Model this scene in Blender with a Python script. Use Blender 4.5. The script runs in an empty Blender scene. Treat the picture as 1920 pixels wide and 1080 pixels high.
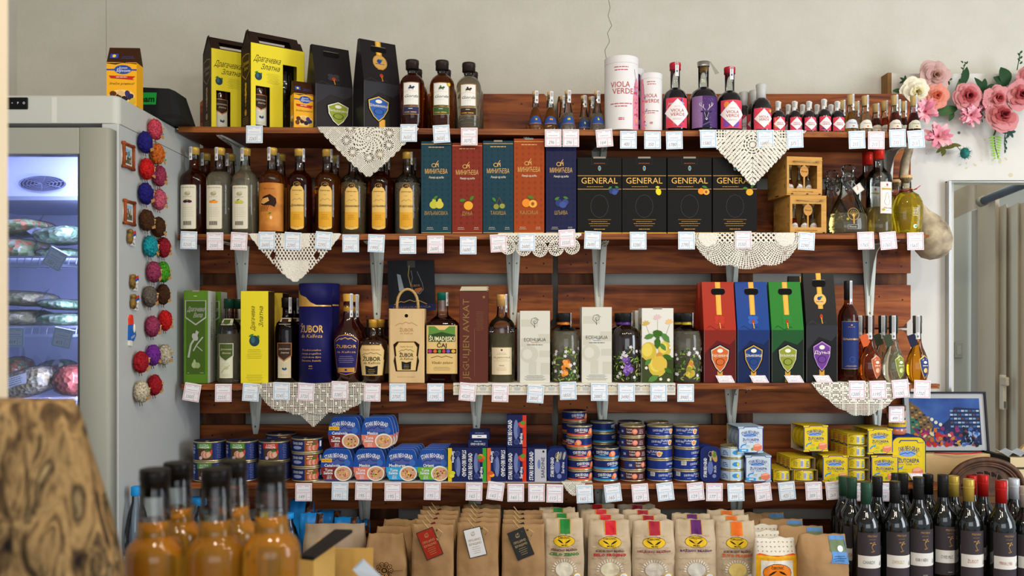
import bpy, math, random
from math import sin, cos, pi, sqrt, atan2, hypot
from mathutils import Vector, Matrix, noise
random.seed(7)
SC = bpy.context.scene; COL = SC.collection
# ---------------------------------------------------------------- camera, sky, lights, exposure
ZC = 1.5; F = 1665.0; HY = 595.0          # eye height (m), focal length in px, horizon row
cam_d = bpy.data.cameras.new('camera'); cam = bpy.data.objects.new('camera', cam_d); COL.objects.link(cam)
cam.location = (0, 0, ZC); cam.rotation_euler = (pi/2, 0, 0)
cam_d.sensor_width = 36.0; cam_d.lens = F/1920*36.0; cam_d.shift_y = (HY-540)/1920.0
cam_d.clip_start = 0.05
cam_d.dof.use_dof = True; cam_d.dof.focus_distance = 2.82; cam_d.dof.aperture_fstop = 2.9
SC.camera = cam
w = bpy.data.worlds.new('world'); SC.world = w; w.use_nodes = True
w.node_tree.nodes['Background'].inputs[0].default_value = (0.82, 0.90, 1.0, 1)
w.node_tree.nodes['Background'].inputs[1].default_value = 0.62
def area(name, loc, target, sx, sy, power, col, shape='RECTANGLE'):
    l = bpy.data.lights.new(name, 'AREA'); l.shape = shape; l.size = sx; l.size_y = sy; l.energy = power; l.color = col
    o = bpy.data.objects.new(name, l); COL.objects.link(o); o.location = loc
    o.rotation_euler = (Vector(target)-Vector(loc)).to_track_quat('-Z', 'Y').to_euler(); return o
area('window_daylight', (3.4, 0.95, 1.7), (-0.3, 3.0, 1.3), 1.2, 1.9, 66, (0.86, 0.93, 1.0))
area('frontal_fill', (0.5, -2.3, 1.6), (0.1, 3.0, 1.3), 3.2, 1.5, 40, (0.93, 0.96, 1.0))  # unseen soft fill added behind the camera to lighten the recesses
for i, (x, y) in enumerate([(-1.0, 1.1), (-0.35, 0.8), (0.35, 1.0), (1.05, 0.8), (1.7, 1.1)]):
    area('ceiling_spot', (x, y, 2.86), (x, y+0.75, 1.0), 0.12, 0.12, 8.5, (1.0, 0.86, 0.66), 'DISK')
vs = SC.view_settings; vs.view_transform = 'Standard'; vs.look = 'None'; vs.gamma = 1; vs.use_curve_mapping = False; vs.exposure = 0.08
cy = SC.cycles; cy.max_bounces = 10; cy.transmission_bounces = 8; cy.transparent_max_bounces = 16; cy.glossy_bounces = 4; cy.diffuse_bounces = 3
cy.caustics_reflective = False; cy.caustics_refractive = False; cy.sample_clamp_indirect = 4; cy.use_denoising = True

# ---------------------------------------------------------------- materials
def lin(h):
    if isinstance(h, tuple): return h
    c = [int(h[i:i+2], 16)/255 for i in (0, 2, 4)]
    return tuple(x/12.92 if x <= .04045 else ((x+.055)/1.055)**2.4 for x in c)
_m = {}
def M(h, rough=.55, metal=0., coat=0., emit=0., trans=0., ior=1.45, spec=None):
    k = (h, rough, metal, coat, emit, trans, ior, spec)
    if k in _m: return _m[k]
    m = bpy.data.materials.new('m_%s' % (h,)); m.use_nodes = True; b = m.node_tree.nodes['Principled BSDF']; c = lin(h)
    b.inputs['Base Color'].default_value = (*c, 1); b.inputs['Roughness'].default_value = rough; b.inputs['Metallic'].default_value = metal
    b.inputs['Coat Weight'].default_value = coat; b.inputs['IOR'].default_value = ior; b.inputs['Transmission Weight'].default_value = trans
    if spec is None: spec = .5 if (rough < .3 or trans or metal > .3) else .16
    if spec is not None: b.inputs['Specular IOR Level'].default_value = spec
    if coat: b.inputs['Coat Roughness'].default_value = .05
    if emit: b.inputs['Emission Color'].default_value = (*c, 1); b.inputs['Emission Strength'].default_value = emit
    m.diffuse_color = (*c, 1); _m[k] = m; return m
def GOLD(h='d9a441'): return M(h, .35, .35)
def LIQ(h, k=.72): return M(h, 0.0, 0, 0, 0, k, 1.36)
def nodes(m): return m.node_tree.nodes, m.node_tree.links
def thin(name, tint, refl=1.0, rough=.02):
    """thin clear sheet (neck glass, film, pane): tinted pass-through plus fresnel gloss"""
    if name in _m: return _m[name]
    m = bpy.data.materials.new(name); m.use_nodes = True; N, L = nodes(m); N.clear()
    o = N.new('ShaderNodeOutputMaterial'); mx = N.new('ShaderNodeMixShader'); t = N.new('ShaderNodeBsdfTransparent'); g = N.new('ShaderNodeBsdfGlossy')
    fr = N.new('ShaderNodeFresnel'); fr.inputs[0].default_value = 1.5; mu = N.new('ShaderNodeMath'); mu.operation = 'MULTIPLY'; mu.inputs[1].default_value = refl
    lw = N.new('ShaderNodeLayerWeight'); lw.inputs[0].default_value = .25; mc = N.new('ShaderNodeMix'); mc.data_type = 'RGBA'
    mc.inputs[6].default_value = (*lin(tint), 1); c2 = tuple(.5*x for x in lin(tint)); mc.inputs[7].default_value = (*c2, 1)
    L.new(lw.outputs['Facing'], mc.inputs[0]); L.new(mc.outputs[2], t.inputs[0]); g.inputs['Roughness'].default_value = rough
    L.new(fr.outputs[0], mu.inputs[0]); L.new(mu.outputs[0], mx.inputs[0]); L.new(t.outputs[0], mx.inputs[1]); L.new(g.outputs[0], mx.inputs[2]); L.new(mx.outputs[0], o.inputs[0])
    _m[name] = m; return m
def procmat(name, cols, scale=(1, 1, 1), nscale=5., detail=6., rough=.6, bump=0., pos=None, kind='noise', dist=0., coat=0., spec=.2, bscale=None):
    """colour ramp over a stretched procedural texture in object space, with optional bump"""
    if name in _m: return _m[name]
    m = bpy.data.materials.new(name); m.use_nodes = True; N, L = nodes(m); b = N['Principled BSDF']
    tc = N.new('ShaderNodeTexCoord'); mp = N.new('ShaderNodeMapping'); mp.inputs['Scale'].default_value = scale
    L.new(tc.outputs['Object'], mp.inputs[0])
    oi = N.new('ShaderNodeObjectInfo'); va = N.new('ShaderNodeVectorMath'); va.operation = 'ADD'; sc_ = N.new('ShaderNodeVectorMath'); sc_.operation = 'SCALE'; sc_.inputs[3].default_value = 37.
    cb = N.new('ShaderNodeCombineXYZ')
    for i in range(3): L.new(oi.outputs['Random'], cb.inputs[i])
    L.new(cb.outputs[0], sc_.inputs[0]); L.new(mp.outputs[0], va.inputs[0]); L.new(sc_.outputs[0], va.inputs[1])
    if kind == 'noise':
        t = N.new('ShaderNodeTexNoise'); t.inputs['Scale'].default_value = nscale; t.inputs['Detail'].default_value = detail; t.inputs['Distortion'].default_value = dist; fac = t.outputs[0]
    elif kind == 'voronoi':
        t = N.new('ShaderNodeTexVoronoi'); t.inputs['Scale'].default_value = nscale; fac = t.outputs['Distance']
    elif kind == 'cells':
        t = N.new('ShaderNodeTexVoronoi'); t.inputs['Scale'].default_value = nscale; sx = N.new('ShaderNodeSeparateColor'); L.new(t.outputs['Color'], sx.inputs[0]); fac = sx.outputs[0]
    L.new(va.outputs[0], t.inputs['Vector'])
    r = N.new('ShaderNodeValToRGB'); e = r.color_ramp.elements; n = len(cols)
    if pos is None: pos = [.3+.4*i/(n-1) for i in range(n)]
    e[0].position = pos[0]; e[0].color = (*lin(cols[0]), 1); e[1].position = pos[-1]; e[1].color = (*lin(cols[-1]), 1)
    for i in range(1, n-1): x = e.new(pos[i]); x.color = (*lin(cols[i]), 1)
    if kind == 'cells': r.color_ramp.interpolation = 'CONSTANT'
    L.new(fac, r.inputs[0]); L.new(r.outputs[0], b.inputs['Base Color']); b.inputs['Roughness'].default_value = rough; b.inputs['Coat Weight'].default_value = coat
    b.inputs['Specular IOR Level'].default_value = spec
    if bump:
        bp = N.new('ShaderNodeBump'); bp.inputs['Strength'].default_value = bump; bp.inputs['Distance'].default_value = .01
        if bscale:
            t2 = N.new('ShaderNodeTexNoise'); t2.inputs['Scale'].default_value = bscale; L.new(va.outputs[0], t2.inputs['Vector']); L.new(t2.outputs[0], bp.inputs['Height'])
        else: L.new(t.outputs['Distance'] if kind in ('voronoi', 'cells') else fac, bp.inputs['Height'])
        L.new(bp.outputs[0], b.inputs['Normal'])
    _m[name] = m; return m
WHITE = M('e8e6e0', .6); INK = M('1c1a18', .6); PAPER = M('e9ebf0', .7)
NECK = thin('clear_glass', 'eef2f0'); FILM = thin('plastic_film', 'fafafc', .55, .15)

# ---------------------------------------------------------------- pixel helpers (where a thing of the photo stands at distance Y)
def X(px, Y): return (px-960)*Y/F
def Z(py, Y): return ZC-(py-HY)*Y/F
def S(d, Y=2.8): return d*Y/F

# ---------------------------------------------------------------- mesh builder
_glyph = {}
def glyph(s, bold):
    """flat outline faces of a string; Cyrillic glyphs have overlapping contours, so those are filled in strips by winding"""
    k = (s, bold)
    if k in _glyph: return _glyph[k]
    cyr = any('\u0400' <= ch <= '\u04ff' for ch in s)
    c = bpy.data.curves.new('t', 'FONT'); c.body = s; c.size = 1; c.offset = bold; c.resolution_u = 2 if len(s) < 9 else 1
    if cyr: c.fill_mode = 'NONE'
    o = bpy.data.objects.new('t', c); COL.objects.link(o); bpy.context.view_layer.update()
    me = bpy.data.meshes.new_from_object(o.evaluated_get(bpy.context.evaluated_depsgraph_get()))
    v = [(p.co.x, p.co.y, 0) for p in me.vertices]; f = [tuple(p.vertices) for p in me.polygons]; ed = [tuple(e.vertices) for e in me.edges]
    bpy.data.objects.remove(o); bpy.data.meshes.remove(me); bpy.data.curves.remove(c)
    if cyr:
        E = []
        for p, q in ed:
            sg = 1 if (q == p+1 or p > q+1) else -1
            if abs(q-p) > 1: sg = 1 if p > q else -1
            A, B = (v[p], v[q]) if sg > 0 else (v[q], v[p]); d = 1
            if A[0] > B[0]: A, B, d = B, A, -1
            if B[0]-A[0] > 1e-6: E.append((A, B, d))
        xs = sorted(set(round(p[0], 4) for p in v)); fx = []
        for a, b in zip(xs, xs[1:]): n = max(1, int((b-a)/.03)); fx += [a+(b-a)*i/n for i in range(n)]
        fx.append(xs[-1]); v = []; f = []
        for a, b in zip(fx, fx[1:]):
            m = (a+b)/2; cr = []
            for A, B, d in E:
                if A[0] <= m <= B[0]: g = lambda x: A[1]+(B[1]-A[1])*(min(max(x, A[0]), B[0])-A[0])/(B[0]-A[0]); cr.append((g(m), d, g(a), g(b)))
            cr.sort(); w_ = 0
            for c0, c1 in zip(cr, cr[1:]+[None]):
                w_ += c0[1]
                if w_ == c0[1]: st = c0
                if w_ == 0: i = len(v); v += [(a, st[2], 0), (b, st[3], 0), (b, c0[3], 0), (a, c0[2], 0)]; f.append((i, i+1, i+2, i+3))
    _glyph[k] = (v, f); return v, f
class MB:
    def __init__(s): s.v = []; s.f = []; s.m = []; s.sm = []; s.mats = []; s.T = None; s.k = 0
    def mi(s, mat):
        if mat not in s.mats: s.mats.append(mat)
        return s.mats.index(mat)
    def add(s, vs, fs, mat, smooth=False):
        o = len(s.v)
        if s.T: vs = [tuple(s.T @ Vector(p)) for p in vs]
        s.v += vs; i = s.mi(mat)
        for f in fs: s.f.append(tuple(a+o for a in f)); s.m.append(i); s.sm.append(smooth)
        return s
    def box(s, x0, x1, y0, y1, z0, z1, mat, c=0.):
        if c <= 0:
            return s.add([(x0,y0,z0),(x1,y0,z0),(x1,y1,z0),(x0,y1,z0),(x0,y0,z1),(x1,y0,z1),(x1,y1,z1),(x0,y1,z1)],
              [(0,3,2,1),(4,5,6,7),(0,1,5,4),(1,2,6,5),(2,3,7,6),(3,0,4,7)], mat)
        V = []; idx = {}
        for ix, x in enumerate((x0, x1)):
            for iy, y in enumerate((y0, y1)):
                for iz, z in enumerate((z0, z1)):
                    sx, sy, sz = c*(1-2*ix), c*(1-2*iy), c*(1-2*iz)
                    idx[ix,iy,iz] = len(V); V += [(x, y+sy, z+sz), (x+sx, y, z+sz), (x+sx, y+sy, z)]
        g = lambda a, b, d, k: idx[a,b,d]+k
        F_ = []
        for a in (0, 1):
            q = [g(a,0,0,0), g(a,1,0,0), g(a,1,1,0), g(a,0,1,0)]; F_.append(q if a else q[::-1])
            q = [g(0,a,0,1), g(1,a,0,1), g(1,a,1,1), g(0,a,1,1)]; F_.append(q[::-1] if a else q)
            q = [g(0,0,a,2), g(1,0,a,2), g(1,1,a,2), g(0,1,a,2)]; F_.append(q if a else q[::-1])
        for a in (0, 1):
            for b in (0, 1):
                F_.append([g(0,a,b,1), g(1,a,b,1), g(1,a,b,2), g(0,a,b,2)])
                F_.append([g(a,0,b,0), g(a,1,b,0), g(a,1,b,2), g(a,0,b,2)])
                F_.append([g(a,b,0,0), g(a,b,1,0), g(a,b,1,1), g(a,b,0,1)])
        for k_, i in idx.items(): F_.append([i, i+1, i+2])
        return s.add(V, F_, mat)
    def lathe(s, prof, mat, n=28, sx=1., sy=1., p=2., smooth=True, cap0=True, cap1=True, cx=0., cy_=0.):
        """prof: (r, z[, p]) ; superellipse exponent p makes square bodies"""
        V = []; Fc = []
        for q in prof:
            r, z = q[0], q[1]; e = q[2] if len(q) > 2 else p
            for i in range(n):
                a = 2*pi*i/n; ca, sa = cos(a), sin(a); k = (abs(ca)**e+abs(sa)**e)**(-1/e)
                V.append((cx+r*sx*k*ca, cy_+r*sy*k*sa, z))
        for j in range(len(prof)-1):
            for i in range(n):
                Fc.append((j*n+i, j*n+(i+1) % n, (j+1)*n+(i+1) % n, (j+1)*n+i))
        s.add(V, Fc, mat, smooth); o = len(s.v)-len(V)
        i = s.mi(mat)
        if cap0: s.f.append(tuple(o+k for k in range(n))[::-1]); s.m.append(i); s.sm.append(False)
        if cap1: s.f.append(tuple(o+len(V)-n+k for k in range(n))); s.m.append(i); s.sm.append(False)
        return s
    def tube(s, pts, r, mat, n=6, closed=False):
        P = [Vector(p) for p in pts]; V = []; Fc = []; m = len(P)
        for k in range(m):
            a = P[(k-1) % m] if (k or closed) else P[0]; b = P[(k+1) % m] if (k < m-1 or closed) else P[-1]
            t = (b-a).normalized() if (b-a).length > 1e-9 else Vector((0, 0, 1)); u = t.cross(Vector((0.13, .4, .9)))
            if u.length < .1: u = t.cross(Vector((1, 0, 0)))
            u.normalize(); w_ = t.cross(u); rr = r[k] if isinstance(r, (list, tuple)) else r
            for i in range(n):
                a_ = 2*pi*i/n; q = P[k]+u*rr*cos(a_)+w_*rr*sin(a_); V.append(tuple(q))
        for k in range(m if closed else m-1):
            for i in range(n):
                a, b = k*n, ((k+1) % m)*n; Fc.append((a+i, a+(i+1) % n, b+(i+1) % n, b+i))
        if not closed: Fc += [tuple(range(n))[::-1], tuple((m-1)*n+i for i in range(n))]
        return s.add(V, Fc, mat, True)
    def ball(s, c, rx, ry, rz, mat, n=10, m=7, jit=0., seed=0):
        V = []; Fc = []; rd = random.Random(seed)
        for j in range(m+1):
            ph = pi*j/m
            for i in range(n):
                th = 2*pi*i/n; k = 1+jit*(rd.random()-.5) if 0 < j < m else 1
                V.append((c[0]+rx*k*sin(ph)*cos(th), c[1]+ry*k*sin(ph)*sin(th), c[2]+rz*k*cos(ph)))
        for j in range(m):
            for i in range(n): Fc.append((j*n+i, (j+1)*n+i, (j+1)*n+(i+1) % n, j*n+(i+1) % n))
        return s.add(V, Fc, mat, True)
    # ---- printing on a surface: mp(u, v, lift) -> point
    def rect(s, mp, u0, v0, u1, v1, mat, l=1): return s.poly(mp, [(u0,v0),(u1,v0),(u1,v1),(u0,v1)], mat, l)
    def poly(s, mp, pts, mat, l=1):
        s.k += 1; l = l*.00035+(s.k % 24)*.000009; du, dv = getattr(mp, 'du', None), getattr(mp, 'dv', None)
        xs = sorted(set(round(p[0], 6) for p in pts))
        if du:
            e = []
            for a, b in zip(xs, xs[1:]):
                k = max(1, int(math.ceil((b-a)/du))); e += [a+(b-a)*i/k for i in range(k)]
            xs = e+[xs[-1]]
        n = len(pts); V = []; Fc = []
        for a, b in zip(xs, xs[1:]):
            if b-a < 1e-7: continue
            m = (a+b)/2; cr = []
            for i in range(n):
                p, q = pts[i], pts[(i+1) % n]
                if p[0] > q[0]: p, q = q, p
                if p[0]-1e-6 <= a and q[0]+1e-6 >= b and q[0]-p[0] > 1e-9:
                    g = lambda x: p[1]+(q[1]-p[1])*(x-p[0])/(q[0]-p[0]); cr.append((g(m), g(a), g(b)))
            cr.sort()
            for c0, c1 in zip(cr[::2], cr[1::2]):
                kv = max(1, int(math.ceil((c1[0]-c0[0])/dv))) if dv else 1
                for j in range(kv):
                    t0, t1 = j/kv, (j+1)/kv; o = len(V)
                    V += [mp(a, c0[1]+(c1[1]-c0[1])*t0, l), mp(b, c0[2]+(c1[2]-c0[2])*t0, l), mp(b, c0[2]+(c1[2]-c0[2])*t1, l), mp(a, c0[1]+(c1[1]-c0[1])*t1, l)]
                    Fc.append((o, o+1, o+2, o+3))
        return s.add(V, Fc, mat, bool(du))
    def disc(s, mp, u, v, ru, rv, mat, l=1, n=14, rot=0.):
        c_, s_ = cos(rot), sin(rot)
        return s.poly(mp, [(u+ru*cos(2*pi*i/n+.01)*c_-rv*sin(2*pi*i/n+.01)*s_, v+ru*cos(2*pi*i/n+.01)*s_+rv*sin(2*pi*i/n+.01)*c_) for i in range(n)], mat, l)
    def frame(s, mp, u0, v0, u1, v1, t, mat, l=1):
        s.rect(mp, u0, v0, u1, v0+t, mat, l); s.rect(mp, u0, v1-t, u1, v1, mat, l); s.rect(mp, u0, v0+t, u0+t, v1-t, mat, l); return s.rect(mp, u1-t, v0+t, u1, v1-t, mat, l)
    def line(s, mp, pts, t, mat, l=1):
        for (a, b), (c, d) in zip(pts, pts[1:]):
            L_ = hypot(c-a, d-b) or 1e-9; nx, ny = -(d-b)/L_*t/2, (c-a)/L_*t/2
            s.poly(mp, [(a+nx, b+ny), (c+nx, d+ny), (c-nx, d-ny), (a-nx, b-ny)], mat, l)
        return s
    def text(s, mp, t, u, v, h, mat, l=2, w=None, bold=0., shear=0., warp=None, rot=0., al='c'):
        V, Fc = glyph(t, bold)
        if not V: return s
        x0 = min(p[0] for p in V); x1 = max(p[0] for p in V); k = h/.70; kx = k if w is None else w/(x1-x0)
        off = {'c': (x0+x1)/2, 'l': x0, 'r': x1}[al]; out = []; c_, s_ = cos(rot), sin(rot)
        for x, y, isl in V:
            a = (x-off)*kx+shear*y*k; b = y*k-h/2
            if warp: a, b = warp(a, b)
            if rot: a, b = a*c_-b*s_, a*s_+b*c_
            out.append(mp(u+a, v+b, l*.00035+isl*.00004))
        return s.add(out, Fc, mat)
    def lines(s, mp, u, v, w, n, dv, t, mat, l=2, seed=1, al='c'):
        rd = random.Random(seed)
        for i in range(n):
            ww = w*(rd.uniform(.7, 1) if al == 'c' else 1); x = -ww/2
            while x < ww/2-t:
                k = min(rd.uniform(2, 6)*t, ww/2-x); s.rect(mp, u+x, v-i*dv-t/2, u+x+k, v-i*dv+t/2, mat, l); x += k+t*.8
        return s
    def build(s, name, parent=None):
        me = bpy.data.meshes.new(name); me.from_pydata(s.v, [], s.f)
        for m in s.mats: me.materials.append(m)
        me.polygons.foreach_set('material_index', s.m); me.polygons.foreach_set('use_smooth', s.sm); me.update()
        o = bpy.data.objects.new(name, me); COL.objects.link(o)
        if parent: o.parent = parent
        return o
def flat(yf, ox=0., oz=0.): return lambda u, v, l: (ox+u, yf-l, oz+v)
def right_side(xr, yf): return lambda u, v, l: (xr+l, yf+u, v)
def left_side(xl, yb): return lambda u, v, l: (xl-l, yb-u, v)
def topside(z, oy=0.): return lambda u, v, l: (u, oy+v, z+l)
def curved(rad, a0=0., sy=1., p=2., cy0=0., dv=.03):
    """wraps a print round a bottle; rad(z) is its radius"""
    R0 = rad if callable(rad) else (lambda z: rad)
    def f(u, v, l):
        r = R0(v); a = u/max(R0(v) if p == 2 else R0(v), .004)+a0; e = p
        if e == 2: return ((r+l)*sin(a), cy0-(r*sy+l)*cos(a), v)
        k = (abs(sin(a))**e+abs(cos(a))**e)**(-1/e); return ((r*k+l)*sin(a), cy0-(r*sy*k+l)*cos(a), v)
    f.du = .006; f.dv = dv; return f
ORD = ['front', 'second', 'third', 'fourth', 'fifth', 'sixth']
# ---------------------------------------------------------------- scene graph helpers
def tag(o, label=None, cat=None, group=None, kind=None):
    if label: o['label'] = label
    if cat: o['category'] = cat
    if group: o['group'] = group
    if kind: o['kind'] = kind
    return o
def empty(name, label, cat, loc, rz=0., group=None):
    o = bpy.data.objects.new(name, None); COL.objects.link(o); o.location = loc; o.rotation_euler = (0, 0, rz); o.empty_display_size = .02
    return tag(o, label, cat, group)
def single(mb, name, label, cat, loc, rz=0., group=None, rot=None):
    o = mb.build(name); o.location = loc; o.rotation_euler = rot or (0, 0, rz); return tag(o, label, cat, group)
def struct(name, mb): return tag(mb.build(name), None, None, None, 'structure')
def copy_tree(o, loc, rz=None, label=None, group=None, par=None):
    c = o.copy(); COL.objects.link(c); c.parent = par
    if par is None:
        c.location = loc
        if rz is not None: c.rotation_euler = (o.rotation_euler[0], o.rotation_euler[1], rz)
        if label: c['label'] = label
        if group: c['group'] = group
    for ch in o.children: copy_tree(ch, None, par=c)
    return c
# ---------------------------------------------------------------- room
WALLY = 3.14; PALY = 3.02; SF = 2.77; FX = -1.054       # wall plane, pallet face, shelf front edge
WALLM = procmat('wall_paint', ['c4c0b4', 'cbc7bc'], (1, 1, 1), 9, 4, .85, .12, bscale=90)
WOODP = procmat('pallet_wood', ['34160a', '74371a', 'a05826', '562a12'], (1.0, 5, 10), 2.6, 12, .5, .3, pos=[.28, .44, .60, .76], dist=.9)
WOODD = procmat('pallet_wood_dark', ['2a1509', '54301a', '74482a'], (9, 6, 1.5), 2.2, 8, .65, .3, dist=.6)
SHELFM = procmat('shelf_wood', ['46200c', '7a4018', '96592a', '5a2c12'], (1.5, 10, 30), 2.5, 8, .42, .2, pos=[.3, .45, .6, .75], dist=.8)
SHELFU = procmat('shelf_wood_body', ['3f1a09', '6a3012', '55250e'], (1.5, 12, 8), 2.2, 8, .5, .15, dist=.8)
METAL = M('d8dacf', .4); CHROME = M('c9c9c6', .18, .9)
OPX = 1.562                                 # left edge of the back-wall opening that holds the mirror image built behind it
b = MB(); b.box(-4, OPX, WALLY, WALLY+.1, 0, 2.9, WALLM); b.box(OPX, 4, WALLY, WALLY+.1, Z(339, WALLY), 2.9, WALLM)
crack = M('6d675c', .9); wm = flat(WALLY)
cr = [(1141, 0), (1144, 14), (1140, 30), (1147, 48), (1139, 62), (1143, 78), (1134, 94), (1137, 112)]
b.line(wm, [(X(p, WALLY), Z(q, WALLY)) for p, q in cr], .0016, crack, 1)
b.line(wm, [(X(199, WALLY), Z(-10, WALLY)), (X(199.5, WALLY), Z(110, WALLY))], .0015, M('9c968a', .9), 1)
struct('wall_back', b)
b = MB(); b.box(-4, 4, -2.5, 4.6, -.05, 0, procmat('floor_tile', ['8c8478', 'a09788'], (1, 1, 1), 3, 3, .4)); struct('floor', b)
b = MB(); b.box(-4, 4, -2.5, 4.6, 2.9, 2.95, M('cfcac0', .9)); struct('ceiling', b)
# cream panel nailed over the wall on the right, with its raw wooden edge
b = MB(); pY = 3.09; CREAMW = procmat('painted_panel', ['cdc9c1', 'd6d3cc'], (1, 1, 1), 4, 4, .6, .05)
x0 = X(1673, pY); zt = Z(138, pY)
b.box(x0, X(1779, pY), pY, WALLY-.001, .0, zt, CREAMW); b.box(X(1779, pY), X(1960, pY), pY, WALLY-.001, Z(338, pY), zt, CREAMW)
b.box(x0-.018, x0-.004, pY-.004, WALLY-.001, .9, zt+.002, procmat('raw_edge', ['7a5530', 'a07a4c'], (8, 8, 1), 4, 5, .7)); b.box(x0-.004, x0, pY-.004, WALLY-.001, .9, zt+.002, M('d8d4c8', .6))
glue = M('c9c0a2', .8); pm = flat(pY)
for i, (px, py, s) in enumerate([(1800,309,4),(1812,306,3),(1828,309,5),(1812,315,4),(1875,302,7),(1886,298,5),(1862,290,6),(1846,262,3),(1737,288,3),(1862,300,4),(1840,301,2)]):
    b.disc(pm, X(px, pY), Z(py, pY), S(s)*.8, S(s)*.45, glue, 1, 9, .5+i)
b.disc(pm, X(1798, pY), Z(249, pY), .005, .005, M('5c5a56', .4, .5), 2); b.disc(pm, X(1895, pY), Z(328, pY), .008, .007, glue, 1)
struct('trim_1', b)
# mirror with its reflection built as geometry: chrome strip, grey wall, lintel, cream door frame set deeper
b = MB(); cx0 = X(1778, 3.07); b.box(cx0, cx0+.009, 3.065, 3.09, 0, Z(340, 3.08), CHROME); b.box(cx0, 2.4, 3.08, 3.09, Z(340, 3.08)-.004, Z(340, 3.08), M('8d9088', .3, .5)); struct('trim_2', b)
b = MB(); gY = 3.9; gm = flat(gY); GW = M('a4a7a0', .8)
b.box(X(1770, gY), X(1990, gY), gY, gY+.05, 0, 2.9, GW)
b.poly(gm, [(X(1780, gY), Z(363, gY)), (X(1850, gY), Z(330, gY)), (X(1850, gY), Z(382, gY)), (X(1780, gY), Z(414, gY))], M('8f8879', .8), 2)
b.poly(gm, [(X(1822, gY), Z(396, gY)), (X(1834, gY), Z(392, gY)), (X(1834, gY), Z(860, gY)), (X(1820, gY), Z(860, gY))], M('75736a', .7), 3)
b.box(X(1788, gY), X(1803, gY), gY-.012, gY, Z(671, gY), Z(641, gY), M('9b9d95', .5), .003); b.box(X(1791, gY), X(1799, gY), gY-.016, gY-.012, Z(664, gY), Z(648, gY), M('a7a8a0', .5))
b.box(OPX-.03, OPX-.01, 3.24, gY, 0, 2.9, GW)
struct('reflected_wall', b)
# slanted door frame of the reflection, in steps coming towards the viewer
def dpt(px, Y, py): return (X(px, Y), Y, Z(py, Y))
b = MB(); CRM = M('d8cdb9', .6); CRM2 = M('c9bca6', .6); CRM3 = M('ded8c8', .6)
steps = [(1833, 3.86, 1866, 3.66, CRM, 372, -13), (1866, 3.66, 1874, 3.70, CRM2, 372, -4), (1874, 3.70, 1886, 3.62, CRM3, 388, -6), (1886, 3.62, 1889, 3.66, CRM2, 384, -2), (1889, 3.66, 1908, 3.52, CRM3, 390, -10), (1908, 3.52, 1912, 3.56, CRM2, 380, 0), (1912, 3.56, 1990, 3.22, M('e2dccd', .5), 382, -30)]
for (pa, Ya, pb, Yb, m_, yt, dy) in steps:
    A = dpt(pa, Ya, yt); B = dpt(pb, Yb, yt+dy)
    b.add([(A[0], A[1], 0), (B[0], B[1], 0), B, A], [(0, 1, 2, 3)], m_)
area('door_fill', (1.95, 3.35, 2.72), (2.0, 3.55, 1.0), .3, .3, 9, (1, .95, .86))  # unseen fill light added to brighten the dark door frame
A = dpt(1831, 3.87, 372); B = dpt(1990, 3.25, 305)
b.add([A, B, (B[0], B[1], 2.6), (A[0], A[1], 2.6)], [(0, 1, 2, 3)], CRM2)
struct('reflected_door', b)
b = MB(); b.box(X(1877, 3.6), X(1884, 3.6), 3.585, 3.615, Z(768, 3.6), Z(703, 3.6), M('d2c9b6', .4), .003); b.box(X(1876, 3.6)-.004, X(1880, 3.6), 3.55, 3.60, Z(722, 3.6), Z(706, 3.6), M('c4baa4', .4), .003); b.box(X(1878, 3.6), X(1881, 3.6), 3.57, 3.584, Z(764, 3.6), Z(752, 3.6), M('77726a', .4))
h_ = b.build('latch'); h_.parent = bpy.data.objects['reflected_door']
b = MB(); b.tube([dpt(1843, 3.72, 377), dpt(1990, 3.18, 318)], .016, M('4f5d6c', .4), 10); b.tube([dpt(1838, 3.74, 379), dpt(1845, 3.715, 376)], .022, M('8f8a7c', .5), 10)
tag(b.build('curtain_rod'), 'blue-grey rod running across the top of the reflected cream door frame', 'curtain rod')
# cream post at the left edge, close to the camera
b = MB(); b.box(X(-90, 1.25), X(17, 1.25), 1.19, 1.25, .95, 2.9, procmat('cream_post', ['d9c9ad', 'e0d1b6'], (1, 1, 1), 2, 2, .7), .003); struct('trim_3', b)
b = MB(); b.box(-4, -1.75, WALLY-.9, WALLY, 0, 2.9, WALLM); struct('wall_left', b)
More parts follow.
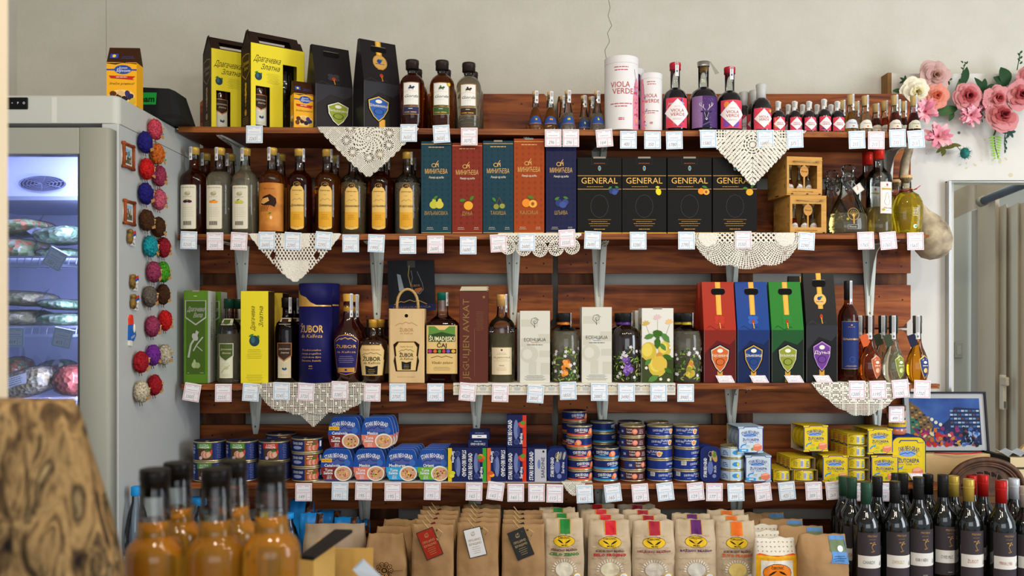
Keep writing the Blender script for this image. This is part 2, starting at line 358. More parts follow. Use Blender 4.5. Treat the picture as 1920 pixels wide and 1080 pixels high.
# ---------------------------------------------------------------- pallets
NAIL = M('1b1512', .5, .4)
def pallet(label, x0, ztop, seed):
    t = empty('wooden_pallet', label, 'pallet', (x0, PALY, ztop-.8), 0, 'stained pallets fixed to the wall')
    rd = random.Random(seed); z = .8
    for i, hgt in enumerate([.145, .1, .145, .1, .145]):
        b = MB(); c = .03 if i in (0, 4) else .004
        if i == 0: pts = [(0, z-hgt), (1.2, z-hgt), (1.2, z-c), (1.2-c, z), (c, z), (0, z-c)]
        elif i == 4: pts = [(0, z-hgt+c), (c, z-hgt), (1.2-c, z-hgt), (1.2, z-hgt+c), (1.2, z), (0, z)]
        else: pts = [(0, z-hgt), (1.2, z-hgt), (1.2, z), (0, z)]
        n = len(pts); V = [(p[0], 0, p[1]) for p in pts]+[(p[0], .022, p[1]) for p in pts]
        b.add(V, [tuple(range(n)), tuple(range(2*n-1, n-1, -1))]+[(k, (k+n), (k+1) % n+n, (k+1) % n)[::-1] for k in range(n)], WOODP)
        for xx in (.04, .1, .57, .63, 1.1, 1.16):
            for q in (.3, .72): b.disc(flat(0), xx+rd.uniform(-.012, .012), z-hgt*q+rd.uniform(-.01, .01), .0032, .0032, NAIL, 1, 8)
        b.build('board', t); z -= hgt+.04
    for xx in (0, .5275, 1.055):
        b = MB(); b.box(xx+.003, xx+.142, .022, .044, .003, .797, WOODD); b.build('stringer', t)
        for zz in (.003, .33, .70):
            b = MB(); b.box(xx+.003, xx+.142, .044, .118, zz, zz+.097, WOODD); b.build('block', t)
    return t
xl = X(375, PALY); xr = X(1046, PALY); zt1 = Z(176, PALY); zt2 = Z(616, PALY)
pallet('stained wooden pallet on the left, upper one behind the two top shelves', xl, zt1, 1)
pallet('stained wooden pallet on the right, upper one with its end beside the white wall panel', xr, zt1, 2)
pallet('stained wooden pallet on the left, lower one behind the tins', xl, zt2-.003, 3)
pallet('stained wooden pallet on the right, lower one behind the yellow tuna boxes', xr, zt2-.003, 4)
# ---------------------------------------------------------------- shelves (each slightly out of level, as in the photo)
SH = {}
def shelf(k, pl, yl, pr, yr, label):
    xa, xb = X(pl, SF), X(pr, SF); za, zb = Z(yl, SF), Z(yr, SF); SH[k] = (xa, za, xb, zb)
    b = MB(); t = .018; V = []
    n = 24; rd = random.Random(k)
    for (y, m_) in ((SF, 0), (PALY-.001, 0)):
        pass
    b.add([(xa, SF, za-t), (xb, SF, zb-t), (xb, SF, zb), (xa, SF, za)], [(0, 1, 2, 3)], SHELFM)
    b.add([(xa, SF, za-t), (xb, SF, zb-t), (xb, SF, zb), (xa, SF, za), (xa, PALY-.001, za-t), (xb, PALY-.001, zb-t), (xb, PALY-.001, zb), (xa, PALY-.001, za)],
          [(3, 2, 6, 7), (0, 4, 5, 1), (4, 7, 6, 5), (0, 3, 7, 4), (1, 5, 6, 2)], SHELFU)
    if k == 3:
        b.box(xb-.02, X(1765, SF), SF+.01, SF+.03, zb-.012, zb-.004, SHELFM); b.box(xb-.02, X(1762, SF), SF+.002, SF+.022, zb-.018, zb-.0125, SHELFM)
    if k == 2: b.box(xb-.02, X(1745, SF), SF+.01, SF+.04, zb-.012, zb-.004, SHELFM)
    tag(b.build('wall_shelf'), label, 'shelf')
shelf(1, 334, 237, 1728, 248, 'long brown wooden shelf, topmost, carrying gift boxes and bottles')
shelf(2, 334, 439, 1735, 437, 'long brown wooden shelf, second from top, carrying the black boxes')
shelf(3, 340, 720, 1742, 718, 'long brown wooden shelf, third from top, with the white floral boxes')
shelf(4, 352, 905, 1762, 906, 'long brown wooden shelf, lowest, stacked with tins of fish')
def sz(k, x):
    xa, za, xb, zb = SH[k]; return za+(zb-za)*(x-xa)/(xb-xa)
def bracket(k, px, ln, label, flip=False):
    x = X(px, PALY-.01); z = sz(k, x)-.0185
    t = empty('shelf_bracket', label, 'shelf bracket', (x, PALY-.0005, z), 0, 'grey metal shelf brackets')
    def strap(w0, w1, ln, vertical, name):
        b = MB(); n = 8; V = []; Fc = []
        prof = [(-1, 0), (-.72, .004), (-.3, .0035), (-.2, .0012), (.2, .0012), (.3, .0035), (.72, .004), (1, 0)]
        for j in range(n+1):
            tt = j/n; w_ = (w0+(w1-w0)*tt)/2*(1 if j < n else .75)
            for a, d in prof:
                V.append((a*w_, -.001-d, -tt*ln) if vertical else (a*w_, -tt*ln-.006, -.001-d))
        m = len(prof)
        for j in range(n):
            for i in range(m-1): Fc.append((j*m+i, j*m+i+1, (j+1)*m+i+1, (j+1)*m+i))
        b.add(V, Fc, METAL, False)
        for q in (.22, .85) if vertical else (.3, .8):
            for sx in ((-1, 1) if q < .5 else (0,)):
                xx = sx*w0*.26
                if vertical: b.ball((xx, -.0055, -q*ln), .0035, .0015, .0035, M('6b6a66', .3, .7), 8, 4)
                else: b.ball((xx, -q*ln, -.0055), .0035, .0035, .0015, M('6b6a66', .3, .7), 8, 4)
        o = b.build(name, t); md = o.modifiers.new('s', 'SOLIDIFY'); md.thickness = .0015; return o
    strap(.05, .018, ln, True, 'wall_arm'); strap(.05, .022, .215, False, 'shelf_arm')
    b = MB(); n = 8; arc = []
    for j in range(n+1):
        a = j/n*pi/2; arc.append((-.205+.2*sin(a)*.985, -.004-(ln*.62)*(sin(a))**6))
    pts = [(-.004, -.003), (-.205, -.003)]+arc[1:]+[(-.004, arc[-1][1])]
    m = len(pts); V = [(-.001, p[0], p[1]) for p in pts]+[(.001, p[0], p[1]) for p in pts]
    b.add(V, [tuple(range(m)), tuple(range(2*m-1, m-1, -1))]+[(i, i+m, (i+1) % m+m, (i+1) % m) for i in range(m)], METAL); b.build('web', t)
near = {1: [(449, 'above the bottle with the cherry label'), (985, 'above the orange tall box'), (1124, 'above the first black box'), (1664, 'at the right end above the red capped bottle')],
 2: [(452, 'above the yellow box of the third shelf'), (706, 'above the short dark bottle'), (962, 'beside the corked clear bottle'), (1124, 'above the white box with black lettering'), (1374, 'above the red bag box'), (1632, 'above the small swan-neck bottles')],
 3: [(478, 'above the second tin stack'), (683, 'above the upper tuna salad tubs'), (893, 'above the two flat sardine boxes'), (1130, 'above the striped tin stacks'), (1373, 'above the white tuna boxes'), (1646, 'above the yellow tuna boxes')],
 4: [(683, 'above the plain paper bag'), (890, 'above the kraft bags with red tags'), (1128, 'above the red striped flour'), (1382, 'above the orange striped flour'), (1655, 'behind the dark wine bottles')]}
wd = {1: 'topmost', 2: 'second', 3: 'third', 4: 'lowest'}
for k in near:
    for px, ds in near[k]: bracket(k, px, .27 if k != 3 else .17, 'grey metal bracket under the %s shelf, %s' % (wd[k], ds))
# ---------------------------------------------------------------- counters below
b = MB(); TBL = -0.815+ZC
b.box(FX+.004, 1.75, 2.36, PALY-.002, TBL-.03, TBL, SHELFU, .003)
t = b.build('lower_shelf'); tag(t, 'brown wooden bench board under the wall shelves, holding flour bags and wine', 'shelf')
b = MB()
for xx in (-1.0, 0, 1.0, 1.7): b.box(xx-.03, xx+.03, 2.55, 2.61, 0, TBL-.03, WOODD)
for o in (b.build('leg', t),): pass
CTR = Z(880, 1.36)-.345                     # top of the near display counter
b = MB(); b.box(-1.05, .02, 1.02, 1.75, CTR-.03, CTR, procmat('counter_wood', ['b98b4c', 'd0a364'], (1, 8, 1), 3, 5, .5), .003); b.box(-1.0, -.03, 1.07, 1.7, 0, CTR-.03, M('b08a55', .6))
tag(b.build('display_counter'), 'light wooden display counter in the foreground under the amber bottles', 'counter')
# ---------------------------------------------------------------- printed fruit and small motifs
GRN = M('3f7a2a', .5); GRN2 = M('6f9a3a', .5)
def leafp(b, mp, u, v, L_, W_, rot, mat, l=3):
    pts = [(-.5, 0), (-.25, .42), (.1, .5), (.5, 0), (.1, -.42), (-.25, -.38)]; c_, s_ = cos(rot), sin(rot)
    b.poly(mp, [(u+x*L_*c_-y*W_*s_, v+x*L_*s_+y*W_*c_) for x, y in pts], mat, l)
def fruit(b, mp, u, v, s, kind, l=3):
    if kind == 'pear':
        for dx, r in ((-.28, .3), (.22, -.25)):
            b.disc(mp, u+dx*s, v-.12*s, .36*s, .34*s, M('b9b83a' if dx < 0 else 'c8bd45'), l+(dx > 0)); b.disc(mp, u+dx*s+.03*s, v+.2*s, .17*s, .22*s, M('b9b83a' if dx < 0 else 'c8bd45'), l+(dx > 0))
        leafp(b, mp, u-.1*s, v+.5*s, .5*s, .25*s, .7, GRN, l+2)
    elif kind == 'quince':
        b.disc(mp, u+.05*s, v-.15*s, .4*s, .38*s, M('e2a32e'), l); leafp(b, mp, u-.45*s, v+.3*s, .6*s, .3*s, .1, GRN, l+1); leafp(b, mp, u+.35*s, v+.5*s, .55*s, .28*s, .9, GRN, l+1)
    elif kind == 'cherry':
        b.disc(mp, u-.22*s, v-.3*s, .24*s, .24*s, M('8a8a35'), l); b.disc(mp, u+.3*s, v-.25*s, .24*s, .22*s, M('97953c'), l)
        b.line(mp, [(u-.22*s, v-.1*s), (u+.05*s, v+.5*s), (u+.3*s, v-.05*s)], .05*s, M('6b4a30'), l); leafp(b, mp, u-.4*s, v+.3*s, .5*s, .25*s, -.9, GRN, l+1)
    elif kind == 'apricot':
        b.disc(mp, u-.3*s, v-.05*s, .36*s, .36*s, M('e58a2a'), l); b.disc(mp, u+.28*s, v-.12*s, .36*s, .34*s, M('f0a545'), l+1); b.disc(mp, u+.26*s, v-.12*s, .14*s, .16*s, M('8b5426'), l+2); leafp(b, mp, u+.1*s, v+.42*s, .7*s, .28*s, -.3, GRN, l+2)
    elif kind == 'plum':
        b.disc(mp, u-.25*s, v, .3*s, .34*s, M('2c3a6e'), l); b.disc(mp, u+.3*s, v+.05*s, .28*s, .28*s, M('35437c'), l); b.disc(mp, u+.1*s, v-.18*s, .32*s, .28*s, M('3d4f90'), l+1)
        leafp(b, mp, u-.4*s, v+.36*s, .5*s, .25*s, .5, GRN, l+2); leafp(b, mp, u+.35*s, v+.42*s, .5*s, .22*s, -.3, GRN, l+2)
    elif kind == 'cherries':
        b.disc(mp, u-.28*s, v, .32*s, .32*s, M('42162a'), l); b.disc(mp, u+.3*s, v, .32*s, .32*s, M('4c1a30'), l+1); leafp(b, mp, u, v+.36*s, .9*s, .22*s, 0, GRN, l)
    elif kind == 'orange':
        b.disc(mp, u-.22*s, v, .36*s, .34*s, M('e88d22'), l); b.disc(mp, u+.28*s, v-.05*s, .34*s, .32*s, M('f09a2c'), l+1); leafp(b, mp, u+.1*s, v+.35*s, .5*s, .18*s, .2, GRN, l+1)
    elif kind == 'lemon':
        b.disc(mp, u, v-.1*s, .3*s, .4*s, M('e2d021'), l, rot=.3); leafp(b, mp, u-.1*s, v+.42*s, .5*s, .28*s, 0, M('c5c63a'), l+1)
    elif kind == 'plumleaf':
        b.disc(mp, u, v, .45*s, .48*s, M('25414c'), l); b.disc(mp, u-.12*s, v+.1*s, .18*s, .3*s, M('3c6470'), l+1); leafp(b, mp, u-.25*s, v+.48*s, .5*s, .2*s, .5, GRN, l+2); leafp(b, mp, u+.35*s, v+.35*s, .35*s, .2*s, -1.2, GRN, l+2)
def shield(u, v, w, h): return [(u-w/2, v+h*.32), (u, v+h*.5), (u+w/2, v+h*.32), (u+w*.46, v-.02*h), (u+w*.25, v-h*.32), (u, v-h*.5), (u-w*.25, v-h*.32), (u-w*.46, v-.02*h)]
def crest(u, v, w, h): return [(u-w/2, v+h*.5), (u+w/2, v+h*.5), (u+w/2, v-h*.2), (u, v-h*.5), (u-w/2, v-h*.2)]
def arc(R_): return lambda a, b_: ((R_+b_)*sin(a/R_), (R_+b_)*cos(a/R_)-R_)
# ---------------------------------------------------------------- bottles
SHAPES = {  # (radius fraction, height fraction) up to the mouth, then cap start
 'rakija': [(.93, 0), (1, .015), (1, .60), (.985, .64), (.93, .67), (.80, .70), (.60, .725), (.45, .745), (.40, .775), (.37, .85), (.36, .93), (.40, .94), (.40, 1)],
 'gorda': [(.95, 0), (1, .012), (1, .62), (.985, .66), (.93, .70), (.80, .745), (.60, .78), (.44, .797), (.38, .81), (.37, .83), (.40, .835), (.40, .85), (.36, .86), (.36, 1)],
 'viola': [(.95, 0), (1, .012), (1, .42), (.98, .48), (.92, .53), (.8, .58), (.6, .61), (.44, .63), (.38, .65), (.375, .93), (.43, .935), (.43, .95), (.37, .96), (.37, 1)],
 'apoth': [(.95, 0), (1, .012), (1, .60), (.97, .67), (.9, .725), (.76, .77), (.55, .80), (.38, .82), (.33, .84), (.33, 1)],
 'cone': [(.94, 0), (1, .03), (1, .10), (.9, .22), (.72, .38), (.54, .52), (.43, .63), (.38, .74), (.38, 1)],
 'mini': [(.95, 0), (1, .02), (1, .46), (.95, .56), (.8, .64), (.55, .69), (.38, .72), (.34, .76), (.34, 1)],
 'wine': [(.95, 0), (1, .01), (1, .60), (.985, .635), (.92, .67), (.76, .71), (.55, .745), (.42, .775), (.37, .81), (.35, 1)],
 'long': [(.95, 0), (1, .01), (1, .60), (.97, .65), (.85, .70), (.6, .735), (.42, .765), (.37, .80), (.35, 1)],
 'square': [(.95, 0), (1, .01), (1, .62), (.96, .66), (.8, .69), (.55, .72), (.36, .75), (.33, .80), (.33, 1)],
 'skull': [(.72, 0), (.76, .02), (.84, .2), (.94, .45), (.98, .6), (.94, .66), (.6, .70), (.32, .73), (.30, .78), (.30, 1)],
 'waist': [(.72, 0), (.78, .015), (.9, .2), (1.0, .42), (1.0, .5), (.9, .57), (.7, .62), (.5, .67), (.37, .72), (.33, .80), (.33, 1)],
 'flask': [(.62, 0), (.8, .03), (.96, .12), (1, .22), (.93, .34), (.72, .44), (.5, .52), (.38, .6), (.33, .7), (.33, 1)],
 'carafe': [(.85, 0), (.97, .03), (1, .12), (.94, .26), (.78, .40), (.55, .52), (.42, .60), (.36, .68), (.36, .80), (.42, .81), (.42, .83), (.3, .84), (.3, 1)],
 'jug': [(.8, 0), (.9, .03), (.98, .3), (1, .45), (.94, .56), (.75, .66), (.5, .72), (.36, .76), (.34, .92), (.42, .93), (.42, .96), (.34, .97), (.34, 1)],
 'spirit': [(.95, 0), (1, .01), (1, .645), (.99, .665), (.95, .685), (.86, .705), (.72, .72), (.63, .73), (.585, .75), (.53, .85), (.49, .93), (.47, 1)],
 'petal': [(.9, 0), (1, .03), (1, .5), (.9, .66), (.6, .8), (.36, .88), (.34, .93), (.34, 1)],
}
def bottle(label, px, loc, W, H, shape='rakija', liq='7a2a08', fill=.9, opaque=False, cap=('cap', 'b8963a', .36*1.25, .09), lab=None, name='liquor_bottle',
           group=None, rz=0., sy=1., p=2., seal=None, clear=False, extra=None, n=28, cat='bottle', neckp=2., lrot=0., lk=.93):
    """cap=(part name, colour, radius fraction, height fraction); fill = height fraction of the drink; lab(mb, curved map, R, H)"""
    R = W/2; t = empty(name, label, cat, loc, rz, group); pr = SHAPES[shape]
    def rad(z):
        q = z/H
        for (r0, z0), (r1, z1) in zip(pr, pr[1:]):
            if q <= z1: return R*(r0+(r1-r0)*max(0, (q-z0))/max(z1-z0, 1e-6))
        return R*pr[-1][0]
    def pp(r): return p if r > .75 else (2+(p-2)*max(0, (r-.5)/.25))
    capn, capc, capr, caph = cap or (None, '', 0, 0); top = 1-caph*.35
    def seg(a, c):
        out = [(rad(a*H), a*H, pp(rad(a*H)/R))]+[(r*R, z*H, pp(r)) for r, z in pr if a < z < c]+[(rad(c*H), c*H, pp(rad(c*H)/R))]; return out
    if opaque:
        b = MB(); b.lathe(seg(0, top), M(liq, .08, 0, .6), n, 1, sy); b.build('glass_body', t)
    else:
        b = MB(); b.lathe(seg(0, fill), (M('d6d0b4', 0, 0, 0, 0, .90, 1.36) if liq is None else LIQ(liq, lk)), n, 1, sy); b.build('glass_body', t)
        if fill < top-.01: b = MB(); b.lathe(seg(fill+.001, top), NECK, n, 1, sy, cap0=False, cap1=False); b.build('glass_neck', t)
    if cap:
        b = MB(); r = capr*R; z0, z1 = (1-caph)*H, H
        if capn == 'cork': cm = procmat('cork', ['c49a62', 'ddb987'], (1, 1, 1), 220, 3, .8); b.lathe([(r*.8, z0), (r*.82, z0+(z1-z0)*.45), (r, z0+(z1-z0)*.47), (r, z1-.001), (r*.94, z1)], cm, 18)
        elif capn == 'wax_seal': b.lathe([(r*.95, z0), (r*.9, (z0+z1)/2), (r*1.04, z1-.004), (r*.95, z1-.001), (r*.7, z1)], M(capc, .55, 0, .1), 18)
        elif capn == 'stopper': b.lathe([(r*.5, z0), (r*.55, z0+(z1-z0)*.3), (r*.8, z0+(z1-z0)*.38), (r*1.15, z0+(z1-z0)*.8), (r*.9, z0+(z1-z0)*.95), (r*.5, z1)], M('f0f2f0', 0, 0, 0, 0, 1., 1.45), 10, smooth=False)
        elif capn == 'dark_cap': b.lathe([(r*.93, z0), (r, z0+.002), (r*.98, z1-.002), (r*.9, z1)], M(capc, .35, 0, .3), 20); b.lathe([(r*.72, z0-.012), (r*.72, z0)], GOLD(), 16)
        else:
            k = z1-z0; b.lathe([(r*.97, z0), (r*.97, z0+k*.62), (r, z0+k*.66), (r, z1-.0015), (r*.92, z1)], M(capc, .32, .25 if capc[0] not in '0123' else 0), 20)
            b.lathe([(r*1.02, z0+k*.60), (r*1.02, z0+k*.66)], M(capc, .4), 16, cap0=False, cap1=False)
        b.build(capn, t)
    if seal:                          # paper excise strip over the cap
        b = MB(); a = seal; r = capr*R+.0006; m = M('dadad8', .6); sc = curved(r, a); k = H*(1-caph)
        b.rect(sc, -.006, k-.018, .006, H+.0004, m, 0); b.add([sc(-.006, H, .0008), sc(.006, H, .0008), sc(.006, H, -r), sc(-.006, H, -r)], [(0, 1, 2, 3)], m)
        b.rect(sc, -.004, k+.004, .004, H-.003, M('a9aab0', .7), 1); b.disc(sc, 0, k-.009, .0025, .004, M('5c6884', .7), 1, 8); b.build('tax_seal', t)
    if lab:
        b = MB(); cm = curved(rad, lrot, sy, p if p > 2.2 else 2, 0., .012); q = getattr(lab, 'k', 1.); m = cm
        if q != 1.: m = lambda u, v, l: cm(u*q, v, l); m.du = .005; m.dv = .012
        lab(b, m, R, H); b.build('label', t)
    if extra: extra(t, R, H, rad)
    return t
# ---- labels
CREAM = M('d9d4c0', .6); GL = GOLD('c8913c'); YL = M('e8c95e', .5)
def lab_box(fr, tint='d9d4c0'):
    def f(b, m, R, H):
        u = -.004; w = .030; b.poly(m, rr(u-w/2, .06*H, u+w/2, .56*H, .004), M('8b8468'), 1); b.poly(m, rr(u-w/2+.001, .06*H+.001, u+w/2-.001, .56*H-.001, .003), M(tint, .6), 2)
        b.text(m, 'Takovska Reza', u, .53*H, .0032, INK, 3, w=.024); b.disc(m, u, .46*H, .005, .0065, M('a99f80'), 3); b.disc(m, u+.002, .475*H, .003, .004, M('c6bd9e'), 4)
        b.lines(m, u, .425*H, .02, 1, .003, .0006, INK, 3); fruit(b, m, u, .37*H, .013, fr, 3); b.lines(m, u, .30*H, .022, 5, .0065, .0005, M('8f8a7c'), 3, 4)
        for k in range(8): b.rect(m, u-.007+k*.0018, .105*H, u-.007+k*.0018+.0010, .15*H, INK, 3)
    f.k = 1.8; return f
def rr(x0, y0, x1, y1, r, n=4):
    pts = []
    for cx_, cy2, a0 in ((x1-r, y1-r, 0), (x0+r, y1-r, pi/2), (x0+r, y0+r, pi), (x1-r, y0+r, 3*pi/2)):
        pts += [(cx_+r*cos(a0+pi/2*i/n), cy2+r*sin(a0+pi/2*i/n)) for i in range(n+1)]
    return pts
def lab_gold(word):
    def f(b, m, R, H):
        w = .031; u = 0
        def outl(e): return [(u-w/2+e, .08*H+e), (u-w/2+.003, .065*H+e), (u, .05*H+e), (u+w/2-.003, .065*H+e), (u+w/2-e, .08*H+e), (u+w/2-e, .50*H), (u+w*.38, .54*H), (u+w*.2, .565*H-e), (u-w*.2, .565*H-e), (u-w*.38, .54*H), (u-w/2+e, .50*H)]
        b.poly(m, outl(0), M('b07a20', .4), 1); b.poly(m, outl(.001), M('dcb565', .5), 2)
        b.rect(m, u-w/2+.0015, .09*H, u+w/2-.0015, .26*H, M('d9a02c', .45), 3)
        b.disc(m, u, .575*H, .0075, .0075, M('c8913c', .4), 4); b.disc(m, u, .575*H, .0066, .0066, INK, 5); b.text(m, 'БГ', u, .575*H, .005, GL, 6, rot=pi)
        b.text(m, 'Златни врх', u, .505*H, .0038, INK, 4, w=.022, shear=.1); b.lines(m, u, .455*H, .008, 1, .01, .0006, INK, 4); b.line(m, [(u-.01, .385*H), (u-.004, .41*H), (u, .395*H), (u+.006, .415*H), (u+.011, .39*H)], .0006, M('7c5a2a'), 4)
        b.text(m, word, u, .335*H, .0068, INK, 5, w=.029, shear=.3, bold=.015); b.lines(m, u, .225*H, .018, 4, .0045, .0006, M('7c4a12'), 5, 3); b.lines(m, u, .085*H, .015, 1, .01, .0006, M('7c4a12'), 5, 3)
    f.k = 1.45; return f
def lab_bird(b, m, R, H):
    w = 2*R*1.35; b.rect(m, -w/2, .04*H, w/2, .585*H, procmat('amber_print', ['a9601f', 'd08a3c', 'b8702a'], (1, 1, 1), 14, 4, .5), 1)
    b.text(m, 'Stara kruska', 0, .52*H, .005, M('7c3a10'), 2, w=.036); a = M('2a1408')
    b.poly(m, [(-.03, .37*H), (-.018, .43*H), (.004, .455*H), (.022, .41*H), (.024, .36*H), (.018, .31*H), (.006, .33*H), (-.012, .33*H), (-.026, .34*H)], a, 2)
    b.poly(m, [(-.03, .36*H), (-.02, .405*H), (-.002, .42*H), (.002, .38*H), (-.016, .345*H)], M('d8a25a'), 3)
    for k in range(6): b.line(m, [(-.03+.006*k, .33*H), (-.031+.005*k, .26*H)], .0012, M('5c2e10'), 2)
    leafp(b, m, .004, .24*H, .011, .005, .3, GRN, 3); b.disc(m, .007, .19*H, .004, .006, M('e5cfa0'), 3); b.disc(m, -.002, .2*H, .006, .006, M('c98c2c'), 2)
def lab_gorda(col):
    def f(b, m, R, H):
        w = .034; c = M(col); b.rect(m, -w/2, .33*H, w/2, .655*H, GOLD('b98f4a'), 1); b.rect(m, -w/2+.001, .33*H+.001, w/2-.001, .655*H-.001, c, 2); b.rect(m, -w/2+.0022, .33*H+.0022, w/2-.0022, .655*H-.0022, M('e4e2dc', .6), 3)
        b.disc(m, 0, .575*H, .005, .003, c, 4); b.disc(m, -.001, .595*H, .0017, .0035, c, 4); b.disc(m, .005, .585*H, .0022, .0028, c, 4)
        for k in (-.004, -.002, .003, .0048): b.line(m, [(k, .575*H), (k-.0008, .55*H)], .0009, c, 4)
        b.text(m, 'Gorda', 0, .46*H, .0085, M('2b2f3a'), 4, w=.027, shear=.35); b.lines(m, 0, .415*H, .018, 1, .003, .0005, M('a9a49a'), 4); b.line(m, [(-.014, .515*H), (-.004, .535*H), (.012, .52*H)], .0005, GL, 4)
        b.rect(m, -w/2, .205*H, w/2, .315*H, GOLD('b98f4a'), 1); b.rect(m, -w/2+.0008, .21*H, w/2-.0008, .31*H, c, 2); b.lines(m, 0, .285*H, .013, 1, .01, .0015, M('e4e2dc'), 3); b.lines(m, 0, .235*H, .03, 1, .01, .0022, GL, 3, 5)
    f.k = 1.6; return f
def lab_blue_cone(fr):
    def f(b, m, R, H):
        w = R*1.8; b.poly(m, [(-w*.55, .16*H), (w*.55, .16*H), (w*.38, .31*H), (w*.12, .37*H), (-w*.12, .37*H), (-w*.38, .31*H)], M('2c4a8c'), 1)
        b.text(m, 'МИНИЋЕВА', 0, .175*H, .003, GL, 2, w=w*.85); fruit(b, m, .002, .29*H, .008, fr, 2)
    return f
def flor(b, m, u0, v0, u1, v1, seed, n, cols, l=2):
    rd = random.Random(seed); s = min(u1-u0, v1-v0)
    for i in range(n):
        r = s*rd.uniform(.06, .2); u = rd.uniform(u0+r, u1-r); v = rd.uniform(v0+r, v1-r); c = M(rd.choice(cols)); k = rd.random()
        if k < .5: b.disc(m, u, v, r, r*rd.uniform(.4, .9), c, l+i*.12, 9, rd.uniform(0, 3))
        elif k < .8: leafp(b, m, u, v, 2*r, r*.9, rd.uniform(0, 3), c, l+i*.12)
        else: b.line(m, [(u-r, v-r), (u+r*.5, v), (u+r, v+r)], .0009, c, l+i*.12)
VC = ['d43a2c', 'e85a86', '7a4aa8', '3d4a9c', 'e88a3a', 'c2447c', 'f0b03c', '8aa8d8', 'e0403c']
def lab_viola(b, m, R, H, small=False, v0=.055, v1=.475):
    w = min(2*R*.98, 2*R*1.05) if not small else 2*R*1.0; a, c = v0*H, v1*H
    b.rect(m, -w/2, a, w/2, c, M('d8455c'), 1); flor(b, m, -w/2, a, w/2, c, int(H*1e4)+3, 34 if not small else 12, VC)
    mid = (a+c)/2; d = (c-a)*.46; b.poly(m, [(-d*.95, mid), (0, mid+d), (d*.95, mid), (0, mid-d)], M('ece6e6'), 8)
    k = d/.024; b.text(m, 'VIOLA', 0, mid+.0035*k, .0055*k, M('a8323c'), 10, w=.022*k); b.text(m, 'VERDE', .0005*k, mid-.0035*k, .0055*k, M('a8323c'), 10, w=.024*k)
    if not small: b.lines(m, 0, mid+.011*k, .012*k, 2, .003, .0006, M('a8323c'), 10); b.lines(m, 0, mid-.0105*k, .02*k, 2, .003, .0006, M('a8323c'), 10)
def lab_viola_small(b, m, R, H): lab_viola(b, m, R, H, True)
def lab_deer(b, m, R, H):
    w = 2*R*1.15; a, c = .055*H, .49*H; b.rect(m, -w/2, a, w/2, c, M('4a2f66'), 1); b.rect(m, -w/2, a, -w*.12, c, M('8a6a9c'), 1.5); rd = random.Random(3)
    for i in range(26): b.disc(m, rd.uniform(-w/2+.002, w/2-.002), rd.uniform(a+.002, c-.002), .0006, .0006, M('d8c8e4'), 2, 5)
    D = M('1a1838'); Wt = M('e8dcec'); k = H/.215
    b.poly(m, [(-.012*k, a), (-.007*k, a+.02*k), (0, a+.03*k), (.007*k, a+.02*k), (.012*k, a)], D, 3); b.poly(m, [(-.008*k, a+.045*k), (.008*k, a+.045*k), (.004*k, a+.025*k), (0, a+.02*k), (-.004*k, a+.025*k)], D, 4)
    for s_ in (-1, 1):
        leafp(b, m, s_*.012*k, a+.046*k, .011*k, .005*k, s_*.35, D, 4); P_ = [(s_*.003*k, a+.05*k), (s_*.008*k, a+.057*k), (s_*.014*k, a+.062*k), (s_*.016*k, a+.074*k)]
        b.line(m, P_, .0022*k, Wt, 4); b.line(m, [(s_*.014*k, a+.062*k), (s_*.019*k, a+.066*k), (s_*.02*k, a+.072*k)], .0014*k, Wt, 4); b.line(m, [(s_*.009*k, a+.058*k), (s_*.008*k, a+.068*k)], .0014*k, Wt, 4); b.line(m, P_, .0009*k, D, 5)
        b.line(m, [(s_*.006*k, a+.044*k), (s_*.002*k, a+.03*k)], .0008*k, Wt, 5)
    b.disc(m, 0, a+.025*k, .003*k, .0035*k, Wt, 5); b.disc(m, 0, a+.0255*k, .0018*k, .0018*k, D, 6); b.line(m, [(-.011*k, a+.006*k), (.009*k, a+.016*k)], .003*k, M('6a4a8c'), 5)
def lab_honey(col, fr='b8682a'):
    def f(b, m, R, H):
        pts = [(R*1.15*sin(t), .16*H+.15*H*abs(cos(t*.9))+.0) for t in [x/6*1.2 for x in range(-6, 7)]]
        b.poly(m, [(-R*1.1, .12*H), (R*1.1, .12*H), (R*1.0, .26*H), (R*.5, .33*H), (0, .35*H), (-R*.5, .33*H), (-R*1.0, .26*H)], M(col), 1)
        b.text(m, 'Memak', 0, .25*H, .0035, M('8c3c2c'), 2, w=R*.95, shear=.2); b.disc(m, .001, .17*H, .0035, .0022, M(fr), 2)
    return f
def lab_drag(main, edge, txt2, body='d8d2be', plum=True):
    def f(b, m, R, H):
        w = .03; b.rect(m, -w/2, .06*H, w/2, .40*H, M(body), 1); b.poly(m, crest(0, .36*H, w+.003, .22*H), M(edge, .4, .3), 2); b.poly(m, crest(0, .365*H, w-.001, .195*H), M(main), 3)
        b.text(m, 'Драгачевка', 0, .40*H, .005, M('d8c8a8'), 4, w=.024, shear=.3); b.text(m, txt2, .001, .355*H, .005, M('d8c8a8'), 4, w=.017, shear=.3)
        b.lines(m, 0, .235*H, .018, 3, .005, .0005, M('8f8a7c'), 3); b.lines(m, 0, .10*H, .022, 2, .004, .0005, M('8f8a7c'), 3, 7)
        if plum: fruit(b, m, .001, .165*H, .009, 'plum', 3)
        else: b.line(m, [(-.01, .12*H), (-.003, .17*H), (.003, .19*H), (.009, .21*H)], .0015, M('a9a878'), 3); b.disc(m, .002, .18*H, .004, .005, M('b8b68c'), 3)
        b.rect(m, -R*.36, .665*H+.02*H, R*.36, .76*H, M(body), 1); b.poly(m, crest(0, .72*H, .014, .06*H), M(main), 3)
    f.k = 1.45; return f
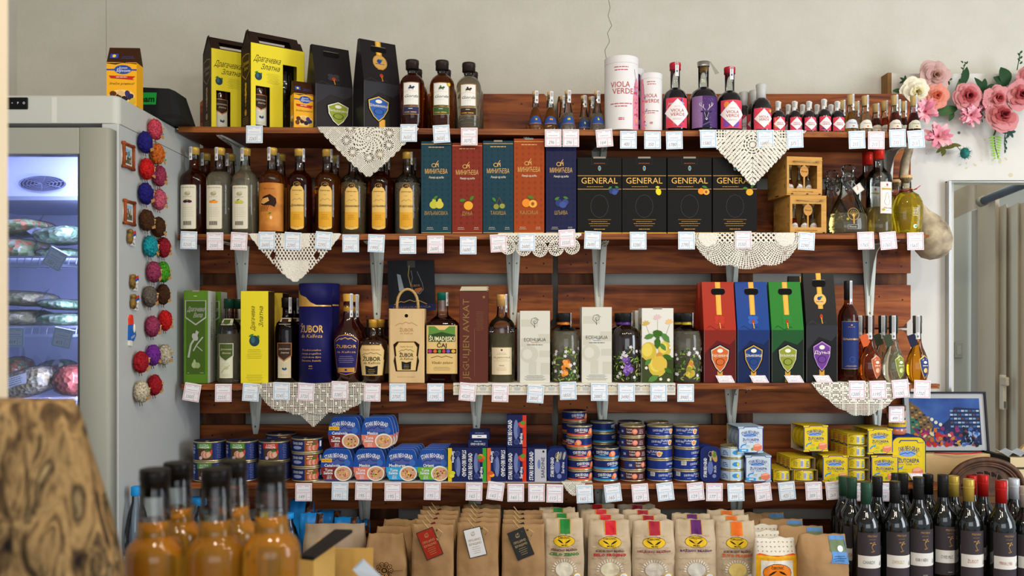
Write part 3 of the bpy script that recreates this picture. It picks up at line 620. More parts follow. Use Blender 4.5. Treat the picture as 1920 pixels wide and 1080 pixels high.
def mountains(b, m, u, v, w, h, mat, l=4): b.line(m, [(u-w/2, v), (u-w*.3, v+h*.7), (u-w*.2, v+h*.5), (u-w*.02, v+h), (u+w*.12, v+h*.6), (u+w*.25, v+h*.85), (u+w/2, v)], h*.16, mat, l)
def lab_zubor_tall(b, m, R, H):
    w = 2*R*.80; N_ = M('25225c'); pts = [(-w*.42, .12*H), (0, .09*H), (w*.42, .12*H), (w*.58, .42*H), (w*.58, .48*H), (w*.3, .53*H), (0, .545*H), (-w*.3, .53*H), (-w*.58, .48*H), (-w*.58, .42*H)]
    b.poly(m, pts, GL, 1); b.poly(m, [(x*.95, .31*H+(y-.31*H)*.97) for x, y in pts], N_, 2); mountains(b, m, 0, .465*H, w*.9, .045*H, GOLD(), 3)
    b.text(m, 'ŽUBOR', 0, .41*H, .0095, GOLD(), 3, w=w*.9, bold=.01); b.text(m, 'da Kalloza', 0, .35*H, .006, GOLD(), 3, w=w*.82, shear=.3); b.lines(m, 0, .30*H, w*.7, 4, .006, .0007, M('c8b8a0'), 3, 3); b.rect(m, -w*.36, .125*H, w*.36, .175*H, GL, 3); b.disc(m, 0, .15*H, .004, .003, N_, 4)
def zubor_cream(b, m, w, v0, v1, u0=0):
    h = v1-v0; o = [(u0-w*.42, v0), (u0+w*.42, v0), (u0+w*.5, v0+h*.5), (u0+w*.46, v0+h*.52), (u0+w*.5, v0+h*.82), (u0+w*.35, v1), (u0-w*.35, v1), (u0-w*.5, v0+h*.82), (u0-w*.46, v0+h*.52), (u0-w*.5, v0+h*.5)]
    b.poly(m, o, GL, 1); b.poly(m, [(u0+(x-u0)*.96, v0+h/2+(y-v0-h/2)*.965) for x, y in o], M('d9bc82', .5), 2)
    b.text(m, 'Sinjska Valovina', u0, v0+h*.85, h*.055, M('a85a3c'), 3, w=w*.6, shear=.2); mountains(b, m, u0, v0+h*.66, w*.7, h*.10, M('6b5434'), 3)
    b.text(m, 'ŽUBOR', u0, v0+h*.55, h*.13, INK, 3, w=w*.64, bold=.02); b.text(m, 'da Kalloza', u0, v0+h*.42, h*.08, INK, 3, w=w*.6, shear=.3)
    b.poly(m, [(u0-w*.22, v0+h*.33), (u0, v0+h*.28), (u0+w*.22, v0+h*.33), (u0+w*.2, v0+h*.04), (u0-w*.2, v0+h*.04)], INK, 3); b.lines(m, u0, v0+h*.2, w*.28, 3, h*.055, .0008, M('d9bc82'), 4)
def lab_zubor_short(b, m, R, H): zubor_cream(b, m, 2*R*.98, .12*H, .60*H)
def lab_sumad(b, m, R, H):
    w = 2*R*.80; a, c = .10*H, .64*H; b.rect(m, -w/2, a, w/2, c, M('2a2014'), 1); b.rect(m, -w/2+.001, a+.001, w/2-.001, c-.001, M('d9b878', .5), 2); h = c-a
    b.rect(m, -w*.42, a+h*.66, w*.42, c-.004, M('5c8a3a'), 3); b.poly(m, [(-w*.42, a+h*.66), (w*.42, a+h*.66), (w*.42, a+h*.80), (0, a+h*.86), (-w*.42, a+h*.80)], M('2c4a20'), 4)
    b.poly(m, [(-w*.25, c-.004), (w*.25, c-.004), (w*.1, c-h*.1), (-w*.1, c-h*.1)], M('d9b878'), 4.5); b.text(m, 'ŠUMADIJSKI', 0, a+h*.72, h*.09, M('e8dcb0'), 5, w=w*.8, bold=.02); b.text(m, 'ČAJ', 0, a+h*.585, h*.085, M('2a2014'), 4, bold=.02)
    b.rect(m, -w*.45, a+h*.42, w*.45, a+h*.51, INK, 3)
    for i, cc in enumerate(['a83a8c', 'd8662c', '5c9a3a', 'c83a3a', '6a5ac8', 'd8a23a']): b.disc(m, -w*.38+i*w*.15, a+h*.465, w*.06, h*.035, M(cc), 4, 8)
    b.line(m, [(-w*.35, a+h*.33), (-w*.15, a+h*.37), (0, a+h*.34), (w*.15, a+h*.37), (w*.35, a+h*.33)], .0014, M('2a2014'), 4); b.text(m, 'Vinsko zeleno', 0, a+h*.235, h*.06, M('4a3a20'), 4, w=w*.7, shear=.3); b.lines(m, 0, a+h*.14, w*.7, 3, .0045, .0007, INK, 4)
def lab_viljam(b, m, R, H):
    w = 2*R*.86; b.rect(m, -w/2, .09*H, w/2, .40*H, M('a8803c'), 1); b.rect(m, -w/2+.001, .09*H+.001, w/2-.001, .40*H-.001, M('ded0b0'), 2); b.disc(m, 0, .37*H, .003, .003, M('6a2a2a'), 3)
    b.text(m, 'VILJAMOVKA', 0, .285*H, .005, M('8c6a3a'), 3, w=w*.8); b.lines(m, 0, .335*H, w*.5, 2, .004, .0005, M('6a4a2a'), 3); b.lines(m, 0, .26*H, w*.7, 2, .004, .0005, M('8a7a5a'), 3); b.text(m, 'MEDIK', 0, .195*H, .004, M('a84a3a'), 3); b.lines(m, 0, .17*H, w*.5, 3, .004, .0005, M('a84a3a'), 3)
def lab_floral(cols, fcol, nl):
    def f(b, m, R, H):
        rd = random.Random(nl); w = 2*R*1.25
        for i in range(120):
            u = rd.uniform(-w/2, w/2); v = H*(.05+.47*rd.random()**1.25)*(1-.25*abs(u)/(w/2)); leafp(b, m, u, v, rd.uniform(.008, .018), rd.uniform(.003, .006), rd.uniform(0, 3.1), M(rd.choice(['3a5a22', '6a8a3a', '28401a', '9aa850'])), 1+i*.03)
        for i in range(11):
            u = rd.uniform(-.011, .013); v = H*rd.uniform(.12, .34); r = rd.uniform(.0065, .0092); b.disc(m, u, v, r, r*(1.25 if fcol == 'pear' else 1), M(rd.choice(cols)), 4.5+i*.2, 10); b.disc(m, u-r*.3, v+r*.3, r*.35, r*.3, M(cols[-1]), 6.5, 7)
        for i in range(15):
            u = rd.uniform(-w/2, w/2); v = H*rd.uniform(.08, .50)
            if abs(u) < .013 and v < .36*H: v = H*rd.uniform(.38, .52)
            for k in range(5): leafp(b, m, u+.0032*cos(k*1.257), v+.0032*sin(k*1.257), .0062, .004, k*1.257, M('d9d6e0'), 6.8)
            b.disc(m, u, v, .001, .001, M('c8a23c'), 7.4, 6)
        nk = .36*R; b.rect(m, -nk*1.2, .83*H, nk*1.2, .885*H, M(cols[0]), 1.5); b.disc(m, .001, .857*H, .004, .0045, M(cols[1]), 2)
    return f
def lab_navy(b, m, R, H):
    w = 2*R*.95; a, c = .13*H, .60*H; b.rect(m, -w/2, a, w/2, c, GOLD('c8a24a'), 1); b.rect(m, -w/2+.0009, a+.0009, w/2-.0009, c-.0009, M('1f2f66'), 2); b.disc(m, 0, c-.012, .003, .002, GOLD(), 3); b.lines(m, 0, c-.018, w*.5, 1, .01, .0006, GOLD(), 3)
    b.text(m, 'Шљивовица', 0, a+(c-a)*.63, .0065, GOLD(), 3, w=w*.86, bold=.01); b.disc(m, .002, a+.03, .009, .009, M('3b57a8'), 2.5, 20); b.disc(m, .002, a+.03, .0078, .0078, M('1f2f66'), 3, 20); b.lines(m, 0, a+.011, w*.7, 2, .003, .0006, GOLD(), 4)
def lab_wine(word, wc, off=0.):
    def f(b, m0, R, H):
        m = lambda u, v, l: m0(u, v+.085*H, l)
        m.du = .005; m.dv = .02
        w = 2*R*1.02; D = M('3a3438', .5); b.rect(m, -w/2, .10*H, w/2, .50*H, D, 1); G2 = GOLD('b98a4c')
        b.text(m, 'MilićGrad', .003, .475*H, .006, G2, 2, w=.027, shear=.3); b.lines(m, .003, .445*H, .026, 1, .01, .0007, G2, 2)
        for q in ((-.005, .415, .009, .003, .1), (.004, .418, .008, .003, .5), (.007, .405, .007, .0025, -.2), (.001, .40, .008, .003, .9)): leafp(b, m, .004+q[0], q[1]*H, q[2], q[3], q[4], G2, 2)
        b.line(m, [(.004, .41*H), (.001, .38*H), (.005, .355*H), (.004, .335*H)], .0014, G2, 2); leafp(b, m, .008, .345*H, .006, .002, .8, G2, 2); leafp(b, m, .001, .34*H, .005, .002, 2, G2, 2)
        b.rect(m, -w/2+.002, .20*H, w/2, .305*H, M('d6d3cb', .6), 2); b.text(m, word, -.006, .25*H, .0095, M(wc), 3, w=min(.034, .0055*len(word)+.002))
        for k in range(5): b.line(m, [(w/2-.013+.002*k, .222*H), (w/2-.012+.0023*k, .25*H+.002*((k*7) % 3))], .0006, INK, 3)
        b.disc(m, w/2-.008, .225*H, .004, .002, M('8c8c88'), 3); b.lines(m, .003, .125*H, .018, 1, .01, .0009, M('c8c4bc'), 2)
    return f
# ---------------------------------------------------------------- boxes
def carton(label, loc, w, d, h, col, prt=None, side=None, top=None, rz=0., name='liquor_box', cat='box', group=None, rough=.5, tab=True, rot=None, sidecol=None):
    """x across, front face at y=0, z up from the base; prt(mb, front map, w, h)"""
    b = MB(); m = M(col, rough) if isinstance(col, str) else col; b.box(-w/2, w/2, 0, d, 0, h, m, .0008)
    if sidecol:
        for sx in (-1, 1): b.poly(right_side(w/2, 0) if sx > 0 else left_side(-w/2, d), [(.001, .001), (d-.001, .001), (d-.001, h-.001), (.001, h-.001)], M(sidecol, rough), .5)
    if prt: prt(b, flat(0), w, h)
    if side: side(b, right_side(w/2, 0), left_side(-w/2, d), d, h)
    if top: b.rect(topside(h), -w/2+.001, .001, w/2-.001, d-.001, M(top), .5)
    if tab: b.box(-w*.14, w*.14, -.0006, .004, h-.004, h+.0015, M('8a8478', .5))
    return single(b, name, label, cat, loc, rz, group, rot)
def p_minic(word, fr, tint):
    def f(b, m, w, h):
        D = M(tint, .5)
        for i in range(5):
            for j in range(14): b.poly(m, [(-w*.4+i*w*.2, h*.1+j*h*.06), (-w*.36+i*w*.2, h*.12+j*h*.06), (-w*.4+i*w*.2, h*.14+j*h*.06), (-w*.44+i*w*.2, h*.12+j*h*.06)], D, 1)
        g = GOLD('c79c55'); b.rect(m, -w/2+.001, h*.965, w/2-.001, h*.97, g, 2); b.rect(m, -w/2+.001, h*.012, w/2-.001, h*.017, g, 2); b.lines(m, 0, h*.935, w*.66, 1, .01, .0022, M('e0b878'), 2, 3)
        b.disc(m, -w*.08, h*.74, w*.075, h*.022, g, 2, 14); b.disc(m, -w*.08, h*.74, w*.055, h*.016, M(tint, .5), 3, 12); b.line(m, [(-w*.01, h*.72), (-w*.0, h*.76), (w*.05, h*.74), (w*.06, h*.765), (w*.07, h*.72)], .0018, g, 3); b.line(m, [(w*.0, h*.76), (w*.07, h*.79)], .0016, g, 3)
        b.text(m, 'МИНИЋЕВА', 0, h*.675, h*.05, g, 3, w=w*.74, bold=.02); b.text(m, 'Ракија од воћа', 0, h*.61, h*.022, M('e8e0cc'), 3, w=w*.48, bold=.02, shear=.2)
        fruit(b, m, .002, h*.33, w*.38, fr, 3); b.text(m, word, 0, h*.225, h*.04, GOLD('9c7c3c'), 3, w=w*.085*len(word)); b.lines(m, -w*.2, h*.07, w*.28, 2, h*.018, .0012, M('c8c0b0'), 3); b.lines(m, w*.3, h*.07, w*.2, 2, h*.018, .0012, M('c8c0b0'), 3)
    return f
def p_general(fr, sub):
    def f(b, m, w, h):
        g = GOLD('b8873c'); b.rect(m, -w/2+.001, h*.755, w/2-.001, h*.762, g, 1); b.rect(m, -w/2+.001, h*.58, w/2-.001, h*.587, g, 1); b.text(m, 'GENERAL', 0, h*.695, h*.078, GOLD('d0a050'), 2, w=w*.82)
        b.lines(m, -w*.1, h*.615, w*.5, 1, .01, .0013, g, 2); fruit(b, m, w*.32, h*.56, w*.2, fr, 3); b.disc(m, 0, h*.855, w*.032, h*.032, GOLD('c8b070'), 2); b.disc(m, 0, h*.855, w*.024, h*.025, M('2c7ab0'), 3)
        b.lines(m, 0, h*.92, w*.34, 1, .01, .0014, M('b0522c'), 2); b.frame(m, -w*.18, h*.905, w*.18, h*.985, .0006, M('3a3834', .3), 1)
        e = M('34363a', .25); k = 12; b.line(m, [(w*.2*cos(2*pi*i/k)*(1 if fr != 'pear' else .8), h*.36+h*.15*sin(2*pi*i/k)+.0*i) for i in range(k+1)], .0008, e, 1)
        b.lines(m, 0, h*.16, w*.5, 3, h*.028, .0012, g, 2); b.line(m, [(-w*.26, h*.185), (w*.26, h*.185)], .0007, g, 2); b.lines(m, 0, h*.06, w*.25, 1, .01, .002, g, 2, 2); b.rect(m, -w/2, 0, w/2, h*.018, M('d8a02c'), 1)
    return f
def bagbox(label, loc, w, d, h, cols, rz=0., group=None, emblem=None, ribbon=True, round_emb=False, knee=.52, name='gift_bag_box', lean=0., emcols=('d8732c', 'c8b89a')):
    """carton that narrows to a flat carrying edge with a slot; front is vertical below the knee"""
    b = MB(); lo, hi = M(cols[0], .35), M(cols[1], .35); kz = h*knee; td = d*.16; V = []
    rings = [(0, 0, d), (kz, 0, d), (h, d*.42-lean, d*.42+td-lean)]
    for z, y0, y1 in rings: V += [(-w/2, y0, z), (w/2, y0, z), (w/2, y1, z), (-w/2, y1, z)]
    b.add(V, [(0, 1, 5, 4), (1, 2, 6, 5), (2, 3, 7, 6), (3, 0, 4, 7), (3, 2, 1, 0)], lo); b.add(V, [(4, 5, 9, 8), (5, 6, 10, 9), (6, 7, 11, 10), (7, 4, 8, 11), (8, 9, 10, 11)], hi)
    y_top = d*.42-lean
    def mp(u, v, l):
        y = 0 if v < kz else y_top*(v-kz)/(h-kz); return (u, y-l, v)
    b.line(mp, [(-w*.5, kz*.98), (-w*.3, kz*1.08), (-w*.1, kz*1.0), (w*.1, kz*1.06), (w*.5, kz*.9)], .003, M(cols[2], .4), 1)
    b.poly(mp, [(-w/2+.0005, kz*.55), (-w*.1, kz*.8), (w*.3, kz*.72), (w/2-.0005, kz*.84), (w/2-.0005, kz), (-w/2+.0005, kz)], M(cols[2], .4), .6)
    g = GOLD('c8922c')
    if ribbon: b.rect(mp, -w*.08, h*.67, w*.08, h*.998, g, 1); b.rect(mp, -w*.05, h*.67, w*.05, h*.998, M('e0b04a', .4), 2); b.rect(mp, -w*.08, .001, w*.08, h*.12, g, 1)
    b.poly(mp, rr(-w*.22, h*.87, w*.22, h*.935, h*.031), M('0c0a0a', .8), 3); b.line(mp, [(-w*.2, h*.935), (w*.2, h*.935)], .0012, M('8a7a6a', .5), 4)
    if round_emb: b.disc(mp, 0, h*.755, w*.2, w*.2, GOLD('c8923c'), 2, 22); b.disc(mp, 0, h*.755, w*.18, w*.18, GOLD('dcaa5c'), 3, 22); leafp(b, mp, .003, h*.775, w*.14, w*.08, .5, M('2c7a4a'), 4); b.disc(mp, -.003, h*.765, w*.06, w*.06, M('24408c'), 4); b.lines(mp, 0, h*.735, w*.36, 1, .01, .002, M('3a4468'), 4)
    else:
        for q in (-1, 1): b.disc(mp, q*w*.07, h*.64, w*.09, h*.022, M(cols[3], .4), 2); b.disc(mp, q*w*.07, h*.60, w*.09, h*.022, M(cols[3], .4), 2)
    b.disc(mp, 0, h*.60, w*.05, h*.022, M('a83a1c', .3), 4); b.line(mp, [(0, h*.59), (w*.02, h*.535)], .003, g, 4)
    E = emblem or (0, .22); pts = shield(E[0]*w, h*E[1], w*.56, h*.27); b.poly(mp, [(x*1.12-E[0]*w*.12, h*E[1]+(y-h*E[1])*1.08) for x, y in pts], M('0a0a0a', .7), 2); b.poly(mp, pts, M(emcols[1], .3, .3), 3)
    b.poly(mp, [(E[0]*w+(x-E[0]*w)*.9, h*E[1]+(y-h*E[1])*.92) for x, y in pts], M(emcols[0], .4), 4)
    b.disc(mp, E[0]*w, h*(E[1]+.08), w*.09, h*.02, M('e8e0d0'), 5); b.disc(mp, E[0]*w, h*(E[1]-.03), w*.14, h*.035, M(cols[0], .4), 5, 16); b.disc(mp, E[0]*w, h*(E[1]-.03), w*.12, h*.03, M(emcols[0], .4), 6, 16)
    if len(emcols) > 2: b.text(mp, emcols[2], E[0]*w, h*(E[1]+.035), h*.028, M('ece4d0'), 7, w=w*.5, bold=.02)
    for s_ in (-1, 1): b.line(flat(0), [(s_*(w/2-.0006), .002), (s_*(w/2-.0006), kz)], .001, M('6a6660', .5), .5)
    return single(b, name, label, 'gift box', loc, rz, group)
def on(k, px, Y=2.825, dz=0.): x = X(px, Y); return (x, Y, sz(k, x)+.0004+dz)
def HH(k, px, top, Y=2.825): return Z(top, Y)-sz(k, X(px, Y))
def backrow(t, label, dy=.105, dx=0., group=None): l = t.location; return copy_tree(t, (l.x+dx, l.y+dy, l.z), None, label, group)
# ================================================================ top shelf
def twin_box(label, px, Y, seed, gold):
    th = math.radians(36); x0 = X(px, Y); t = empty('gift_carton', label, 'gift box', (x0, Y, sz(1, x0)+.0004), th, 'twin bottle gift cartons'); w, d, h = .178, .088, .268
    YEL = M('e6d530', .5); DK = M('2c1c16', .55); b = MB(); b.box(0, w, .003, d, 0, .001, DK); b.box(0, w, d-.001, d, 0, h, DK); b.box(0, .001, 0, d, 0, h, DK); b.box(w-.001, w, 0, d, 0, h, YEL); b.box(0, w, .003, d, h-.001, h, DK)
    holes = [(.016, .006, .062, .135), (.105, .006, .152, .215)]; us = sorted({0, w}|{q[0] for q in holes}|{q[2] for q in holes}); vs_ = sorted({0, h}|{q[1] for q in holes}|{q[3] for q in holes})
    for a, c in zip(us, us[1:]):
        for e, f in zip(vs_, vs_[1:]):
            if any(q[0] <= (a+c)/2 <= q[2] and q[1] <= (e+f)/2 <= q[3] for q in holes): continue
            b.box(a, c, 0, .001, e, f, YEL)
    m = flat(0); b.text(m, 'Драгачевка', .052, .222, .019, INK, 1, w=.085, shear=.35); b.text(m, 'Златна', .062, .198, .017, INK, 1, w=.06, shear=.35); fruit(b, m, .025, .165, .026, 'plumleaf', 1); b.lines(m, .073, .178, .045, 8, .0042, .0006, M('5a5218'), 1, seed)
    ls = left_side(0, d); g = GOLD(gold); b.line(ls, [(.012, .235), (.044, .24), (.076, .235), (.078, .18), (.044, .16), (.010, .18), (.012, .235)], .002, g, 1); b.text(ls, 'Драгачевка', .044, .212, .012, g, 1, w=.052, shear=.3); b.text(ls, 'Златна', .044, .195, .011, g, 1, w=.036, shear=.3)
    for i in range(7): b.disc(ls, .044, .145-.011*i, .013-.0065*abs(i-2)/2.5, .006, g, 1, 8, i)
    b.disc(ls, .044, .055, .010, .011, g, 1, 9); b.lines(ls, .044, .038, .055, 4, .006, .0008, g, 1)
    b.build('body', t)
    b = MB(); hz = h; a = .03      # roof and carrying handle
    b.add([(0, .001, hz), (w, .001, hz), (w-.02, d*.38, hz+.045), (.02*.2, d*.38, hz+.045), (0, d-.001, hz), (w, d-.001, hz), (w-.02, d*.45, hz+.045), (.02*.2, d*.45, hz+.045)], [(3, 2, 6, 7)], DK)
    def rf(u, v, l): return (u, .001+(d*.38)*v/.045-l, hz+v)
    def rb_(u, v, l): return (u, d-.001-(d*.5)*v/.045, hz+v)
    for q in ((.0, .0, .03, .043), (.135, 0, w-.004, .03), (.03, .028, .135, .045), (.135, .03, w-.012, .045), (.03, 0, .135, .004)): b.rect(rf, *q, DK, .2); b.rect(rb_, *q, DK, .2)
    b.build('handle', t)
    b = MB(); b.add([(.001, .002, h), (.001, d-.002, h), (.003, d*.6, h+.05), (.003, d*.35, h+.05)], [(0, 1, 2, 3)], DK); b.build('flap', t); b = MB(); b.add([(w-.001, .002, h), (w-.001, d-.002, h), (w-.012, d*.5, h+.04)], [(0, 1, 2)], DK); b.build('flap', t)
    return t
tb1 = twin_box('yellow and black gift carton with carry handle, partly hidden, leftmost on the top shelf', 396, 2.845, 3, '9a7a44')
tb2 = twin_box('yellow and black gift carton with two windows, standing in front of its twin', 470, 2.782, 4, 'd8b02c')
def inner_bottle(tb, label):      # the dark bottle showing in the carton's window
    l = tb.location; th = tb.rotation_euler.z; p = (l.x+.038*cos(th)-.044*sin(th), l.y+.038*sin(th)+.044*cos(th), l.z+.0015)
    bottle(label, 0, p, .062, .235, 'long', '2c0e06', opaque=True, cap=('cap', '1c1a1a', .5, .1), lab=lab_drag('3a2a22', 'c98a5c', 'Златна', 'd9d8c8'), rz=th)
inner_bottle(tb1, 'dark bottle inside the window of the leftmost yellow gift carton'); inner_bottle(tb2, 'dark bottle inside the lower window of the front yellow gift carton')
l = tb2.location; th = tb2.rotation_euler.z
b = MB(); b.lathe([(.022, 0), (.024, .01), (.024, .012), (.006, .02), (.005, .10), (.02, .115), (.026, .14), (.02, .20)], thin('drinking_glass', 'd8dcdc'), 18, cap1=False)
single(b, 'stemmed_glass', 'stemmed tasting glass inside the tall right window of the front yellow carton', 'glass', (l.x+.128*cos(th)-.044*sin(th), l.y+.128*sin(th)+.044*cos(th), l.z+.0015))
def prune_bag(label, loc, w, d, h, rz):
    b = MB(); Yl = M('e8a820', .4); Br = M('3a2010', .45); k = h*.72
    b.add([(-w/2, 0, 0), (w/2, 0, 0), (w/2, d, 0), (-w/2, d, 0), (-w/2, 0, k), (w/2, 0, k), (w/2, d, k), (-w/2, d, k)], [(3, 2, 1, 0), (0, 1, 5, 4), (1, 2, 6, 5), (2, 3, 7, 6), (3, 0, 4, 7)], Yl)
    b.add([(-w/2, 0, k), (w/2, 0, k), (w/2, d, k), (-w/2, d, k), (-w/2, d*.45, h), (w/2, d*.45, h), (w/2, d*.55, h), (-w/2, d*.55, h)], [(0, 1, 5, 4), (1, 2, 6, 5), (2, 3, 7, 6), (3, 0, 4, 7), (4, 5, 6, 7)], Br)
    def mp(u, v, l): return (u, (0 if v < k else d*.45*(v-k)/(h-k))-l, v)
    b.poly(mp, [(-w/2, k-.002), (w/2, k-.002), (w/2, k-h*.03), (w*.1, k+.0), (-w*.2, k-h*.04), (-w/2, k-h*.02)], Br, 1); b.rect(mp, -w*.42, h*.8, -w*.15, h*.88, M('2c4aa8'), 1); b.disc(mp, -w*.285, h*.84, w*.06, w*.06, M('e8c83a'), 2, 10); b.lines(mp, w*.18, h*.83, w*.5, 2, h*.03, .002, M('34407c'), 1)
    b.rect(mp, -w/2, h*.585, w/2, h*.61, M('24489a'), 1); b.disc(mp, w*.05, h*.6, w*.29, h*.075, M('24489a'), 2, 18); b.text(mp, 'Suvom', w*.05, h*.63, h*.035, WHITE, 3, shear=.3); b.text(mp, 'Šljivom', w*.05, h*.585, h*.05, WHITE, 3, shear=.3, w=w*.46)
    b.poly(mp, [(-w*.42, h*.5), (w*.46, h*.49), (w*.36, h*.45), (w*.42, h*.43), (-w*.36, h*.455)], M('b8281c'), 2); b.lines(mp, 0, h*.475, w*.5, 1, .01, .0018, WHITE, 3); b.text(mp, 'Srećni praznici!', 0, h*.37, h*.04, INK, 2, w=w*.82, shear=.3)
    b.disc(mp, 0, h*.16, w*.44, h*.11, M('ecc878'), 1, 18)
    for i, (u, v, c) in enumerate([(-.28, .2, '5a3014'), (-.1, .15, '3c1e10'), (-.33, .12, '6a3a1a'), (.1, .12, '241c2c'), (.3, .15, '2c2850'), (.2, .2, '3a3060'), (-.02, .21, 'd8b078'), (.36, .08, 'c8a830')]): b.disc(mp, u*w, v*h, w*.12, h*.045, M(c), 2+i*.2, 9, i)
    ls = left_side(-w/2, d)
    if rz > 0: b.lines(ls, d*.5, h*.55, d*.6, 5, h*.03, .0012, M('8a6420'), 1); b.rect(ls, d*.2, h*.22, d*.8, h*.27, WHITE, 1); fruit(b, ls, d*.5, h*.1, d*.6, 'plum', 1)
    return single(b, 'chocolate_prune_box', label, 'box', loc, rz)
p = on(1, 551, 2.776); prune_bag('small yellow and brown prune box standing before the yellow gift carton', (p[0]+.028, p[1]+.016, p[2]), .063, .045, .152, math.radians(28))
def on_fridge(px, Y): return (X(px, Y), Y, FT+.0006)
FT = Z(178.5, 2.378)
prune_bag('yellow and brown prune box standing alone on top of the freezer', on_fridge(228, 2.5), .083, .05, .17, math.radians(3))
BK = ('1c1a1c', '221f21', '2a2a30', '35353a')
p = on(1, 597, 2.79); bagbox('tapered black gift box with green shield, left of its larger twin on the top shelf', (p[0]+.044, 2.822, p[2]), .125, .085, .275, BK, math.radians(33), 'tapered black gift boxes', emblem=(.1, .20), ribbon=False, round_emb=False, emcols=('8a9a34', 'c8c8c0', 'Виљамовка'))
p = on(1, 680, 2.78); q = bagbox('tapered black gift box with blue shield and round gold seal on the top shelf', (p[0]+.056, 2.815, p[2]), .125, .085, .292, BK, math.radians(33), 'tapered black gift boxes', emblem=(-.1, .23), ribbon=True, round_emb=True, emcols=('2c5aa8', 'c8a23c', 'Шљивовица'))
# --- square-shouldered bottles
gd = []
for px, top, lq, lc, bk, ds in ((773, 114, '8c3208', '2c3054', '894', 'dark amber brandy bottle with blue-framed rider label'), (829, 115, 'b85c10', '3a5a34', None, 'orange amber brandy bottle with green-framed rider label and gold sticker'), (879, 119, None, '3a2a20', '900', 'clear brandy bottle with brown-framed rider label')):
    def ex(t, R, H, rad, px=px):
        if px == 829:
            b = MB(); m = curved(rad, .62); b.disc(m, 0, .63*H, .0065, .0065, INK, 5); b.disc(m, 0, .63*H, .0055, .0055, M('d8b828'), 6); b.build('sticker', t)
    gd.append(bottle(ds, px, on(1, px, 2.82), S(47), HH(1, px, top, 2.82), 'gorda', lq, .80, cap=('stopper_cap', '2c2220', .54, .13), lab=lab_gorda(lc), extra=ex, name='brandy_bottle', group='rider label brandy bottles'))
backrow(gd[0], 'dark brandy bottle half hidden behind the one with the blue-framed rider label', dx=.0); backrow(gd[1], 'orange brandy bottle hidden behind the one with the gold sticker'); backrow(gd[2], 'clear brandy bottle half hidden behind the clear one with the rider label', dx=.004)
# --- little conical flasks
for px, top, lq, fr, back, ds in ((1004, 172, 'd08a20', 'quince', 0, 'miniature conical bottle of amber drink with blue label, leftmost'), (1032, 173, 'd08a20', 'apricot', 1, 'miniature conical bottle of amber drink with blue label, second from left'), (1065, 171, None, 'pear', 1, 'miniature conical clear bottle with pear on blue label'), (1120, 172, None, 'lemon', 2, 'miniature conical clear bottle beside the white lavender tube')):
    c = bottle(ds, px, on(1, px, 2.81), S(29), HH(1, px, top, 2.81), 'cone', lq, .60 if lq else .45, cap=('cork', 'd8c29a', .42, .16), lab=lab_blue_cone(fr), name='miniature_bottle', group='miniature conical bottles', seal=.4, n=20)
    if back: backrow(c, 'miniature conical bottle standing behind the ' + {1032: 'second amber one', 1065: 'clear one with the pear', 1120: 'clear one beside the white tube'}[px], .07, -.012 if px != 1032 else 0)
    if back == 2: backrow(c, 'miniature conical bottle with blue label, left of the one beside the white tube', .055, -.038)
# --- cardboard tubes
def vtube(label, px, Y, W, top, seed, flo=True):
    t = empty('cardboard_tube', label, 'tube', on(1, px, Y), 0); H = HH(1, px, top, Y); R = W/2; b = MB(); b.lathe([(R, 0), (R, H*.90)], M('dcdadb', .5), 56, smooth=False); m = curved(R, -.12); RD = M('b0383c')
    if flo == 'dark': flor(b, curved(R, 0), -R*1.5, .0, R*1.5, H*.95, 9, 60, ['8a2c4a', 'a83c5c', '4a2c5c', '6a3a6a', 'c84a4a'], 1)
    else:
        b.text(m, 'VIOLA', -.002*R/.03, H*.605, R*.33, RD, 2, w=R*1.18); b.text(m, 'VERDE', .003*R/.03, H*.515, R*.33, RD, 2, w=R*1.28)
        for v, w_ in ((.84, 1.0), (.80, 1.05), (.345, 1.55), (.31, .9), (.15, .45), (.13, .4)): b.lines(m, 0, H*v, R*w_, 1, .01, H*.011, RD, 2, int(v*99))
        mf = curved(R, .74 if seed < 2 else -.95); sgn = 1; b.poly(mf, [(-R*.12, 0), (R*.5, 0), (R*.5, H*.6), (R*.25, H*.72), (-.0*R, H*.62), (-R*.12, H*.4)] if seed < 2 else [(-R*.35, 0), (R*.2, 0), (R*.15, H*.5), (R*.0, H*.9), (-R*.35, H*.9)], M('d8869c'), 1); flor(b, mf, -R*.15, 0, R*.5, H*.62, 5+seed, 26, VC, 1.5); b.line(mf, [(0, H*.82), (R*.1, H*.7), (R*.12, H*.5)], .001, INK, 2)
    b.build('body', t); b = MB(); b.lathe([(R+.0003, H*.902), (R+.0003, H-.001), (R-.001, H)], M('dcdadb', .5), 56, smooth=False); b.build('lid', t); return t
vtube('tall white cardboard tube with red lettering and a floral edge', 1165, 2.81, S(63), 112, 1)
vtube('dark floral cardboard tube hidden behind the tall white one', 1184, 2.905, S(52, 2.9), 134, 3, 'dark')
vtube('short white cardboard tube with red lettering, right of the tall one', 1221, 2.82, S(41), 141, 2)
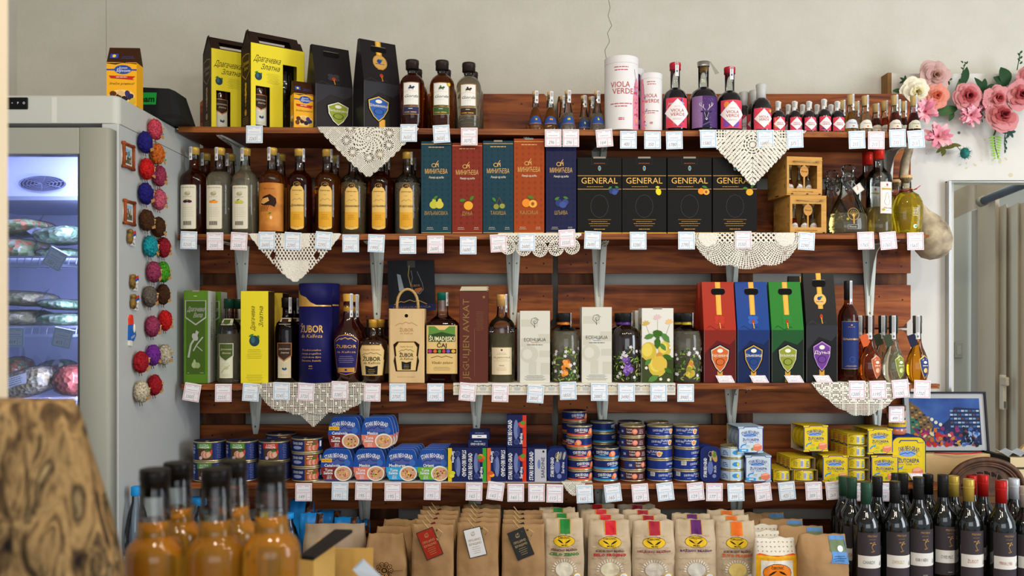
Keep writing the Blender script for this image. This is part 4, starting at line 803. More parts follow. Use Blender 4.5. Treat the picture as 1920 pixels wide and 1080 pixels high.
for px, top, lb, ds in ((1266, 119, lab_viola, 'round-shouldered black liqueur bottle with diamond floral label beside the short tube'), (1319, 117, lab_deer, 'round-shouldered black liqueur bottle with purple deer label'), (1368, 127, lab_viola, 'round-shouldered black liqueur bottle with diamond floral label, right of the deer label')):
    cork = px == 1319
    def ex(t, R, H, rad, cork=cork):
        r = R*.43; b = MB()
        if cork:
            b.lathe([(r*1.02, H*.935), (r*1.05, H*1.0), (r*.6, H*1.005)], M('9c9a96', .3, .7), 20, cap0=False); b.add([(r*.9, -r*.4, H), (r*1.9, -r*.4, H*.82), (r*2.6, -r*.4, H*.84), (r*1.1, -r*.4, H*1.003)], [(0, 1, 2, 3)], M('77756f', .4, .5)); o = b.build('metal_tag', t)
            b = MB(); b.lathe([(r*.7, H*.87), (r*.8, H*.93)], M('b88a54', .8), 14); b.build('cork', t)
        else:
            m = curved(r*1.06, .15); b.rect(m, -.006, H*.80, .006, H*.995, M('dcdadc', .6), .5); b.disc(m, 0, H*.87, .0025, .004, M('4c5a7a'), 1, 8); b.line(m, [(0, H*.9), (0, H*.98)], .003, M('a9a9ae'), 1); b.build('tax_seal', t)
    t = bottle(ds, px, on(1, px, 2.825), S(47 if px != 1319 else 52), HH(1, px, top), 'viola', '0e0a10', opaque=False, fill=.64, cap=None if cork else ('cap', 'b8283c', .46, .10), lab=lb, extra=ex, name='liqueur_bottle', group='black floral liqueur bottles')
    [c for c in t.children if c.name.startswith('glass_body')][0].data.materials[0] = M('0c0810', .06, 0, .5)
t = bottle('small black liqueur bottle with white cap and floral label', 1427, on(1, 1427, 2.81), S(38), HH(1, 1427, 158, 2.81), 'mini', '0e0a10', opaque=True, cap=('wax_seal', 'b9b9b8', .5, .30), lab=lab_viola_small, name='liqueur_bottle')
backrow(t, 'small black liqueur bottle half hidden behind the white capped one', .08)
backrow(t, 'small black liqueur bottle peeping out right of the diamond label bottles', .10, -.028)
t = None
def minis(label, px, top, Y=2.805, W=25, group='tiny black liqueur bottles'):
    return bottle(label, px, on(1, px, Y), S(W), HH(1, px, top, Y), 'mini', '0e0a10', opaque=True, cap=('wax_seal', 'cfc8b8', .44, .24), lab=lab_viola_small, name='miniature_liqueur_bottle', group=group, n=20, seal=-.5)
nm = ['directly right of the small white capped bottle', 'second of the front row', 'middle of the front row', 'fourth of the front row', 'rightmost of the front row beside the honey coloured ones']
ms = [minis('tiny black bottle with diamond label, '+n_, px, top) for n_, px, top in zip(nm, (1459, 1490, 1517, 1545, 1570), (191, 191, 191, 187, 191))]
for i, (px, n_) in enumerate(((1478, 'first gap'), (1505, 'second gap'), (1532, 'third gap'), (1558, 'fourth gap'))): minis('tiny black bottle of the back row showing through the %s of the front row' % n_, px, 197, 2.885, 24)
for px, top, lq, lc, back, ds in ((1595, 178, 'c8a040', 'c8d0dc', 1, 'pale yellow miniature with waxed top and bluish label'), (1622, 180, 'e0cfa0', 'ded8cc', 1, 'nearly clear miniature with waxed top and white label'), (1642, 187, '5a3018', 'c8c0b0', 0, 'brownish miniature with waxed top between the pale and the amber ones'), (1677, 179, '9c3a10', 'd8d0c4', 1, 'amber red miniature with waxed top and white label'), (1713, 180, '4a0e0c', 'c8c8b4', 2, 'dark red miniature with waxed top, rightmost on the top shelf')):
    t = bottle(ds, px, on(1, px, 2.805 if px != 1642 else 2.86), S(27), HH(1, px, top, 2.805), 'cone', lq, .55, cap=('wax_seal', 'b89a62', .47, .27), lab=lab_honey(lc), name='miniature_liqueur_bottle', group='miniatures with waxed tops', seal=.7, n=20)
    if back: backrow(t, 'waxed-top miniature standing behind the ' + {1595: 'pale yellow one', 1622: 'nearly clear one', 1677: 'amber red one', 1713: 'dark red one'}[px], .075)
    if back == 2: backrow(t, 'waxed-top miniature between the amber red and the dark red ones', .055, -.028)
# ================================================================ second shelf
row2 = [(364, 277, '7a2c06', lab_box('cherries'), 'label with two dark cherries', .86, 1), (412, 278, None, lab_box('orange'), 'label with an orange fruit', .72, 1), (460, 279, None, lab_box('pear'), 'label with a yellow pear', .80, 1), (510, 278, 'b06018', lab_bird, 'wide amber label with a dark bird', .74, 1),
        (562, 280, '6a1e04', lab_gold('Дуњевача'), 'golden label, leftmost of the golden labels', .74, 0), (614, 281, 'a85a0c', lab_gold('Травари́ца'.replace('\u0301', '')), 'golden label, orange drink', .72, 0), (663, 285, 'dcc890', lab_gold('Виљамовка'), 'golden label, pale drink', .62, 0), (713, 285, '6e2204', lab_gold('Шљива'), 'golden label, dark drink behind the lace point', .76, 0), (764, 286, None, lab_gold('Кајсија'), 'golden label, clear drink, beside the teal box', .62, 0)]
for i, (px, top, lq, lb, ds, fl, sl) in enumerate(row2):
    t = bottle(('gold-capped brandy bottle with ' + ds), px, on(2, px, 2.825), S(47), HH(2, px, top), 'rakija', lq, fl, cap=('cap', 'c8a24a', .42, .085), lab=lb, seal=-.35 if sl else 1.1, name='brandy_bottle', group='gold-capped brandy bottles', lrot=0, p=2.6 if i < 3 else 2.)
    if i not in (2, 4): backrow(t, 'gold-capped bottle behind the one with ' + ds)
for px, top, bt, col, tint, word, fr, ds in ((818, 265, 443, '153b48', '113441', 'ВИЉАМОВКА', 'pear', 'tall teal carton with two pears'), (876, 268, 443, '7c2818', '6e2214', 'ДУЊА', 'quince', 'tall brick-red carton with a yellow quince'), (934, 264, 443, '143947', '10323f', 'ТАКИША', 'cherry', 'tall teal carton with green cherries'), (992, 260, 440, '983f12', '8a380f', 'КАЈСИЈА', 'apricot', 'tall orange carton with apricots'), (1052, 262, 434, '1a1d42', '17193a', 'ШЉИВА', 'plum', 'tall navy carton with blue plums')):
    Y = 2.785; x = X(px, Y); carton(ds, (x, Y, sz(2, x)+.0004), S(57, Y), .08, HH(2, px, top, Y), col, p_minic(word, fr, tint), rz=0, group='tall fruit brandy cartons', rot=(0, 0, 0))
for px, fr, ds in ((1124, 'plum', 'wide black carton with gold lettering and blue plums'), (1208, 'lemon', 'wide black carton with gold lettering and a yellow lemon'), (1293, 'apricot', 'wide black carton with gold lettering and orange apricots'), (1378, 'quince', 'wide black carton with gold lettering behind the lace point')):
    Y = 2.785; x = X(px, Y); carton(ds, (x, Y, sz(2, x)+.0004), S(83, Y), .085, HH(2, px, 295, Y), '121110', p_general(fr, ''), group='wide black cartons', rough=.6)
# plywood crates with rope handles and a round tag
PLY = procmat('plywood', ['a87838', 'c8954c', 'b88440'], (1, 1, 6), 9, 5, .6, .05)
def crate(label, loc, w, d, h, rz):
    t = empty('plywood_crate', label, 'crate', loc, rz, 'plywood crates with miniatures'); b = MB(); k = .0035; bk = M('1c120a', .9)
    b.box(0, w, 0, d, 0, k, PLY); b.box(0, w, 0, d, h-k, h, PLY); b.box(0, k, 0, d, k, h-k, PLY); b.box(w-k, w, 0, d, k, h-k, PLY); b.box(0, w, d-k, d, k, h-k, PLY)
    ls = left_side(0, d)
    for v in (.25, .75): b.rect(ls, d*.06, h*v-.006, d*.06+.003, h*v+.006, bk, 1); b.rect(ls, d*.9, h*v-.006, d*.9+.003, h*v+.006, bk, 1)
    b.rect(ls, d*.4, .002, d*.6, .005, bk, 1); b.build('body', t)
    b = MB()
    for q in ((0, k, w, h*.17), (0, h*.78, w, h), (0, h*.17, w*.06, h*.78), (w*.86, h*.17, w, h*.78), (w*.47, h*.17, w*.51, h*.78)): b.box(q[0], q[2], -.002, 0, q[1], q[3], PLY)
    m = flat(-.002); b.disc(m, w*.49, h*.62, w*.12, h*.15, M('c08a48', .6), 1, 18); b.text(m, 'Memak', w*.49, h*.62, .006, M('5a3a1a'), 2, shear=.3, w=w*.18); b.text(m, 'POKLON PAKOVANJE', w*.45, h*.09, .004, M('5a3a1a'), 1, w=w*.6)
    for q in (.12, .55, .9): b.rect(m, w*q, h*.02, w*q+.007, h*.045, bk, 1)
    b.build('front_panel', t); b = MB(); pts = [(w*.18+(w*.62)*i/10, -.004-.030*sin(pi*i/10), h*.87-.012*sin(pi*i/10)*.5+.0*i) for i in range(11)]; b.tube(pts, .0022, procmat('jute', ['9c7a48', 'c8a870'], (60, 60, 60), 8, 3, .9), 6)
    b.tube([pts[-1], (w*.9, -.008, h*.88), (w*.97, -.012, h*.9)], [.0022, .0016, .0008], _m['jute'], 5); b.tube([pts[-1], (w*.88, -.01, h*.84), (w*.92, -.014, h*.82)], [.002, .0012, .0005], _m['jute'], 5); b.build('rope_handle', t)
    return t
cz = [('lower', (X(1481, 2.79), 2.79), 0., 'c04018', 'd8b060'), ('upper', (X(1474, 2.79), 2.785), .1215, 'a83418', 'c8a050')]
for nme, (cx_, cy2), dz, c1, c2 in cz:
    th = math.radians(9 if dz else 5); l0 = (cx_, cy2, sz(2, cx_)+.0004+dz); crate('plywood crate with rope handle and round tag, %s of the two stacked ones' % nme, l0, .118, .135, .1205, th)
    for i, (dx, cc, pos) in enumerate(((.03, c1, 'left'), (.062, c2, 'middle'), (.092, None, 'right'))):
        bottle('miniature bottle inside the %s plywood crate, %s' % (nme, pos), 0, (l0[0]+dx*cos(th)-.04*sin(th), l0[1]+dx*sin(th)+.04*cos(th), l0[2]+.004), .027, .098, 'cone', cc, .5, cap=('cork', 'c8a060', .42, .16), lab=lab_honey('d8d4cc'), name='miniature_bottle', rz=th, n=16)
# flasks at the right end
def swing(label, parent_loc, rz, col='dcdad2'): pass
def ex_carafe(t, R, H, rad):
    b = MB(); m = curved(rad, -.1); g = GOLD('b88a3c'); 
    b.line(m, [(.017*cos(2*pi*i/20)+.002, .27*H+.019*sin(2*pi*i/20)) for i in range(21)], .0016, g, 1); b.line(m, [(.002, .13*H), (.002, .27*H)], .004, g, 2)
    for i in range(7): a = pi*(i+.5)/7; b.line(m, [(.002, .22*H), (.002+.008*cos(a), .26*H+.006*sin(a)), (.002+.014*cos(a), .27*H+.014*sin(a))], .001, g, 2); b.disc(m, .002+.012*cos(a), .275*H+.011*sin(a), .0016, .0016, M('6a8a5a'), 3, 7)
    b.disc(m, -.016, .2*H, .004, .004, M('b8a83c'), 2); b.frame(m, -.016, .06*H, .016, .12*H, .0006, M('c8c8c8'), 1); b.text(m, 'Memak', 0, .09*H, .005, M('c8c8c8'), 1); b.build('painted_tree', t)
    b = MB(); mp = lambda u, v, l: (.012+u*.8-v*.6, -R*.9-l, .62*H+u*.6+v*.8); b.rect(mp, -.014, -.012, .014, .014, M('dcd8ce'), 0); b.frame(mp, -.0125, -.0105, .0125, .0125, .0005, M('8c5a5a'), 1); b.text(mp, 'Memak', -.001, .005, .005, M('a83c3c'), 1, rot=1.2, w=.014); b.tube([(.004, -R*.9, .67*H), (0, -R*.5, .76*H), (-.01, -R*.3, .74*H), (0, -R*.9, .6*H)], .0007, M('c8b89a'), 4); b.build('hang_tag', t)
t = bottle('clear pear-shaped carafe with glass stopper, painted tree and hanging tag', 0, on(2, 1590, 2.83), S(73), HH(2, 1590, 309), 'carafe', None, .30, cap=('stopper', 'f0f2f0', .32, .22), extra=ex_carafe, name='glass_carafe', sy=.75)
backrow(t, 'clear carafe with glass stopper hidden behind the one with the painted tree', .105, -.012)
def lab_pear(b, m, R, H):
    w = .034; u = .008; b.rect(m, u-w/2, .22*H, u+w/2, .58*H, M('a83c34'), 1); b.rect(m, u-w/2+.0007, .22*H+.0007, u+w/2-.0007, .58*H-.0007, M('dedcd6'), 2); b.disc(m, u, .545*H, .003, .004, M('b8484a'), 3); b.rect(m, u-.013, .488*H, u+.013, .508*H, M('b89a4a'), 3); b.lines(m, u, .525*H, .018, 1, .01, .0005, INK, 3)
    b.line(m, [(u+.0085*cos(2*pi*i/14)*(.55+.45*(sin(2*pi*i/14) < 0)), .385*H+.02*sin(2*pi*i/14)) for i in range(15)], .0007, M('a8883c'), 3); b.text(m, 'Memak', u+.003, .285*H, .006, M('a83c34'), 3, shear=.3); b.disc(m, u-.009, .265*H, .004, .004, M('b8a83c'), 4); b.lines(m, u+.002, .255*H, .014, 1, .01, .0006, INK, 3)
lab_pear.k = 1.3
t = bottle('clear brandy bottle with red cap and white label with a pear', 0, on(2, 1648, 2.81), S(46), HH(2, 1648, 275, 2.81), 'rakija', 'e8d890', .30, cap=('cap', 'c8281c', .43, .15), lab=lab_pear, name='brandy_bottle')
backrow(t, 'clear brandy bottle with red cap standing behind the one with the pear label', .10, .004).location.z -= .0
def ex_jug(t, R, H, rad):
    b = MB(); r = .42*R; b.tube([(r*1.08*cos(a/8*2*pi), -r*1.08*sin(a/8*2*pi), .75*H+.002*sin(a)) for a in range(8)], .0014, M('c02020', .6), 5, True); b.tube([(r, -r*.5, .75*H), (r*1.6, -r*.8, .78*H), (r*2.1, -r*.8, .82*H)], .0012, M('c02020', .6), 5); b.tube([(r, -r*.5, .75*H), (r*1.5, -r*.9, .76*H)], .0012, M('c02020', .6), 5); b.build('red_string', t)
t = bottle('yellow brandy in a square jug with cork and red string', 0, on(2, 1699, 2.82), S(52), HH(2, 1699, 330), 'jug', 'f6d82c', .70, lk=.88, cap=('cork', 'c8a878', .42, .12), name='glass_jug', p=4, lab=lambda b, m, R, H: (b.lines(m, .010, .42*H, .014, 6, .0045, .0014, M('e8e8e4'), 1, 4, 'l'), b.disc(m, .010, .12*H, .006, .006, M('e8ece8'), 1), b.disc(m, .012, .12*H, .003, .003, M('3a9a3a'), 2)), extra=ex_jug)
backrow(t, 'square glass jug with cork standing behind the yellow one', .09, .006)
# gourd with a curved neck hanging at the shelf end
b = MB(); gm_ = procmat('gourd_skin', ['4a4034', '9c8c74', 'c8b898', '7a6a54'], (1, 1, 1), 14, 8, .6, .1, pos=[.32, .45, .6, .75]); gy = 2.93
gp = [(1745, 449, 0.0), (1752, 486, .014), (1751, 480, .04), (1750, 468, .055), (1749, 452, .0615), (1745, 436, .059), (1737, 420, .048), (1726, 404, .032), (1712, 380, .021), (1699, 352, .0165), (1694, 330, .0145), (1697, 305, .0145), (1703, 285, .0135), (1707, 268, .012)]
P3 = [(X(px, gy), gy, Z(py, gy)) for px, py, r in gp[1:]]; b.tube(P3, [g[2] for g in gp[1:]], gm_, 22)
single(b, 'dried_gourd', 'dried mottled gourd with long curved neck hanging at the right end of the shelves', 'gourd', (0, 0, 0))
# ================================================================ third shelf
def p_green(b, m, w, h):
    b.rect(m, -w*.39, h*.10, w*.39, h*.90, M('3f5a1c'), 1); s_ = M('b8b8ae', .3, .4); b.poly(m, crest(0, h*.76, w*.88, h*.27), s_, 2); b.poly(m, crest(0, h*.765, w*.80, h*.245), M('3f5a1c'), 3); b.text(m, 'Драгачевка', 0, h*.80, h*.05, s_, 4, w=w*.7, shear=.3); b.text(m, 'Вила', w*.08, h*.735, h*.05, s_, 4, w=w*.36, shear=.3)
    b.line(m, [(-w*.3, h*.28), (-w*.2, h*.42), (0, h*.5), (w*.1, h*.56)], .006, s_, 2); b.line(m, [(-w*.1, h*.35), (w*.05, h*.42), (w*.3, h*.5)], .004, s_, 2); b.disc(m, -.002, h*.50, w*.12, h*.045, s_, 3, 9, .5); b.line(m, [(0, h*.52), (w*.04, h*.57)], .004, s_, 3); b.line(m, [(w*.06, h*.4), (w*.28, h*.35)], .0025, s_, 2)
    b.disc(m, -w*.05, h*.2, w*.12, h*.035, M('9aaa7a'), 2); b.disc(m, w*.08, h*.195, w*.11, h*.032, M('8a9c68'), 2.5); b.disc(m, -w*.05, h*.235, w*.05, h*.025, M('9aaa7a'), 2); b.lines(m, 0, h*.94, w*.22, 1, .01, .0018, M('c8d0b0'), 1)
    b.lines(m, -w*.3, h*.115, w*.12, 1, .01, .001, M('c8c8b0'), 2); b.lines(m, w*.26, h*.115, w*.2, 1, .01, .001, M('c8c8b0'), 2)
def sd_green(b, rs, ls, d, h): b.rect(rs, .001, .001, d-.001, h-.001, M('c9cdc0'), .5); b.text(rs, 'Драгачевка', d*.45, h*.66, .012, INK, 1, w=h*.42, rot=pi/2, shear=.3); b.text(rs, 'Вила', d*.72, h*.62, .012, INK, 1, w=h*.16, rot=pi/2, shear=.3)
def K3(px, Y=2.785): x = X(px, Y); return (x, Y, sz(3, x)+.0004)
carton('green carton with silver crest and horse at the left end of the third shelf', K3(367), S(44), .09, HH(3, 367, 545, 2.785), '537c20', p_green, sd_green, rz=.06, group='green crest cartons')
carton('green carton behind the crested one at the left end of the third shelf', (X(392, 2.89), 2.893, K3(367)[2]), S(44), .075, HH(3, 380, 545, 2.785), '537c20', p_green, sd_green, rz=.05, group='green crest cartons')
t = bottle('clear bottle with dark green cap and green crest label', 0, on(3, 430, 2.83), S(44), HH(3, 430, 560), 'long', None, .58, cap=('cap', '123a2c', .46, .12), lab=lab_drag('4a5a2a', 'c8c8b8', 'Вила', 'd4d4b8', False), name='brandy_bottle'); backrow(t, 'clear bottle with dark green cap hidden behind the one with the green crest label')
def p_yel(b, m, w, h):
    b.text(m, 'Драгачевка', -w*.06, h*.70, .013, INK, 1, w=h*.26, rot=pi/2, shear=.3); b.text(m, 'Златна', w*.24, h*.72, .013, INK, 1, w=h*.22, rot=pi/2, shear=.3); fruit(b, m, 0, h*.46, w*.42, 'plumleaf', 1); b.lines(m, 0, h*.365, w*.62, 6, h*.018, .0008, M('6a6218'), 1); b.lines(m, 0, h*.09, w*.62, 5, h*.015, .0007, M('6a6218'), 1, 5)
carton('tall bright yellow carton with sideways lettering on the third shelf', K3(477), S(51), .08, HH(3, 477, 546, 2.785), 'e3d22c', p_yel, sidecol='3a2418', rz=.02, tab=False, group='yellow and brown cartons')
carton('yellow carton with brown side hidden behind the bright yellow one', (X(505, 2.88), 2.88, K3(477)[2]), S(51), .08, HH(3, 477, 548, 2.785), 'd8b83a', None, sidecol='3a2418', tab=False, group='yellow and brown cartons')
t = bottle('dark bottle with black cap and brown crest label', 0, on(3, 538, 2.83), S(44), HH(3, 538, 558), 'long', '2c0c04', .9, cap=('cap', '1a1716', .46, .12), lab=lab_drag('3a2a22', 'b8794a', 'Златна', 'd4c8a8'), name='brandy_bottle', seal=.9); backrow(t, 'dark bottle with black cap hidden behind the one with the brown crest label')
def ztube(label, px, Y, top):
    t = empty('cardboard_tube', label, 'tube', on(3, px, Y)); H = HH(3, px, top, Y); R = S(61, Y)/2; N_ = M('191850', .5); G = GOLD('d0a050'); b = MB(); b.lathe([(R, 0), (R, H*.766)], N_, 40); m = curved(R, -.1)
    b.text(m, 'ŽUBOR', 0, H*.545, .022, G, 1, w=R*1.55, bold=.02); b.text(m, 'da Kalloza', 0, H*.475, .011, G, 1, w=R*1.4, shear=.3)
    for i, s_ in enumerate(('Tradicionalna', 'ravnja pogačica', 'od plodova šljiva', 'čuvene žezula')): b.text(m, s_, 0, H*(.335-.035*i), .0055, G, 1, w=R*1.25, shear=.2)
    b.text(m, '40%', 0, H*.175, .005, G, 1); b.lines(m, 0, H*.15, R*.35, 1, .01, .001, G, 1); b.build('body', t)
    b = MB(); b.lathe([(R+.0004, H*.768), (R+.0004, H-.002), (R-.003, H)], N_, 40); m = curved(R+.0004, -.1); b.rect(m, -R*1.2, H*.768, R*1.5, H*.782, G, 1); b.poly(m, [(-R*1.25, H*.782), (-R*1.2, H*.90), (-R*1.05, H*.935), (-R*.8, H*.885), (-R*.3, H*.86), (0, H*.81), (R*.35, H*.782)], GOLD('c89848'), 1); b.build('lid', t); return t
ztube('dark blue cardboard tube with gold mountain and lettering', 592, 2.815, 532); ztube('dark blue cardboard tube hidden behind the one with gold lettering', 606, 2.925, 532)
t = bottle('dark bottle with gold wax cap and tall blue and gold label', 0, on(3, 653, 2.82), S(56), HH(3, 653, 551), 'waist', '2a0a04', opaque=True, cap=('wax_seal', 'c8963a', .36, .2), lab=lab_zubor_tall, seal=.8, name='brandy_bottle'); backrow(t, 'dark bottle with gold wax cap hidden behind the blue and gold label')
t = bottle('short dark bottle with gold cap and cream mountain label', 0, on(3, 700, 2.815), S(53), HH(3, 700, 599), 'skull', '241008', opaque=True, cap=('cap', 'c8963a', .34, .13), lab=lab_zubor_short, name='brandy_bottle', p=2.4); backrow(t, 'short dark bottle hidden behind the one with the cream mountain label', .09, .008)
carton('small black box behind the short dark bottles', (X(705, 2.93), 2.935, K3(700)[2]), S(38), .05, .20, '141210', tab=False)
# pale wooden box with rope, label showing in a cut-out
t = empty('wooden_gift_box', 'pale wooden gift box with rope loop and cut-out window', 'gift box', K3(762, 2.78)); w, h, d = S(66), HH(3, 762, 579, 2.78), .075; PW = procmat('pale_wood', ['c8a878', 'dcc090'], (8, 8, 1), 2, 4, .6)
b = MB(); b.box(-w/2, w/2, .006, d, 0, h, PW, .001); b.build('body', t); b = MB(); b.box(-w/2+.004, w/2-.006, 0, .006, .001, h-.002, PW, .0008); m = flat(0)
b.poly(m, [(-w*.30, h*.16), (w*.30, h*.16), (w*.36, h*.30), (w*.33, h*.36), (w*.37, h*.52), (w*.26, h*.56), (-w*.26, h*.56), (-w*.37, h*.52), (-w*.33, h*.36), (-w*.36, h*.30)], M('1c120c', .8), 1)
mountains(b, m, 0, h*.77, w*.62, .012, M('b08850'), 1); b.text(m, 'ŽUBOR', 0, h*.715, .010, M('b08850'), 1, w=w*.4, bold=.02); b.text(m, 'da Kalloza', 0, h*.67, .006, M('b08850'), 1, w=w*.36, shear=.3); b.text(m, 'PRODUCT OF SERBIA', 0, h*.085, .004, M('b8925c'), 1, w=w*.5); b.disc(m, 0, h*.905, .0055, .0055, M('0c0806', .9), 1); b.build('sliding_lid', t)
b = MB(); zubor_cream(b, flat(-.0005), w*.62, h*.17, h*.55); b.build('label', t)
b = MB(); b.tube([(-.034+.0*i+.034*(1-cos(pi*i/12))*1.0, .03, h-.006+.068*sin(pi*i/12)**.7) for i in range(13)], .0045, procmat('jute', ['9c7a48'], (1, 1, 1)), 8); b.build('rope_handle', t)
# dark poster card standing behind
b = MB(); pw, ph = S(88, 2.98), S(95, 2.98); b.box(-pw/2, pw/2, 0, .0015, 0, ph, M('0d0c12', .35)); m = flat(0)
b.rect(m, -pw/2, 0, pw/2, ph*.13, M('141c4c', .35), 1); mountains(b, m, -.005, ph*.13, pw*.7, ph*.09, GOLD('a87838'), 2); b.text(m, 'PLANINSKA KUĆA', 0, ph*.075, .006, M('8a7a5a'), 2, w=pw*.8)
gs = M('8a8f94', .3); b.line(m, [(.0, ph*.80), (.004, ph*.66), (-.002, ph*.5), (.008, ph*.38), (.026, ph*.33), (.04, ph*.42), (.036, ph*.55), (.02, ph*.78)], .0014, gs, 2); b.poly(m, [(.008, ph*.40), (.022, ph*.345), (.037, ph*.42), (.034, ph*.46), (.012, ph*.44)], M('b0622a', .3), 2); b.text(m, 'ŽUBOR', .012, ph*.5, .007, GOLD('9c6a3a'), 3)
b.poly(m, [(-.048, ph*.74), (-.036, ph*.72), (-.024, ph*.40), (-.042, ph*.40)], M('9aa0a8', .3), 2); b.rect(m, -.012, ph*.86, .014, ph*.995, M('4a4640', .4), 2); b.line(m, [(-.006, ph*.9), (-.01, ph*.7), (-.002, ph*.5)], .003, M('a8904c'), 3)
single(b, 'poster_card', 'dark poster card of a tasting glass fixed behind the pale wooden gift box', 'poster', (X(773, 2.99), 2.99, Z(583, 2.99)), rot=(-.0, -.03, 0))
t = bottle('flat dark liquor bottle with green cap and cream and green label', 0, on(3, 830, 2.82), S(63), HH(3, 830, 549), 'square', '5a1a06', .70, cap=('cap', '0c5a4a', .34, .085), lab=lab_sumad, seal=1.0, name='liquor_bottle', p=7, sy=.62)
def p_brown(b, m, w, h):
    G = GOLD('7a5a1c'); b.text(m, 'JEGULJEN AVKAT', -w*.27, h*.48, .02, G, 1, w=h*.88, rot=pi/2); b.lines(m, w*.22, h*.78, w*.3, 12, h*.018, .0007, G, 1); b.disc(m, w*.36, h*.94, .004, .004, G, 1); b.line(m, [(w*.03, h*.08), (w*.03, h*.6)], .0008, G, 1)
t = carton('tall brown carton with sideways gold lettering and a stack of cards on top', K3(888, 2.78), S(53), .08, HH(3, 888, 547, 2.78), '5a2c22', p_brown, name='liquor_box', tab=False, sidecol='6a3a2c')
b = MB()
for i in range(6): b.box(-.043+.001*i, .040+.002*(i % 3), -.004-.001*(i % 2), .055, .0022*i, .0022*i+.0018, M('cfc4a4' if i % 2 else 'd8d0b4', .7))
single(b, 'card_stack', 'small stack of cream cards lying on the tall brown carton', 'cards', (K3(887)[0]+.002, 2.783, K3(887)[2]+HH(3, 888, 547, 2.78)+.003), rz=-.04)
t = bottle('clear brandy bottle with long cork and cream label', 0, on(3, 941, 2.83), S(49), HH(3, 941, 552), 'rakija', 'e8e4b8', .56, cap=('cork_stopper', 'c89c5c', .42, .14), lab=lab_viljam, name='brandy_bottle', seal=1.0)
def swirl(b, m, u, v, s, mat, l=2):
    b.line(m, [(u+s*.5*cos(a*1.05+.3), v+s*.5*sin(a*1.05+.3)) for a in range(0, 5)]+[(u, v-s*.75), (u-s*.05, v-s*.1)], .0009, mat, l); b.line(m, [(u+s*(.03+.035*k)*cos(k*.8), v+s*(.03+.035*k)*sin(k*.8)) for k in range(11)], .0009, mat, l)
def p_esen(word2, c2):
    def f(b, m, w, h):
        T_ = M('c6c3b4'); 
        for q in ((-.45, .78, .1, .88), (-.45, .5, -.2, .62), (.12, .55, .5, .68), (-.5, .38, -.3, .42), (.15, .36, .5, .45), (-.2, .12, .05, .3), (.2, .12, .5, .28)): b.rect(m, q[0]*w, q[1]*h, q[2]*w, q[3]*h, T_, .6)
        b.disc(m, -w*.19, h*.40, w*.3, h*.12, T_, .7, 18); b.disc(m, -w*.25, h*.40, w*.16, h*.07, M('d2d0c4'), .8, 18); swirl(b, m, 0, h*.85, w*.28, INK)
        b.text(m, 'ЕСЕНЦИЈА', 0, h*.60, h*.042, INK, 2, w=w*.72, bold=.018); b.lines(m, 0, h*.56, w*.34, 1, .01, .0018, M(c2), 2); b.lines(m, 0, h*.53, w*.7, 1, .01, .0022, M('6a6a62'), 2); b.lines(m, 0, h*.105, w*.72, 5, h*.016, .001, M('6a6a6a'), 2)
    return f
def sd_flor(b, rs, ls, d, h):
    for m in (ls, rs): flor(b, m, .002, .004, d-.002, h*.9, 5, 40, ['3a5a22', 'e0903a', '6a8a3a', '28401a', 'd8b03a'], 1)
carton('white carton with black lettering, left one, between corked bottle and orange fruit bottle', K3(1003, 2.78), S(56), .08, HH(3, 1003, 583, 2.78), 'd2d0c4', p_esen('', 'c87a3a'), sd_flor, group='white lettered cartons', tab=False)
carton('white carton behind the left lettered one with a floral side', (X(997, 2.88), 2.875, K3(1003)[2]), S(56), .08, HH(3, 1003, 586, 2.78), 'd2d0c4', None, sd_flor, group='white lettered cartons', tab=False)
carton('white carton with black lettering, right one, between orange and purple fruit bottles', K3(1119, 2.785), S(56), .085, HH(3, 1119, 576, 2.785), 'd2d0c4', p_esen('', '6a8ac8'), group='white lettered cartons', tab=False)
for px, lq, lb, ds in ((1060, None, lab_floral(['d87a28', 'e89a40', 'c8641c', 'f0b060'], 'or', 3), 'clear black-capped bottle painted with orange fruit'), (1174, '1e1008', lab_floral(['5c3a8c', '7a54a8', '4a2c70', '9a7ac0'], 'pl', 4), 'dark black-capped bottle painted with purple plums'), (1288, None, lab_floral(['b8a030', 'd0b840', '8a9030', 'c87a3a'], 'pear', 5), 'clear black-capped bottle painted with pears')):
    t = bottle(ds, 0, on(3, px, 2.825), S(53), HH(3, px, 587), 'apoth', lq, .74, cap=('cap', '232426', .44, .13), lab=lb, name='painted_bottle', seal=1.15, opaque=(lq is not None)); backrow(t, 'black-capped bottle hidden behind the ' + ds, .105, -.006)
